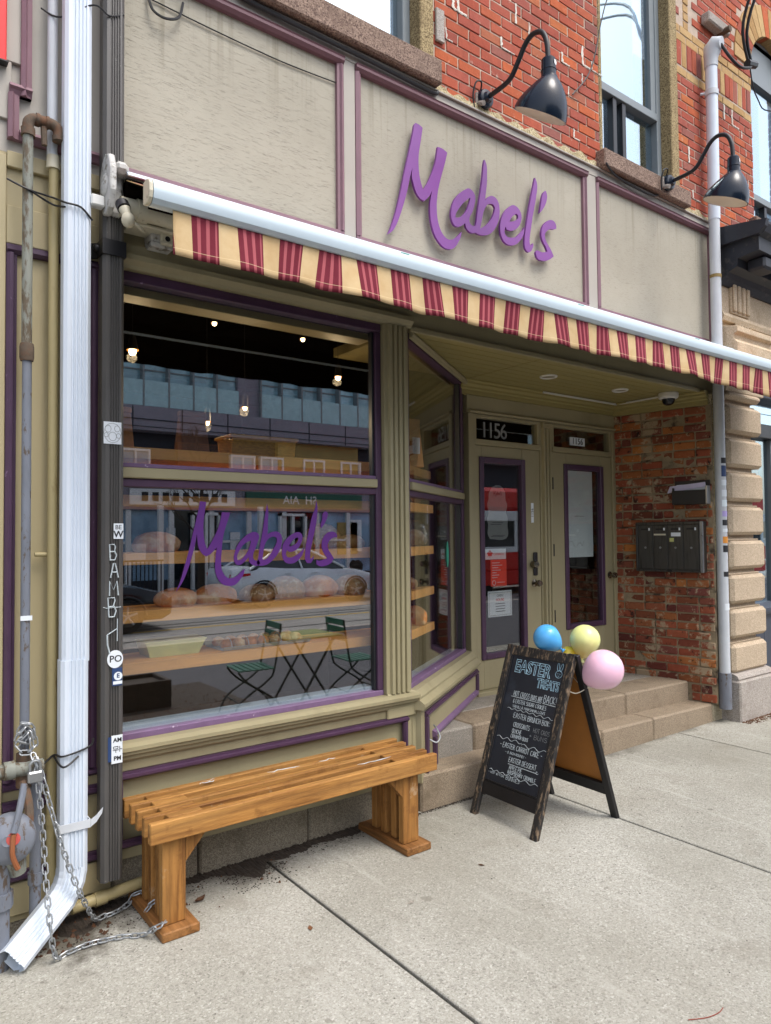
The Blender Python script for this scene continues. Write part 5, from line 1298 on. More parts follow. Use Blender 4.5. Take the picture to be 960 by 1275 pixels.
# ------------------------------------------------------------------ bench
bn = thing('wooden_bench', 'low orange cedar bench of thick slats standing under the shop window', 'bench', (1.82, -.23, 0))
ys = [-.413, -.323, -.233, -.143, -.057]
for k, y in enumerate(ys):
    obj('slat', MB().box(1.025+random.uniform(-.004,.004), 2.605+random.uniform(-.004,.004), y-.019, y+.019, .408 if k == 0 else .412, .498+random.uniform(-.002,.002), .004), BENCH, bn)
for (xa, xb) in ((1.088, 1.192), (2.398, 2.502)):
    for k in range(4):
        y = (ys[k]+ys[k+1])/2
        ya, yb_ = (y-.0235, y+.0235)
        xw = 0 if k == 0 else .014
        obj('leg', MB().box(xa+xw, xb-xw, ya, yb_, .041, .4295, .004), BENCHV, bn)
    obj('foot', MB().box(xa-.02, xb+.042, -.447, .012, .0, .040, .005), BENCHF, bn)
for (x0, s_) in ((1.193, 1), (2.397, -1)):
    for k in (0, 3):
        y = (ys[k]+ys[k+1])/2
        obj('corner_brace', MB().add([(x0,yy,.405) for yy in (y-.02,y+.02)]+[(x0+s_*.10,yy,.405) for yy in (y-.02,y+.02)]+[(x0,yy,.29) for yy in (y-.02,y+.02)], [(0,2,4),(1,5,3),(0,1,3,2),(2,3,5,4),(0,4,5,1)]), BENCHV, bn)
for (xa, xb) in ((1.115, 1.27), (2.345, 2.505)):
    for k in range(4): obj('spacer', MB().box(xa, xb, ys[k]+.0195, ys[k+1]-.0195, .43, .4965, .003), BENCH, bn)
sm_ = MB()
for (x, y, L) in ((1.33,-.06,.16),(1.72,-.14,.18),(2.02,-.145,.1),(2.15,-.32,.22),(1.38,-.08,.08)):
    sm_.tube([(x+L*i/6, y+random.uniform(-.012,.012), .4985) for i in range(7)], [.001]+[random.uniform(.0025,.005) for _ in range(5)]+[.001], 5, flat=.3)
obj('white_smear', sm_, CHALK, bn)

# ------------------------------------------------------------------ sandwich board with balloons
ab = thing('sandwich_board', 'black A-frame chalkboard of Easter treats with an orange back panel', 'sandwich board', (3.38, -.5, 0))
O_ = Vector((3.06,-.2,0)); ex_ = Vector((-.01,-.53,0)).normalized(); up_ = Vector((.32,-.035,1.0)).normalized(); nz_ = ex_.cross(up_)
TB = M4(O_, ex_, up_, nz_)
obj('leg', MB(TB).box(0, .05, 0, 1.052, -.03, 0, .003), BOARDWOOD, ab)
obj('leg', MB(TB).box(.487, .537, 0, 1.052, -.03, 0, .003), BOARDWOOD, ab)
obj('top_rail', MB(TB).box(.051, .486, .99, 1.05, -.028, -.002, .003), BOARDWOOD, ab)
obj('bottom_rail', MB(TB).box(.051, .486, .135, .215, -.028, -.006, .003), BOARDWOOD2, ab)
obj('inner_bead', MB(TB).box(.051, .062, .216, .989, -.02, -.003, .002).box(.475, .486, .216, .989, -.02, -.003, .002).box(.063, .474, .216, .224, -.02, -.004, .002), BOARDWOOD2, ab)
cbp = obj('chalk_panel', MB(TB).box(.06, .478, .22, .992, -.018, -.010), CHALKBOARD, ab)
TT = TB @ Matrix.Translation((0,0,-.0095))
def title(s, u0, u1, v0, v1):
    me = text_mesh(s, .1, 0, outline=.0018, space=.95, offset=.0015)
    xs_ = [v.co.x for v in me.vertices]; ys_ = [v.co.y for v in me.vertices]
    kx, ky = (u1-u0)/(max(xs_)-min(xs_)), (v1-v0)/(max(ys_)-min(ys_))
    mb = MB(TT @ Matrix.Translation((u0-min(xs_)*kx, v0-min(ys_)*ky, 0)) @ Matrix.Diagonal((kx, ky, 1, 1))); mb.mesh(me)
    obj('chalk_title', mb, CHALKBLUE, cbp)
title('EASTER', .10, .388, .885, .968)
title('TREATS', .295, .468, .818, .878)
mb = MB(TT)
mb.tube([(.445+.024*math.cos(a), .922+.022*math.sin(a), 0) for a in [i*2*PI/14 for i in range(14)]], .0014, 4, closed=True)
for s_ in (-1, 1): mb.tube([(.445+s_*.012+.008*math.cos(a)+s_*.004*math.sin(a), .962+.024*math.sin(a), 0) for a in [i*2*PI/12 for i in range(12)]], .0013, 4, closed=True)
mb.tube([(.437,.926,0),(.437,.922,0)], .0018, 4).tube([(.453,.926,0),(.453,.922,0)], .0018, 4).tube([(.44,.913,0),(.445,.910,0),(.45,.913,0)], .0012, 4)
obj('chalk_bunny', mb, CHALKBLUE, cbp)
mb = MB(TT)
stroke_text(mb, 'HOT CROSS', .135, .742, .262, .032, .0017); stroke_text(mb, 'BUNS ARE', .275, .742, .365, .030, .0016); stroke_text(mb, 'BACK!', .375, .745, .468, .042, .0020)
mb.tube([(.118,.738,0),(.36,.736,0)], .0013, 4).tube([(.372,.738,0),(.475,.736,0)], .0016, 4)
stroke_text(mb, '& EASTER SUGAR COOKIES', .142, .702, .405, .024, .0015)
stroke_text(mb, 'VANILLA MARSHMALLOWS', .148, .674, .405, .017, .0013)
def wavy(a, b, v, amp, n, r=.0011): mb.tube([(a+(b-a)*i/48, v+amp*math.sin(i/48*n*2*PI), 0) for i in range(49)], r, 4)
wavy(.11, .30, .664, .004, 4); wavy(.30, .49, .662, .006, 3.2)
stroke_text(mb, ':EASTER BRUNCH BOX:', .165, .616, .455, .030, .0017)
stroke_text(mb, 'CROISSANTS', .186, .564, .315, .028, .0016); stroke_text(mb, 'QUICHE', .186, .527, .262, .025, .0015); stroke_text(mb, 'CINNAMON BUNS', .184, .499, .322, .022, .0014)
wavy(.076, .28, .484, .007, 3); wavy(.28, .485, .474, .008, 2.6)
stroke_text(mb, '- EASTER CARROT CAKE -', .115, .432, .448, .029, .0017); stroke_text(mb, '- 8 INCH ROUND! -', .17, .403, .335, .015, .0012)
stroke_text(mb, 'EASTER DESSERT', .21, .360, .425, .028, .0017); mb.tube([(.21,.348,0),(.43,.346,0)], .0013, 4)
mb.tube([(.437+.012*math.cos(a)*(a/6), .353+.012*math.sin(a)*(a/6), 0) for a in [i*.5 for i in range(13)]], .0013, 4)
stroke_text(mb, 'APPLE PIE', .225, .320, .325, .022, .0015); stroke_text(mb, 'RASPBERRY CRUMBLE', .222, .293, .44, .022, .0015)
wavy(.074, .27, .284, .005, 4); wavy(.27, .462, .282, .007, 2.5)
stroke_text(mb, '- HOP IN FOR', .07, .262, .20, .014, .0011); stroke_text(mb, 'BUNNIES', .218, .258, .325, .022, .0014)
obj('chalk_menu', mb, CHALK, cbp)
mb = MB(TT); stroke_text(mb, 'HOT CROSS', .347, .562, .484, .026, .0011); stroke_text(mb, '+ BUNS', .325, .525, .46, .026, .0011); obj('chalk_side_note', mb, GREYFILM, cbp)
# rear leaf
O2 = Vector((3.72,-.27,0)); ex2 = Vector((-.01,-.54,0)).normalized(); up2 = Vector((-.31,.03,1.0)).normalized(); n2 = ex2.cross(up2)
T2 = M4(O2, ex2, up2, n2)
obj('leg', MB(T2).box(0, .045, 0, 1.045, -.0, .03, .003), BOARDWOOD2, ab)
obj('leg', MB(T2).box(.50, .545, 0, 1.045, -.0, .03, .003), BOARDWOOD2, ab)
obj('bottom_rail', MB(T2).box(.046, .499, .15, .225, .003, .027, .003), BOARDWOOD2, ab)
obj('top_rail', MB(T2).box(.046, .499, .98, 1.04, .003, .027, .003), BOARDWOOD2, ab)
obj('back_panel', MB(T2).box(.03, .515, .20, 1.0, -.004, .0025), KRAFT, ab)
obj('stay_cord', MB().tube(smooth_path([(3.315,-.755,.80),(3.38,-.77,.775),(3.46,-.79,.80)]), .003, 6), CREAMY, ab)
def balloon(c, r, d, m, lab):
    t = thing('balloon', lab, 'balloon', c, 'balloons tied to the sandwich board')
    d = Vector(d).normalized(); M_ = along(c, d)
    prof = [(0,-1.0)]+[(math.cos(a), math.sin(a)) for a in [(-PI/2)+PI*i/18 for i in range(1, 13)]]
    pr2 = [(0,-1.0)]
    for i in range(1, 25):
        th = PI*i/26; z = -math.cos(th); k = math.sin(th)
        if z > 0: k *= (1-.26*z**1.4); z *= 1.24
        pr2.append((k, z))
    pr2 += [(.07, 1.25), (.04, 1.275)]
    obj('skin', MB().lathe([(a*r, b*r) for a, b in pr2], 32, M_), m, t, smooth=True, angle=180)
    e = Vector(c)+d*r*1.28
    obj('knot', MB().lathe([(.007,-.004),(.005,.004),(.017,.02)], 10, along(e, d)), m, t, smooth=True)
    obj('ribbon', MB().tube(smooth_path([e, e+Vector((.005,.0,-.04)), Vector((3.41,-.60,.96))]), .0018, 5), CREAMY, t)
balloon((3.45,-.498,1.058), .083, (.42,-.60,-.55), BB, 'blue balloon at the top corner of the sandwich board')
balloon((3.60,-.668,1.052), .091, (-.1,.12,-1), BY, 'pale lemon balloon above the pink one on the sandwich board')
balloon((3.50,-.872,.912), .114, (-.35,.75,-.55), BP, 'pink balloon, lowest and largest beside the sandwich board')
balloon((3.56,-.575,.955), .050, (-.2,.0,-1), BO, 'small yellow balloon half hidden behind the board top')

# ------------------------------------------------------------------ doors
def door(lab, x0, x1, z0, z1, gx0, gx1, gz0, gz1):
    d = thing('entry_door', lab, 'door', ((x0+x1)/2, .87, z0))
    obj('door_stile', MB().box(x0, gx0-.02, .868, .915, z0, z1, .003), OLIVE, d)
    obj('door_stile', MB().box(gx1+.02, x1, .868, .915, z0, z1, .003), OLIVE, d)
    obj('door_rail', MB().box(gx0-.0195, gx1+.0195, .869, .915, gz1+.02, z1, .003), OLIVE, d)
    obj('door_rail', MB().box(gx0-.0195, gx1+.0195, .869, .915, z0, gz0-.02, .003), OLIVE, d)
    w = .05
    for (a, b, c, e) in ((gx0-w, gx0, gz0-w, gz1+w), (gx1, gx1+w, gz0-w, gz1+w)): obj('glass_trim', MB().box(a, b, .852, .90, c, e, .006), PURPLE, d)
    for (c, e) in ((gz0-w, gz0), (gz1, gz1+w)): obj('glass_trim', MB().box(gx0+.0005, gx1-.0005, .854, .90, c, e, .006), PURPLE, d)
    pn = obj('door_pane', MB().box(gx0-.004, gx1+.004, .884, .890, gz0-.004, gz1+.004), GLASSD, d)
    return d, pn
d1, p1 = door('olive shop door with purple glass trim and red and white notices', 4.168, 4.982, .405, 2.449, 4.275, 4.735, .70, 2.305)
d2, p2 = door('olive door by the brick wall, a white sheet covering its upper glass', 5.153, 6.042, .341, 2.449, 5.365, 5.855, .86, 2.30)
def knob(d, x, z, r=.03):
    obj('door_knob', MB().lathe([(r*1.1,0),(r*1.15,.006),(r*.45,.012),(r*.4,.035),(r*.9,.045),(r,.06),(r*.85,.075),(0,.08)], 18, along((x,.867,z),(0,-1,0))), BRASS, d, smooth=True, angle=40)
pl = obj('lock_plate', MB().box(4.875, 4.925, .85, .867, 1.33, 1.535, .006), BLACK, d1)
obj('lock_cylinder', MB().lathe([(.033,0),(.033,.012),(.024,.04),(.027,.055),(0,.058)], 16, along((4.862,.85,1.43),(-.3,-1,0))), BRASS, pl, smooth=True, angle=40)
knob(d1, 4.888, 1.262)
knob(d2, 5.985, 1.29)
for z in (2.16, 1.55, .95): obj('hinge', MB().tube([(5.146,.856,z-.055),(5.146,.856,z+.055)], .009, 8), BLACK, d2, smooth=True)
st = obj('number_sticker', MB().box(4.862, 4.895, .8665, .868, 1.80, 1.975), PAPER, d1)
m = MB(M4((4.8785,.8655,1.8875),(0,0,1),(-1,0,0),(0,-1,0))); m.mesh(text_mesh('1156', .04, .0003)); obj('sticker_print', m, INK, st)
# notices taped on the shop door
def note(x0, x1, z0, z1, m, nm, y=.893, parent=p1):
    return obj(nm, MB().box(x0, x1, y, y+.0015, z0, z1), m, parent)
cl = MB()
shape = [(4.345,1.96),(4.36,2.0),(4.365,2.05),(4.40,2.10),(4.45,2.12),(4.52,2.11),(4.56,2.06),(4.565,2.0),(4.585,1.95),(4.57,1.89),(4.59,1.84),(4.585,1.78),(4.59,1.69),(4.56,1.66),(4.37,1.66),(4.345,1.70),(4.35,1.78),(4.34,1.83),(4.355,1.88)]
me = curve_mesh([shape], .0006); cl.T = M4((0,.8935,0),(1,0,0),(0,0,1),(0,-1,0)); cl.mesh(me)
fl = obj('film_poster', cl, GREYFILM, p1)
dl = MB(M4((4.465,.8915,2.045),(.105,0,0),(0,0,.105),(0,-1,0)))
for k, loops in DECAL_LETTERS.items():
    l2 = [[((px-1.79)*1.1, (pz-1.62)*1.1) for px, pz in lp] for lp in loops]
    dl.mesh(curve_mesh(l2, .0004))
obj('poster_print', dl, INK, fl)
tl = MB(facade_frame(0,.8918,0))
for i, z in enumerate((1.90, 1.80, 1.785, 1.69, 1.68)): tl.tube([(4.38+.02*(i%2), z, 0), (4.55-.02*(i%3), z, 0)], .0022, 4)
obj('poster_lines', tl, INK, fl)
wf = note(4.285, 4.56, 1.485, 1.575, PAPER, 'maple_strip')
mp = [(0,-.035),(.004,-.012),(.026,-.016),(.022,-.004),(.036,.008),(.03,.012),(.03,.022),(.018,.018),(.012,.036),(.006,.03),(0,.045)]
mp = mp+[(-a, b) for a, b in mp[::-1][1:-1]]
mb = MB(M4((4.365,.8925,1.528),(1,0,0),(0,0,1),(0,-1,0))); mb.mesh(curve_mesh([mp], .0004, spline=False)); mb.T = facade_frame(4.47,.8925,1.528); mb.mesh(text_mesh('CANADA', .03, .0003)); obj('strip_print', mb, REDINK, wf)
rp = note(4.372, 4.565, 1.255, 1.482, REDPAPER, 'red_poster')
mb = MB(facade_frame(0,.8925,0))
for i in range(7): mb.tube([(4.39, 1.455-i*.021, 0), (4.39+(.09,.12,.07,.1,.05,.08,.06)[i], 1.455-i*.021, 0)], .003, 4)
mb.tube([(4.41+.02*math.cos(a), 1.285+.02*math.sin(a), 0) for a in [i*2*PI/12 for i in range(12)]], .003, 4, closed=True); mb.tube([(4.45,1.287,0),(4.54,1.287,0)], .0025, 4)
obj('poster_lines', mb, PAPER, rp)
nt = note(4.335, 4.625, .995, 1.215, PAPER, 'white_notice')
mb = MB(facade_frame(0,.8925,0))
for (a, b) in (((4.35,1.008),(4.61,1.008)),((4.35,1.20),(4.61,1.20)),((4.35,1.008),(4.35,1.20)),((4.61,1.008),(4.61,1.20))): mb.tube([(*a,0),(*b,0)], .0012, 4)
for i in range(4): mb.tube([(4.425,1.105-i*.022,0),(4.54,1.105-i*.022,0)], .0028, 4)
mb.T = facade_frame(4.48,.8925,1.172); mb.mesh(text_mesh('OPEN', .03, .0003)); obj('notice_print', mb, INK, nt)
mb = MB(facade_frame(4.48,.8924,1.137)); mb.mesh(text_mesh('HOURS', .03, .0003, offset=.0006)); obj('notice_heading', mb, REDINK, nt)
ps = note(5.372, 5.775, 1.475, 2.295, PAPERBLUE, 'paper_sheet', .896, p2)
mb = MB(facade_frame(0,.8952,0)); mb.tube([(5.50,1.86,0),(5.53,1.866,0),(5.64,1.862,0)], .0022, 4).tube([(5.40+.03*i, 1.60+random.uniform(-.03,.04), 0) for i in range(9)], .0014, 4); obj('pen_scribble', mb, GREYFILM, ps)

# ------------------------------------------------------------------ mailboxes on the brick reveal
mx = thing('mailbox_unit', 'dark metal four-door mailbox unit screwed to the entry bricks', 'mailbox', (6.2, .3, 1.34))
obj('frame', MB(Tr).box(.255, .885, -.075, .0, 1.335, 1.80, .006), STEELDK, mx)
obj('frame_rim', MB(Tr).box(.255, .885, -.088, -.076, 1.775, 1.80, .004).box(.255, .885, -.088, -.076, 1.335, 1.355, .004).box(.255, .275, -.088, -.076, 1.356, 1.774, .004), STEELDK, mx)
obj('frame_side', MB(Tr).box(.855, .888, -.092, -.0755, 1.335, 1.80, .005), STEEL, mx)
for i in range(4):
    a = .280+i*.143; b = a+.138
    dd = obj('mail_door', MB(Tr).box(a, b, -.083, -.0765, 1.36, 1.77, .003), STEELDK, mx)
    obj('name_slot', MB(Tr).box(a+.03, b-.04, -.0855, -.0832, 1.725, 1.74), BLACK, dd)
    obj('slot_tip', MB(Tr).box(b-.036, b-.022, -.087, -.0832, 1.72, 1.745), PAPER, dd)
    obj('lock', MB(Tr).tube([(a+.07,-.083,1.56),(a+.07,-.0885,1.56)], .010, 12), STEEL, dd)
    if i == 1: obj('name_label', MB(Tr).box(a+.01, b-.015, -.0848, -.0832, 1.675, 1.69), CREAMY, dd)
    if i == 2:
        obj('name_label', MB(Tr).box(a+.03, b-.02, -.0848, -.0832, 1.665, 1.70), PAPER, dd)
        obj('name_label', MB(Tr).box(a+.015, a+.055, -.0848, -.0832, 1.615, 1.65), PALEGREEN, dd)
obj('latch', MB(Tr).box(.555, .60, -.0935, -.088, 1.337, 1.357, .002), BLACK, mx)
lb = thing('letterbox', 'black open-topped letterbox with mail poking out above the mailbox unit', 'letterbox', (6.2, .1, 1.96))
obj('box_front', MB(Tr).box(.615, .93, -.095, -.085, 1.955, 2.085, .003), BLACK, lb)
obj('box_back', MB(Tr).box(.615, .93, -.018, -.006, 1.955, 2.175, .003), BLACK, lb)
obj('box_side', MB(Tr).box(.615, .627, -.084, -.019, 1.955, 2.11, .002).box(.628, .917, -.084, -.019, 1.955, 1.965), BLACK, lb)
obj('box_side', MB(Tr).box(.918, .935, -.097, -.019, 1.955, 2.12, .003), STEEL, lb)
ml = thing('folded_mail', 'pale folded paper sticking out of the black letterbox', 'mail', (6.2, .1, 2.05))
obj('sheet', MB(Tr).add([(.56,-.062,2.065),(.90,-.05,2.115),(.90,-.045,2.155),(.585,-.058,2.128),(.56,-.058,2.065),(.90,-.046,2.115),(.90,-.041,2.155),(.585,-.054,2.128)], [(0,1,2,3),(7,6,5,4),(0,4,5,1),(1,5,6,2),(2,6,7,3),(3,7,4,0)]), MAT('lilac_paper', '#cdc6dd', .7), ml)
obj('sheet', MB(Tr).box(.64, .90, -.04, -.036, 2.0, 2.14), PAPER, ml)

# soffit fittings
dm = thing('dome_camera', 'white dome security camera under the entry soffit', 'security camera', (5.99, .2, 2.975))
obj('camera_base', MB().lathe([(.0,0),(.085,0),(.09,-.01),(.085,-.045),(.07,-.055),(.0,-.055)], 28, Matrix.Translation((5.99,.2,2.976))), WHITE2, dm, smooth=True, angle=40)
obj('camera_dome', MB().lathe([(.058,-.055),(.056,-.075),(.042,-.1),(.02,-.112),(0,-.115)], 22, Matrix.Translation((5.99,.2,2.976))), MAT('smoked_dome', '#14161a', .08), dm, smooth=True)
for (x, y, lab) in ((4.527,.361,'recessed downlight nearer the angled window in the soffit'), (5.491,.363,'recessed downlight nearer the dome camera in the soffit')):
    t = thing('downlight', lab, 'downlight', (x, y, 2.975), 'downlights in the entry soffit')
    obj('trim_ring', MB().tube([(x+.062*math.cos(a), y+.062*math.sin(a), 2.974) for a in [i*2*PI/24 for i in range(24)]], .010, 8, closed=True), WHITE2, t, smooth=True)
    obj('lens', MB().tube([(x,y,2.9765),(x,y,2.972)], .052, 22), MAT('unlit_lens', '#8d8468', .3), t)
tagp(obj('white_raceway', MB().box(4.94, 6.02, .768, .782, 2.955, 2.970, .002), WHITE2), 'thin white cable raceway along the back of the soffit', 'raceway')
tagp(obj('white_raceway', MB().box(6.021, 6.035, .27, .782, 2.957, 2.971, .002), WHITE2), 'short white cable raceway running to the dome camera', 'raceway')

# ------------------------------------------------------------------ right: pipe, stone pilaster, neighbour
wp = thing('white_conduit', 'white service conduit rising from the step to a weatherhead on the brick', 'conduit', (6.31, -.11, .14))
obj('upper_pipe', MB().tube([(6.315,-.10,4.56),(6.325,-.10,6.0)], .052, 16), WHITE, wp, smooth=True)
obj('lower_pipe', MB().tube([(6.305,-.10,.42),(6.312,-.10,4.60)], .047, 16), CONDUIT_W, wp, smooth=True)
obj('pipe_foot', MB().tube([(6.305,-.10,.12),(6.305,-.10,.44)], .054, 16), GREYPIPE, wp, smooth=True)
obj('weatherhead', MB().tube([(6.325,-.10,5.99),(6.325,-.10,6.08),(6.325,-.11,6.15),(6.33,-.15,6.19),(6.335,-.20,6.18)], [.058,.062,.078,.075,.05], 16), CONDUIT_W, wp, smooth=True)
obj('pipe_clip', MB().tube([(6.322,-.10,5.72),(6.322,-.10,5.77)], .060, 14).tube([(6.25,-.03,5.745),(6.30,-.09,5.745)], .012, 6), CONDUIT_W, wp, smooth=True)
obj('pipe_clip', MB().tube([(6.312,-.10,4.02),(6.312,-.10,4.05)], .051, 14), MAT('ochre_strap', '#8f7a48', .6), wp, smooth=True)
for i, (z, h, m) in enumerate(((2.32,.05,INK),(2.20,.10,NAVYST),(2.12,.05,PAPER),(2.02,.06,PAPER),(1.93,.06,PAPERBLUE),(1.84,.05,MAT('lilac_sticker','#b4a4dc',.5)),(1.76,.05,INK),(1.70,.03,PAPER),(1.60,.06,MAT('orange_sticker','#d9903a',.5)),(1.52,.06,INK),(1.30,.045,INK),(1.0,.06,PAPER))):
    mb = MB()
    vs = []; 
    for j in range(6):
        a = -PI*.5+(-.9+1.5*j/5)
        vs += [(6.309+.0492*math.cos(a), -.10+.0492*math.sin(a), z), (6.309+.0492*math.cos(a), -.10+.0492*math.sin(a), z+h)]
    mb.add(vs, [(2*j,2*j+2,2*j+3,2*j+1) for j in range(5)])
    obj('pipe_sticker', mb, m, wp)
an = thing('cable_anchor', 'weathered cable anchor on the brick beside the weatherhead', 'cable anchor', (6.4, -.06, 6.5))
obj('anchor_block', MB().box(6.34, 6.72, -.09, .0, 6.46, 6.56, .012), STONEGREY, an); obj('anchor_bolt', MB().tube([(6.62,-.02,6.47),(6.62,-.14,6.47)], .03, 10), RUST, an, smooth=True)
for pts, lab in (([(6.335,-.19,6.17),(6.42,-.24,6.04),(6.55,-.26,6.0),(6.72,-.26,6.06),(6.78,-.25,6.12)], 'black service cable looping out of the weatherhead'),
                 ([(6.78,-.25,6.12),(6.62,-.3,6.4),(6.62,-.5,6.8),(6.9,-.9,7.5),(7.6,-2.2,8.4)], 'bundled black cables running up from the service loop'),
                 ([(6.76,-.24,6.10),(6.58,-.28,6.42),(6.57,-.5,6.85),(6.85,-.9,7.6),(7.5,-2.2,8.6)], 'second black cable of the bundle above the weatherhead'),
                 ([(6.74,-.25,6.11),(6.98,-.2,5.9),(7.3,-.25,5.86),(8.4,-.7,6.3)], 'slack thin cable drooping right across the yellow brick')):
    tagp(obj('service_cable', MB().tube(smooth_path(pts), .014 if 'bundl' in lab or 'second' in lab or 'loop' in lab else .006, 8), RUBBERDK, smooth=True), lab, 'cable')
obj_ = tagp(obj('cable_splice', MB().tube([(6.70,-.25,6.10),(6.85,-.25,6.14)], .035, 8), BLACK, smooth=True), 'black splice box on the service cable loop', 'cable splice')
tagp(obj('wall_cable', MB().tube(smooth_path([(1.62,-.036,4.567),(2.0,-.04,4.556),(2.5,-.04,4.552),(2.95,-.036,4.545),(3.02,-.03,4.57)]), .013, 8), RUBBERDK, smooth=True), 'black cable clipped under the first stone sill', 'cable')
tagp(obj('wall_cable', MB().tube(smooth_path([(4.72,-.09,4.60),(4.9,-.045,4.575),(5.2,-.045,4.555),(5.42,-.045,4.56),(5.56,-.03,4.62)]), .009, 8), RUBBERDK, smooth=True), 'black cable looping below the second stone sill', 'cable')
tagp(obj('fascia_wire', MB().tube(smooth_path([(1.15,.0,4.38),(1.17,-.02,4.30),(1.23,-.03,4.278),(1.30,-.02,4.32),(1.33,.0,4.42)]), .007, 6), RUBBERDK, smooth=True), 'loop of black wire hanging on the first taupe panel', 'wire')
tagp(obj('fascia_wire', MB().tube(smooth_path([(1.17,.006,4.37),(1.5,.004,4.352),(1.9,.006,4.345),(2.27,.004,4.36)]), .0035, 6), RUBBERDK, smooth=True), 'thin wire stapled straight across the first taupe panel', 'wire')
tagp(obj('brick_wire', MB().tube(smooth_path([(4.42,-.01,5.08),(4.62,-.04,5.35),(4.78,-.06,5.9),(5.05,-.12,6.6)]), .005, 6), RUBBERDK, smooth=True), 'thin wire trailing over the brick left of the second window', 'wire')

pil = thing('stone_pilaster', 'rusticated tan stone pilaster with a grey plinth right of the entry', 'pilaster', (6.72, -.1, 0))
obj('pier_core', MB().box(6.42, 6.95, -.07, .4, .38, 3.0), STONE, pil)
zz = [.43+.3135*i for i in range(9)]
for i, z in enumerate(zz):
    top = min(z+.235, 2.99)
    mb = MB(); mb.box(6.41, 7.035+.006*(i % 2), -.14, .38, z-.012, top+.012, .03)
    obj('pilaster_block', mb, STONE, pil, bevel=.012)
    if i < 8:
        obj('groove_fillet', MB().box(6.415, 6.985, -.098, .38, z+.249, z+.266, .004), STONE, pil)
obj('base_moulding', MB().extr([(-.09,.36),(-.17,.36),(-.178,.375),(-.165,.40),(-.13,.415),(-.09,.425)], 6.40, 7.055), STONEGREY, pil)
obj('plinth', MB().box(6.385, 7.085, -.20, .4, -.05, .36, .014), STONEGREY, pil)
rn = thing('right_neighbour_front', 'pale stone shopfront with triglyph frieze and black cornice at the right edge', 'shopfront', (7.8, 0, 3))
obj('frieze', MB().box(6.42, 11.4, -.06, .3, 3.42, 4.08), LIME, rn)
obj('architrave', MB().extr([(.2,3.25),(-.09,3.25),(-.09,3.34),(-.12,3.35),(-.12,3.43),(-.09,3.44),(.2,3.44)], 7.20, 11.4), LIME, rn)
obj('capital', MB().extr([(.3,3.0),(-.12,3.0),(-.13,3.12),(-.15,3.20),(-.145,3.24),(-.20,3.27),(-.235,3.33),(-.24,3.42),(-.20,3.46),(-.20,3.50),(-.24,3.52),(-.24,3.57),(-.09,3.60),(.3,3.60)], 6.41, 7.12), LIME, rn, bevel=.006)
obj('frieze_moulding', MB().extr([(-.06,3.66),(-.10,3.66),(-.115,3.70),(-.10,3.735),(-.06,3.74)], 6.42, 11.4), LIME, rn)
tg = obj('triglyph', MB().box(6.62, 6.96, -.085, -.061, 3.76, 4.075, .003), LIME, rn)
for k in range(4): obj('triglyph_bar', MB().box(6.632+k*.084, 6.692+k*.084, -.108, -.0855, 3.775, 4.035, .012), LIME, tg)
for k in range(6): obj('gutta', MB().lathe([(.012,0),(.020,-.05)], 8, Matrix.Translation((6.655+k*.052,-.105,3.66))), LIME, tg)
co = obj('cornice', MB().extr([(.2,4.06),(-.12,4.06),(-.14,4.10),(-.22,4.13),(-.23,4.20),(-.42,4.22),(-.42,4.34),(-.47,4.37),(-.50,4.43),(-.50,4.45),(.2,4.55)], 6.47, 11.4), CORN, rn)
for k in range(9): obj('modillion', MB().box(6.62+k*.5, 6.86+k*.5, -.40, -.231, 4.10, 4.215, .02), CORN, co)
obj('cornice_return', MB().extr([(.2,4.35),(-.44,4.35),(-.50,4.40),(-.515,4.46),(.2,4.565)], 6.42, 6.468), CORN, rn)
obj('bed_mould', MB().extr([(.1,4.0),(-.08,4.0),(-.10,4.03),(-.12,4.058),(.1,4.058)], 6.42, 11.4), CORN, rn)
obj('window_head', MB().box(7.09, 11.4, .0, .25, 3.05, 3.26, .01), BLUEGREY, rn)
obj('window_post', MB().box(7.05, 7.15, .03, .25, .92, 3.05, .006), FRAMEDK, rn)
obj('window_post', MB().box(7.15, 7.20, .06, .2, .92, 2.66, .004), MAT('red_edge', '#7c2f2c', .5), rn)
obj('transom_rail', MB().box(7.15, 11.4, .05, .22, 2.66, 2.80, .006), FRAMEDK, rn)
obj('window_pane', MB().box(7.15, 11.4, .14, .146, .95, 3.05), GLASSUP, rn)
obj('mullion', MB().box(7.72, 7.76, .10, .18, .98, 2.66, .004), FRAMEGREY, rn)
obj('window_sill', MB().extr([(.25,.88),(-.01,.88),(-.02,.91),(-.02,.94),(.10,.98),(.25,.98)], 7.09, 11.4), BLUEGREY, rn)
for k in range(20): obj('wainscot_board', MB().box(7.10+k*.215, 7.308+k*.215, .02+.004*(k%2), .12, .03, .88, .006), BLUEGREY, rn)
obj('dim_interior', MB().box(7.1, 11.4, 1.6, 1.65, .0, 3.1).box(7.02,7.06,.3,1.6,0,3.1), DARKROOM, rn)
obj('window_poster', MB().box(7.42, 7.85, .30, .31, 2.05, 2.45), MAT('orange_poster', '#e08a1c', .5), rn)
obj('wall_core', MB().box(6.95, 11.4, .26, .5, -.1, .9), BLUEGREY, rn)

def lump_strip(x0, x1, y0, y1, n, zmax, m, nm, sz=(.002, .007)):
    mb = MB()
    for i in range(n):
        x = random.uniform(x0, x1); y = y0+(y1-y0)*random.random()**2.2; s_ = random.uniform(*sz)
        a = random.uniform(0, PI); h = random.uniform(.002, zmax)
        c, d = math.cos(a)*s_, math.sin(a)*s_*.7
        mb.add([(x-c,y-d,.001),(x+d,y-c,.0005),(x+c,y+d,.001),(x-d,y+c,.0005),(x,y,h)], [(0,1,4),(1,2,4),(2,3,4),(3,0,4)])
    return obj(nm, mb, m, None, kind='stuff')
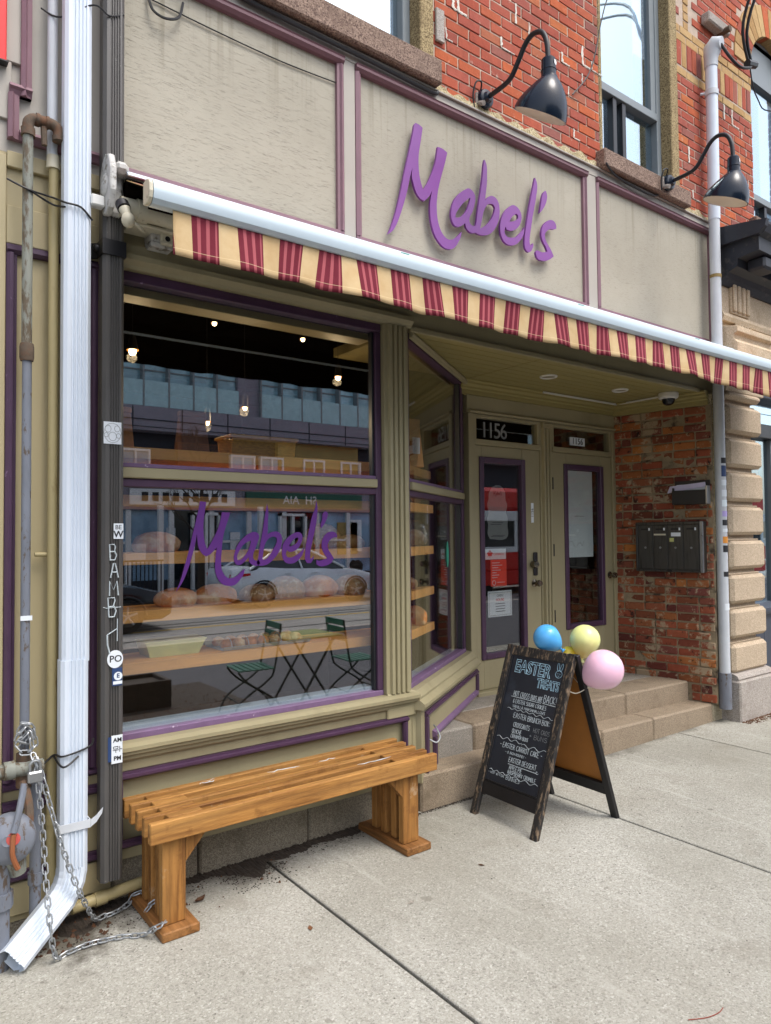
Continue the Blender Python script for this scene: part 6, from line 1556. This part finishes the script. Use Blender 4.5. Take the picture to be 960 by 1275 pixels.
# ------------------------------------------------------------------ shelves, bread and lights inside
def zsh(z): return z
shelves = []
for i, (z, nm) in enumerate(((2.155,'topmost'),(1.912,'second'),(1.622,'third'),(1.335,'fourth'),(1.082,'lowest'))):
    mb = MB()
    pts = [(1.04,.14),(2.66,.14),(2.93,.17),(3.36,.455),(1.04,.455)] if i else [(1.04,.16),(2.60,.16),(2.95,.19),(3.34,.455),(1.04,.455)]
    mb.extrz(pts, z-.058, z)
    tagp(obj('display_shelf', mb, SHELF, None, bevel=.003), nm+' honey pine shelf inside the bakery display window', 'shelf', 'pine shelves in the display window')
def loaf(x, y, z, rx, ry, rz, m, lab, grp):
    from mathutils import noise as mn
    mb = MB(); n, mm = 28, 14
    vs = []; fs = []
    for j in range(mm+1):
        th = PI*j/mm
        for i in range(n):
            a = 2*PI*i/n; k = 1+.09*mn.noise(Vector((math.cos(a)*1.6+x*7, math.sin(a)*1.6, th*1.5)))+.035*mn.noise(Vector((math.cos(a)*6+x*7, math.sin(a)*6, th*5)))
            if rx > .07 and th < 1.3 and abs(math.sin(th)*math.cos(a)*2.6 % 1.0-.5) < .11: k -= .045
            zz_ = math.cos(th); zz_ = zz_ if zz_ > -.55 else -.55
            vs.append((x+rx*k*math.sin(th)*math.cos(a), y+ry*k*math.sin(th)*math.sin(a), z+rz*.55+rz*zz_))
    fs = [(j*n+i,(j+1)*n+i,(j+1)*n+(i+1)%n,j*n+(i+1)%n) for j in range(mm) for i in range(n)]
    return tagp(obj('bread_loaf', mb.add(vs, fs), m, None, smooth=True, angle=180), lab, 'bread', grp)
G4 = 'loaves in a row on the fourth shelf'
for (x, rx, rz, m, nth) in ((1.40,.115,.062,BREAD,'crusty loaf farthest left on the fourth shelf'),(1.62,.125,.068,BREAD,'second crusty loaf from the left, fourth shelf'),(1.87,.10,.06,BREADS,'small seeded loaf, third from the left on the fourth shelf'),
                        (2.06,.12,.085,BREADS,'tall seeded loaf at the middle of the fourth shelf'),(2.29,.12,.082,BREAD,'plain brown loaf between two tall seeded ones'),(2.52,.11,.078,BREADS,'seeded loaf at the right end of the fourth shelf')):
    loaf(x, .28, 1.336, rx, .10, rz, m, nth, G4)
loaf(2.34, .32, 1.623, .115, .1, .10, BREADS, 'big round loaf standing above the s of the window lettering', 'loaves on the third shelf')
loaf(2.20, .28, 1.623, .07, .07, .045, BREADS, 'small dark roll left of the big round third-shelf loaf', 'loaves on the third shelf')
loaf(2.52, .28, 1.623, .10, .08, .055, BREADS, 'low seeded loaf at the right end of the third shelf', 'loaves on the third shelf')
loaf(1.30, .30, 1.623, .13, .09, .07, BREAD, 'pale domed loaf at the left end of the third shelf', 'loaves on the third shelf')
loaf(3.02, .36, 1.336, .09, .08, .055, BREAD, 'brown loaf behind the angled window on the fourth shelf', 'loaves behind the angled window')
loaf(3.12, .38, 1.084, .085, .085, .085, BREAD, 'tall glossy round loaf behind the angled window, lowest shelf', 'loaves behind the angled window')
loaf(2.95, .32, 1.084, .075, .07, .045, BREAD, 'small roll beside the tall round loaf on the lowest shelf', 'loaves behind the angled window')
wb_ = thing('wicker_tray', 'long yellow wicker basket on the topmost shelf', 'basket', (1.8,.33,2.156))
obj('basket_wall', MB().extr([(.24,2.157),(.22,2.26),(.23,2.26),(.25,2.165),(.40,2.165),(.42,2.26),(.43,2.26),(.41,2.157)], 1.70, 2.10), WICKER, wb_)
obj('basket_rim', MB().tube([(1.69,.22,2.262),(2.11,.22,2.262),(2.11,.43,2.262),(1.69,.43,2.262)], .010, 8, closed=True), WICKER, wb_)
tr = thing('pastry_tray', 'pale tray of glazed pastries on the lowest shelf', 'tray', (1.9,.3,1.083))
obj('tray', MB().extr([(.18,1.084),(.16,1.105),(.165,1.105),(.185,1.089),(.41,1.089),(.43,1.105),(.435,1.105),(.415,1.084)], 1.62, 2.16), LEDGE, tr)
for i in range(7):
    for j in range(2):
        loaf(1.67+i*.072, .24+j*.11, 1.090, .034, .045, .032, BREAD, 'small glazed bun among the pastries on the pale tray', 'buns on the pastry tray')
for (x, y) in ((1.66,.2),(1.76,.2),(1.86,.2),(1.96,.2)):
    tagp(obj('cover_hoop', MB().tube(arc((x,y,1.1),.05,0,PI,10,'yz')+[], .003, 5), GALV, None, smooth=True), 'thin wire hoop arching over the pastries on the tray', 'hoop', 'wire hoops over the pastry tray')
cbx = thing('carton', 'pale green carton at the left of the lowest shelf', 'carton', (1.37,.28,1.083))
obj('carton_body', MB().add([(1.24,.22,1.083),(1.50,.22,1.083),(1.54,.22,1.155),(1.22,.22,1.155),(1.24,.38,1.083),(1.50,.38,1.083),(1.54,.38,1.155),(1.22,.38,1.155)], [(0,1,2,3),(7,6,5,4),(0,4,5,1),(1,5,6,2),(2,6,7,3),(3,7,4,0)]), PALEGREEN, cbx)
obj('carton_lid', MB().box(1.215, 1.545, .215, .385, 1.156, 1.162), PALEGREEN, cbx)
for (x, w_, h, z, m, lab) in ((1.10,.14,.19,2.156,KRAFTP,'tall kraft bag at the left end of the topmost shelf'),(1.50,.16,.20,2.156,BLDBRICK,'dark woven jar between bags on the topmost shelf'),(3.05,.12,.30,2.156,KRAFTP,'kraft bag behind the upper angled window')):
    t = thing('shelf_bag', lab, 'bag', (x,.3,z))
    obj('bag_body', MB().add([(x-w_/2,.25,z),(x+w_/2,.25,z),(x+w_/2,.38,z),(x-w_/2,.38,z),(x-w_/2*.93,.29,z+h),(x+w_/2*.93,.29,z+h),(x+w_/2*.93,.33,z+h),(x-w_/2*.93,.33,z+h)], [(0,3,2,1),(4,5,6,7),(0,1,5,4),(1,2,6,5),(2,3,7,6),(3,0,4,7)]), m, t, bevel=.008)
    obj('bag_fold', MB().box(x-w_/2*.95, x+w_/2*.95, .285, .335, z+h-.002, z+h+.03, .006), m, t)
    if x > 3: obj('bag_label', MB().box(x-.03, x+.03, .262, .266, z+.08, z+.2), PAPER, t)
for (x, y, z, lab) in ((3.10,.36,1.624,'clear wrapped loaf behind the angled window, third shelf'),):
    t = thing('wrapped_loaf', lab, 'bread', (x,y,z)); obj('loaf', MB().ball((x,y,z+.06), .07, sq=(1.2,.8,.8)), BREAD, t, smooth=True); obj('bag', MB().ball((x,y,z+.085), .10, sq=(1.1,.8,.95), jit=.12), GLASSBAG, t)
for (x, y, z) in ((3.22,.42,1.624),(3.16,.40,1.914)):
    t = thing('glass_jar', 'clear jar of biscuits on the %s shelf behind the angled window' % ('third' if z < 1.8 else 'second'), 'jar', (x,y,z))
    obj('jar_glass', MB().lathe([(.045,0),(.05,.01),(.05,.09),(.035,.105),(.035,.115)], 16, Matrix.Translation((x,y,z))), GLASSBAG, t, smooth=True); obj('jar_filling', MB().ball((x,y,z+.045), .042, jit=.1), BREADS, t)
for (x, y, z, r, lab) in ((1.299,.70,2.777,.022,'bright pendant bulb at the upper left of the dark shop'),(2.582,2.5,3.60,.020,'small ceiling bulb near the top middle of the shop window'),(3.487,2.5,3.60,.020,'small ceiling bulb near the top right of the shop window'),(2.713,.70,2.801,.018,'pendant bulb low at the right of the shop window'),(1.752,.70,2.402,.015,'lowest pendant bulb, above the wicker basket'),(2.005,.70,2.517,.014,'pendant bulb between the lowest one and the right one')):
    t = thing('pendant_light', lab, 'pendant lamp', (x,y,z), 'pendant bulbs in the bakery')
    obj('bulb', MB().ball((x,y,z), r, sq=(1,1,1.25)), BULB, t, smooth=True)
    obj('holder', MB().lathe([(.012,r*1.15+.07),(.02,r*1.15+.05),(r*1.5,r*.35),(r*1.42,r*.35),(.012,r*1.15+.045)], 16, Matrix.Translation((x,y,z))), BLACK, t, smooth=True)
    obj('amber_rim', MB().tube([(x+r*1.45*math.cos(a), y+r*1.45*math.sin(a), z+r*.33) for a in [i*2*PI/16 for i in range(16)]], r*.12, 6, closed=True), MAT('amber_rim', '#b5762a', .3, .6), t)
    if y < 1:
        ld = bpy.data.lights.new('bulb_light', 'POINT'); ld.energy = 3.2; ld.color = (1, .74, .42); ld.shadow_soft_size = .03
        lo_ = bpy.data.objects.new('bulb_light', ld); COL.objects.link(lo_); lo_.parent = t; lo_.location = (0, 0, -r*1.6)
    if z < 3.55: obj('cord', MB().tube([(x,y,z+.09),(x,y,3.80)], .002, 5), BLACK, t)

# ------------------------------------------------------------------ the street side seen in the glass
def bistro_chair(x, y, rz, lab):
    t = thing('bistro_chair', lab, 'chair', (0,0,0), 'green folding chairs on the pavement')
    for k in range(6): obj('seat_slat', MB().box(-.2, .2, -.18+k*.062, -.13+k*.062, .435, .447, .003), BISTRO, t)
    for s_ in (-1, 1):
        obj('leg', MB().tube(smooth_path([(s_*.2,-.25,.0),(s_*.2,-.16,.16),(s_*.19,.10,.33),(s_*.19,.17,.44),(s_*.19,.24,.86)]), .011, 6), BISTROF, t, smooth=True)
        obj('leg', MB().tube(smooth_path([(s_*.17,.27,.0),(s_*.17,.18,.14),(s_*.17,-.08,.32),(s_*.17,-.18,.43)]), .011, 6), BISTROF, t, smooth=True)
    for k in range(3): obj('back_slat', MB().box(-.19, .19, .205+k*.015, .217+k*.015, .64+k*.08, .70+k*.08, .003), BISTRO, t)
    obj('stretcher', MB().tube([(-.17,.18,.13),(.17,.18,.13)], .008, 6).tube([(-.2,-.17,.14),(.2,-.17,.14)], .008, 6), BISTROF, t)
    t.location = (x, y, 0); t.rotation_euler.z = rz
bistro_chair(3.12, -2.80, -1.45, 'green folding bistro chair reflected left of the table')
bistro_chair(4.22, -2.62, 1.65, 'green folding bistro chair reflected right of the table')
obj('tree_pit', MB().box(1.5, 3.3, -4.5, -3.15, -.04, .012), SOIL, None, kind='structure')
pbx = thing('planter_box', 'dark wooden planter box in the tree pit, reflected low in the window', 'planter', (2.35,-3.75,0))
obj('box_wall', MB().box(2.1, 2.6, -4.0, -3.96, .01, .28, .006).box(2.1, 2.6, -3.54, -3.5, .01, .28, .006).box(2.1, 2.14, -3.96, -3.54, .01, .28, .006).box(2.56, 2.6, -3.96, -3.54, .01, .28, .006), BARK, pbx)
obj('box_soil', MB().box(2.14, 2.56, -3.96, -3.54, .01, .24), SOIL, pbx)
lump_strip(1.55, 3.2, -3.2, -4.4, 500, .03, LEAF, 'pit_litter', (.01, .03))
bt = thing('bistro_table', 'folding bistro table with crossed dark legs reflected in the glass', 'table', (3.65,-2.72,0))
obj('table_top', MB().box(3.34, 3.96, -2.99, -2.45, .70, .72, .006), TABLEG, bt)
for y in (-2.95, -2.49):
    obj('leg', MB().tube([(3.42,y,0),(3.88,y,.70)], .013, 6), BISTROF, bt); obj('leg', MB().tube([(3.88,y,0),(3.42,y,.70)], .013, 6), BISTROF, bt)
def car(x0, y0, m, lab, flip=False):
    t = thing('parked_car', lab, 'car', (x0, y0, -.13))
    Lc = 4.65; z0 = -.13
    top = [(0,.62,.88),(.06,.45,1.0),(.30,.40,1.03),(.9,.33,1.05),(1.6,.32,1.0),(2.6,.32,.97),(3.4,.33,.93),(4.0,.36,.86),(4.45,.40,.74),(4.65,.50,.62)]
    X = (lambda u: x0+Lc-u) if flip else (lambda u: x0+u)
    vs = []; n = 12
    for (u, zl, zh) in top:
        hw = .88 if .4 < u < 4.1 else (.80 if .05 < u < 4.5 else .70)
        zl_ = .22 if .2 < u < 4.5 else zl*.6
        for (yy, zz_) in ((-hw*.9,zl_),(-hw,zl_+.12),(-hw,zl_+.35),(-hw*.98,zh-.12),(-hw*.90,zh-.02),(-hw*.5,zh+.015),(hw*.5,zh+.015),(hw*.9,zh-.02),(hw*.98,zh-.12),(hw,zl_+.35),(hw,zl_+.12),(hw*.9,zl_)):
            vs.append((X(u), y0+yy, z0+zz_))
    fs = [(i*n+k,(i+1)*n+k,(i+1)*n+(k+1)%n,i*n+(k+1)%n) for i in range(len(top)-1) for k in range(n)]+[tuple(range(n)),tuple((len(top)-1)*n+k for k in range(n))[::-1]]
    obj('body', MB().add(vs, fs), m, t, smooth=True, angle=35)
    cab = [(.55,1.0),(1.25,1.40),(1.75,1.45),(2.4,1.43),(3.35,.96)]
    def cabin(s0, inset, lift):
        v2 = []
        for (u, zt) in cab:
            hb, ht = .80-inset, .60-inset
            zb = .92
            v2 += [(X(u), y0-hb, z0+zb),(X(u), y0-(ht if zt > 1.1 else hb), z0+zt+lift),(X(u), y0+(ht if zt > 1.1 else hb), z0+zt+lift),(X(u), y0+hb, z0+zb)]
        f2 = [(i*4+k,(i+1)*4+k,(i+1)*4+(k+1)%4,i*4+(k+1)%4) for i in range(4) for k in range(4)]+[(0,1,2,3),(16,17,18,19)[::-1]]
        return MB().add(v2, f2)
    obj('glasshouse', cabin(0, 0, 0), CARGLASS, t)
    roof = MB(); 
    for s_ in (-1, 1):
        roof.tube([(X(.5),y0+s_*.80,z0+.98),(X(1.25),y0+s_*.62,z0+1.405),(X(1.75),y0+s_*.615,z0+1.455),(X(2.4),y0+s_*.615,z0+1.435),(X(3.38),y0+s_*.80,z0+.96)], .035, 8)
        roof.tube([(X(2.05),y0+s_*.80,z0+.95),(X(1.95),y0+s_*.62,z0+1.44)], .028, 6)
    roof.grid(lambda u, v: (X(1.2+1.25*u), y0-.62+1.24*v, z0+1.425+.045*math.sin(PI*v)+.03*math.sin(PI*u)), 8, 6)
    obj('roof', roof, m, t, smooth=True, angle=60)
    for u in (.88, 3.72):
        for s_ in (-1, 1):
            w_ = obj('wheel', MB().lathe([(.12,.0),(.2,-.0),(.31,-.01),(.325,.03),(.325,.17),(.30,.2),(.0,.2)], 24, along((X(u), y0+s_*.90, z0+.325),(0,-s_,0))), TYRE, t, smooth=True, angle=40)
            obj('rim', MB().lathe([(0,-.006),(.06,-.012),(.2,-.004),(.215,.006)], 20, along((X(u), y0+s_*.902, z0+.325),(0,-s_,0))), STEELDK, w_)
            for k in range(5): obj('wheel_spoke', MB().tube([(X(u), y0+s_*.918, z0+.325),(X(u)+.19*math.cos(k*1.2566+.3), y0+s_*.914, z0+.325+.19*math.sin(k*1.2566+.3))], .022, 6), STEEL, w_)
            obj('wheel_arch', MB().tube([(X(u)+.37*math.cos(a), y0+s_*.875, z0+.325+.37*math.sin(a)) for a in [PI*i/10 for i in range(11)]], .025, 6), BLACK, t)
    for s_ in (-1, 1):
        obj('tail_light', MB().add([(X(-.0),y0+s_*.70,z0+.78),(X(.5),y0+s_*.885,z0+.84),(X(.5),y0+s_*.885,z0+.90),(X(-.0),y0+s_*.72,z0+.88),(X(.1),y0+s_*.5,z0+.80)], [(0,1,2,3),(0,3,4)]), TAILRED, t)
        for u in (2.3, 1.5): obj('door_handle', MB().box(min(X(u),X(u+.18)), max(X(u),X(u+.18)), y0+s_*.88-.012, y0+s_*.88+.012, z0+.84, z0+.865, .004), m, t)
car(7.65, -13.9, CARSILVER, 'silver saloon parked across the road, reflected in the shop window')
car(.53, -11.2, CARBLACK, 'black car at the left of the reflected street')
tm = thing('streetcar', 'red and white streetcar reflected in the shop door glass', 'streetcar', (20, -11, -.1))
obj('skirt', MB().box(13.2, 29, -12.2, -9.9, .15, .62, .05), TRAMRED, tm); obj('lower_side', MB().box(13.2, 29, -12.2, -9.9, .62, 1.15, .02), TRAMRED, tm)
obj('white_band', MB().box(13.2, 29, -12.21, -9.89, 1.15, 1.32, .01), TRAMWHITE, tm)
obj('window_band', MB().box(13.25, 28.9, -12.15, -9.95, 1.32, 2.1), CARGLASS, tm)
for k in range(11): obj('window_post', MB().box(13.2+k*1.55, 13.36+k*1.55, -12.19, -9.91, 1.325, 2.095, .01), TRAMWHITE, tm)
obj('upper_band', MB().box(13.2, 29, -12.21, -9.89, 2.1, 2.4, .02), TRAMWHITE, tm); obj('roof', MB().box(13.2, 29, -12.2, -9.9, 2.4, 3.1, .12), TRAMRED, tm)
for k in range(4): obj('wheel', MB().lathe([(0,0),(.33,0),(.35,.05),(.33,.12),(0,.12)], 20, along((15+k*4,-9.92,.2),(0,-1,0))), TYRE, tm)
# opposite buildings
Y0 = -18.6
b1 = thing('brick_shop_building', 'long low building with glass balconies reflected in the shop window', 'building', (8, -20, 0))
obj('ground_wall', MB().box(-4, 30, Y0-6, Y0-.4, 0, 3.0), BLDDARK, b1)
k = 0; x = -4.0
while x < 30:
    obj('shop_glass', MB().box(x+.1, x+1.3, Y0-.45, Y0-.36, .35, 2.55), BLDGLASS2 if k % 3 else CARGLASS, b1)
    obj('white_mullion', MB().box(x-.06, x+.1, Y0-.42, Y0-.25, 0, 2.75), TRAMWHITE, b1)
    if k % 3 == 1: obj('white_mullion', MB().box(x+.1, x+1.3, Y0-.40, Y0-.28, 1.5, 1.58), TRAMWHITE, b1)
    x += 1.36; k += 1
obj('shop_head', MB().box(-4, 30, Y0-.42, Y0-.22, 2.56, 3.35), BLDCONC, b1)
obj('upper_wall', MB().box(-4, 30, Y0-6, Y0-.3, 3.35, 5.3), BLDDARK, b1)
for x in (8.4, 2.0, 21): obj('brick_pier', MB().box(x, x+1.5, Y0-.3, Y0-.1, 3.35, 4.75), BLDBRICK, b1)
obj('ochre_wall', MB().box(12.0, 15.4, Y0-.3, Y0-.08, 3.35, 5.0), OCHRE, b1)
for x in (6.6, 10.2, 11.3, 13.0, 14.6, 16.4, 4.0, 19):
    f = obj('window_frame', MB().box(x, x+.9, Y0-.2, Y0-.02, 3.45, 3.52).box(x, x+.9, Y0-.2, Y0-.02, 4.38, 4.45).box(x, x+.06, Y0-.2, Y0-.02, 3.52, 4.38).box(x+.84, x+.9, Y0-.2, Y0-.02, 3.52, 4.38).box(x+.42, x+.48, Y0-.2, Y0-.03, 3.52, 4.38), TRAMWHITE, b1)
    obj('pane', MB().box(x+.06, x+.84, Y0-.15, Y0-.1, 3.52, 4.38), BLDGLASS2, f)
obj('slab_edge', MB().box(-4, 30, Y0-.5, Y0+.25, 5.0, 5.75, .01), BLDCONC, b1)
obj('slab_line', MB().box(-4, 30, Y0+.25, Y0+.27, 5.32, 5.35).box(-4, 30, Y0+.25, Y0+.27, 5.1, 5.12), BLDDARK, b1)
x = -4.0; k = 0
while x < 30:
    if k % 7 != 4:
        obj('balcony_glass', MB().box(x+.03, x+.77, Y0-.1, Y0-.04, 5.8, 7.9), BLDGLASS, b1)
        obj('balcony_rail', MB().box(x+.03, x+.77, Y0+.2, Y0+.23, 5.76, 6.55), MAT('balcony_screen', '#9fc4cc', .15, spec=.8) if k == 0 else bpy.data.materials['balcony_screen'], b1)
        obj('balcony_mullion', MB().box(x-.03, x+.03, Y0-.12, Y0+.24, 5.76, 7.9), FRAMEGREY, b1)
    else: obj('wall_pier', MB().box(x, x+.8, Y0-.1, Y0+.1, 5.76, 7.9), BLDCONC, b1)
    x += .8; k += 1
obj('top_storey', MB().box(-4, 30, Y0-6, Y0-.05, 7.9, 9.6), BLDDARK, b1)
for k in range(22):
    x = -4+k*1.55
    obj('slab_joint', MB().box(x, x+.03, Y0+.25, Y0+.265, 5.02, 5.74), BLDDARK, b1)
for k in range(43): obj('balcony_bar', MB().box(-4+k*.8-.01, -4+k*.8+.77, Y0-.03, Y0+.0, 6.9, 6.94), FRAMEGREY, b1)
for k in range(26): obj('far_brick_course', MB().box(8.4, 9.9, Y0-.11, Y0-.092, 3.38+k*.052, 3.40+k*.052), BLDDARK, b1)
obj('porch_post', MB().box(4.6, 4.75, Y0+.3, Y0+.45, 0, 2.7).box(7.6, 7.75, Y0+.3, Y0+.45, 0, 2.7).box(11.0, 11.15, Y0+.3, Y0+.45, 0, 2.7), TRAMWHITE, b1)
for (x0_, x1_) in ((8.9, 9.9), (12.1, 13.2)):
    f = obj('shop_door', MB().box(x0_, x0_+.09, Y0-.3, Y0-.15, 0, 2.5).box(x1_-.09, x1_, Y0-.3, Y0-.15, 0, 2.5).box(x0_, x1_, Y0-.3, Y0-.15, 2.41, 2.5).box((x0_+x1_)/2-.05, (x0_+x1_)/2+.05, Y0-.3, Y0-.16, 0, 2.41).box(x0_, x1_, Y0-.3, Y0-.17, 1.2, 1.26), TRAMWHITE, b1)
    obj('door_glass', MB().box(x0_+.09, x1_-.09, Y0-.34, Y0-.31, .05, 2.4), CARGLASS, f)
for (x, z, w_, h, m) in ((5.1,1.0,.5,.7,PAPER),(5.2,1.75,.5,.3,REDPAPER),(7.0,.9,.45,.6,PAPER),(10.3,1.6,.35,.25,PAPER),(10.3,1.25,.3,.25,PAPER),(14.6,1.0,.9,1.2,OCHRE),(15.2,1.1,.5,1.2,PAPERBLUE),(13.6,.8,.6,.6,REDPAPER),(8.1,1.5,.3,.5,CURTAIN)):
    obj('shop_poster', MB().box(x, x+w_, Y0-.335, Y0-.305, z, z+h), m, b1)
rl_ = thing('street_railing', 'black iron railing across the road, reflected', 'railing', (5.6,-17.2,0))
obj('top_rail', MB().box(4.2, 7.4, -17.22, -17.17, 1.0, 1.05), BLACK, rl_)
for k in range(27): obj('railing_bar', MB().box(4.2+k*.12, 4.225+k*.12, -17.21, -17.18, 0, 1.0), BLACK, rl_)
for k in range(5):
    tagp(obj('far_planter', MB().lathe([(.16,0),(.22,.4),(.24,.4),(.2,.36),(0,.36)], 12, Matrix.Translation((9.2+k*1.3+random.uniform(-.3,.3),-17.4,0))).ball((9.2+k*1.3,-17.4,.55), .26, jit=.25), LEAF if k % 2 else BARK, None), 'dark planter standing before the far shop fronts', 'planter', 'planters across the road')
sg1 = thing('green_shop_board', 'dark green shop board with white letters across the road, reflected', 'sign', (12.5, Y0, 2.9))
obj('board', MB().box(10.8, 15.6, Y0-.2, Y0-.12, 2.72, 3.22, .01), SIGNGREEN, sg1)
mb = MB(M4((12.9, Y0-.115, 2.96),(-1,0,0),(0,0,1),(0,1,0))); mb.mesh(text_mesh('SH  AIA', .42, .004)); obj('lettering', mb, TRAMWHITE, sg1)
sg2 = thing('white_shop_board', 'white shop board left of the green one, reflected', 'sign', (8, Y0, 2.9))
obj('board', MB().box(6.9, 10.4, Y0-.2, Y0-.12, 2.72, 3.22, .01), TRAMWHITE, sg2)
mb = MB(M4((8.6, Y0-.115, 3.0),(-1,0,0),(0,0,1),(0,1,0)))
for i in range(9): mb.box(-1.5+i*.33, -1.3+i*.33, -.16, .12, 0, .004)
obj('dark_print', mb, INK, sg2)
tre = thing('street_tree', 'bare street tree across the road, reflected in the window', 'tree', (8.3, -16.6, 0))
obj('trunk', MB().tube([(8.3,-16.6,0),(8.33,-16.6,1.2),(8.28,-16.6,2.2),(8.35,-16.6,3.2)], [.13,.10,.08,.05], 8), BARK, tre, smooth=True)
rr = random.Random(3)
br = MB()
def branch(p, d, L, r, depth):
    q = p+d*L; br.tube([p, (p+q)/2+Vector((rr.uniform(-.05,.05),0,rr.uniform(-.05,.05))), q], [r, r*.8, r*.55], 5)
    if depth:
        for _ in range(3):
            nd = (d+Vector((rr.uniform(-.8,.8), rr.uniform(-.6,.6), rr.uniform(-.1,.5)))).normalized(); branch(q, nd, L*.72, r*.55, depth-1)
for zb in (1.6, 2.2, 2.7, 3.2):
    for _ in range(2): branch(Vector((8.3,-16.6,zb)), Vector((rr.uniform(-1,1), rr.uniform(-.5,.5), rr.uniform(.4,1))).normalized(), .7, .035, 3)
obj('branches', br, BARK, tre, kind='stuff')
for (z, y, lab) in ((6.8,-9.8,'overhead tram wire above the near rail'),(7.0,-11.6,'overhead tram wire above the far rail'),(7.6,-7.6,'overhead power line along the kerb')):
    tagp(obj('overhead_wire', MB().tube([(-40,y,z),(0,y,z-.25),(40,y,z)], .022, 6), RUBBERDK), lab, 'wire')

# ------------------------------------------------------------------ dirt, leaves and litter along the wall foot
def soil_strip(x0, x1, fn, nm):
    # low crumbly bank of wet soil against the wall, ragged front edge
    n = int((x1-x0)/.008); vs = []; fs = []
    for i in range(n+1):
        x = x0+(x1-x0)*i/n; w = max(.004, fn(x)+random.uniform(-.010, .010))
        for j in range(5):
            t = j/4
            vs.append((x+random.uniform(-.002,.002), .045-(w+.045)*t, .0005+(.016*(1-t)+.004*(j < 4))*random.uniform(.3, 1.0)*(0 if j == 4 else 1)))
    for i in range(n):
        for j in range(4): fs.append((i*5+j,(i+1)*5+j,(i+1)*5+j+1,i*5+j+1))
    return obj(nm, MB().add(vs, fs), SOIL, None, kind='stuff')
soil_strip(1.08, 2.50, lambda x: .022+.012*math.sin(x*17)+.010*math.sin(x*41+1)+.13*math.exp(-((x-1.66)/.07)**2)+.03*math.exp(-((x-1.80)/.16)**2), 'wet_soil')
soil_strip(.60, 1.10, lambda x: .06+.02*math.sin(x*23)+.11*math.exp(-((x-.80)/.10)**2), 'wet_soil')
lump_strip(1.15, 2.45, .02, -.10, 420, .006, SOIL, 'wet_dirt')
lump_strip(.62, 1.2, .0, -.26, 420, .006, SOIL, 'wet_dirt')
lump_strip(1.50, 1.84, -.08, -.27, 260, .006, SOIL, 'wet_dirt')
lump_strip(2.7, 3.9, -.025, -.05, 900, .006, SOIL, 'wet_dirt')
lump_strip(6.38, 8.2, -.205, -.30, 900, .010, LEAF, 'leaf_litter', (.004, .014))
lump_strip(.60, .95, -.02, -.26, 90, .02, LEAF, 'leaf_litter', (.008, .018))
lump_strip(1.1, 2.0, -.02, -.32, 30, .012, LEAF, 'leaf_litter', (.004, .012))
lump_strip(1.0, 6.4, -.25, -2.2, 120, .004, SOIL, 'pavement_grit', (.002, .006))
for (x, y, s_, rz, lab) in ((1.335,-.20,.032,.4,'curled dead leaf on the pavement beside the bench foot'),(1.62,-.72,.02,1.2,'small reddish leaf fragment beside the pavement joint'),(2.62,-.75,.018,2.,'dark flat leaf lying in the middle of the pavement'),(2.10,-.82,.022,.2,'grey gum blot pressed on the pavement')):
    mb = MB()
    mb.grid(lambda u, v: (x+s_*((u-.5)*2*math.cos(rz)-(v-.5)*1.2*(1-abs(u-.5)*1.7)*math.sin(rz)), y+s_*((u-.5)*2*math.sin(rz)+(v-.5)*1.2*(1-abs(u-.5)*1.7)*math.cos(rz)), .003+s_*(.9 if 'curled' in lab else .12)*((u-.5)**2+(v-.5)**2)), 6, 4)
    tagp(obj('fallen_leaf', mb, STEPSTONE2 if 'gum' in lab else LEAF, None, smooth=True), lab, 'gum' if 'gum' in lab else 'leaf')
tagp(obj('rubber_band', MB().tube(smooth_path([(2.36,-2.035,.003),(2.422,-2.068,.003),(2.479,-2.08,.003),(2.516,-2.076,.004)]), .0014, 6), MAT('red_rubber', '#8c3a2a', .6)), 'thin red strip of rubber lying on the near pavement', 'litter')
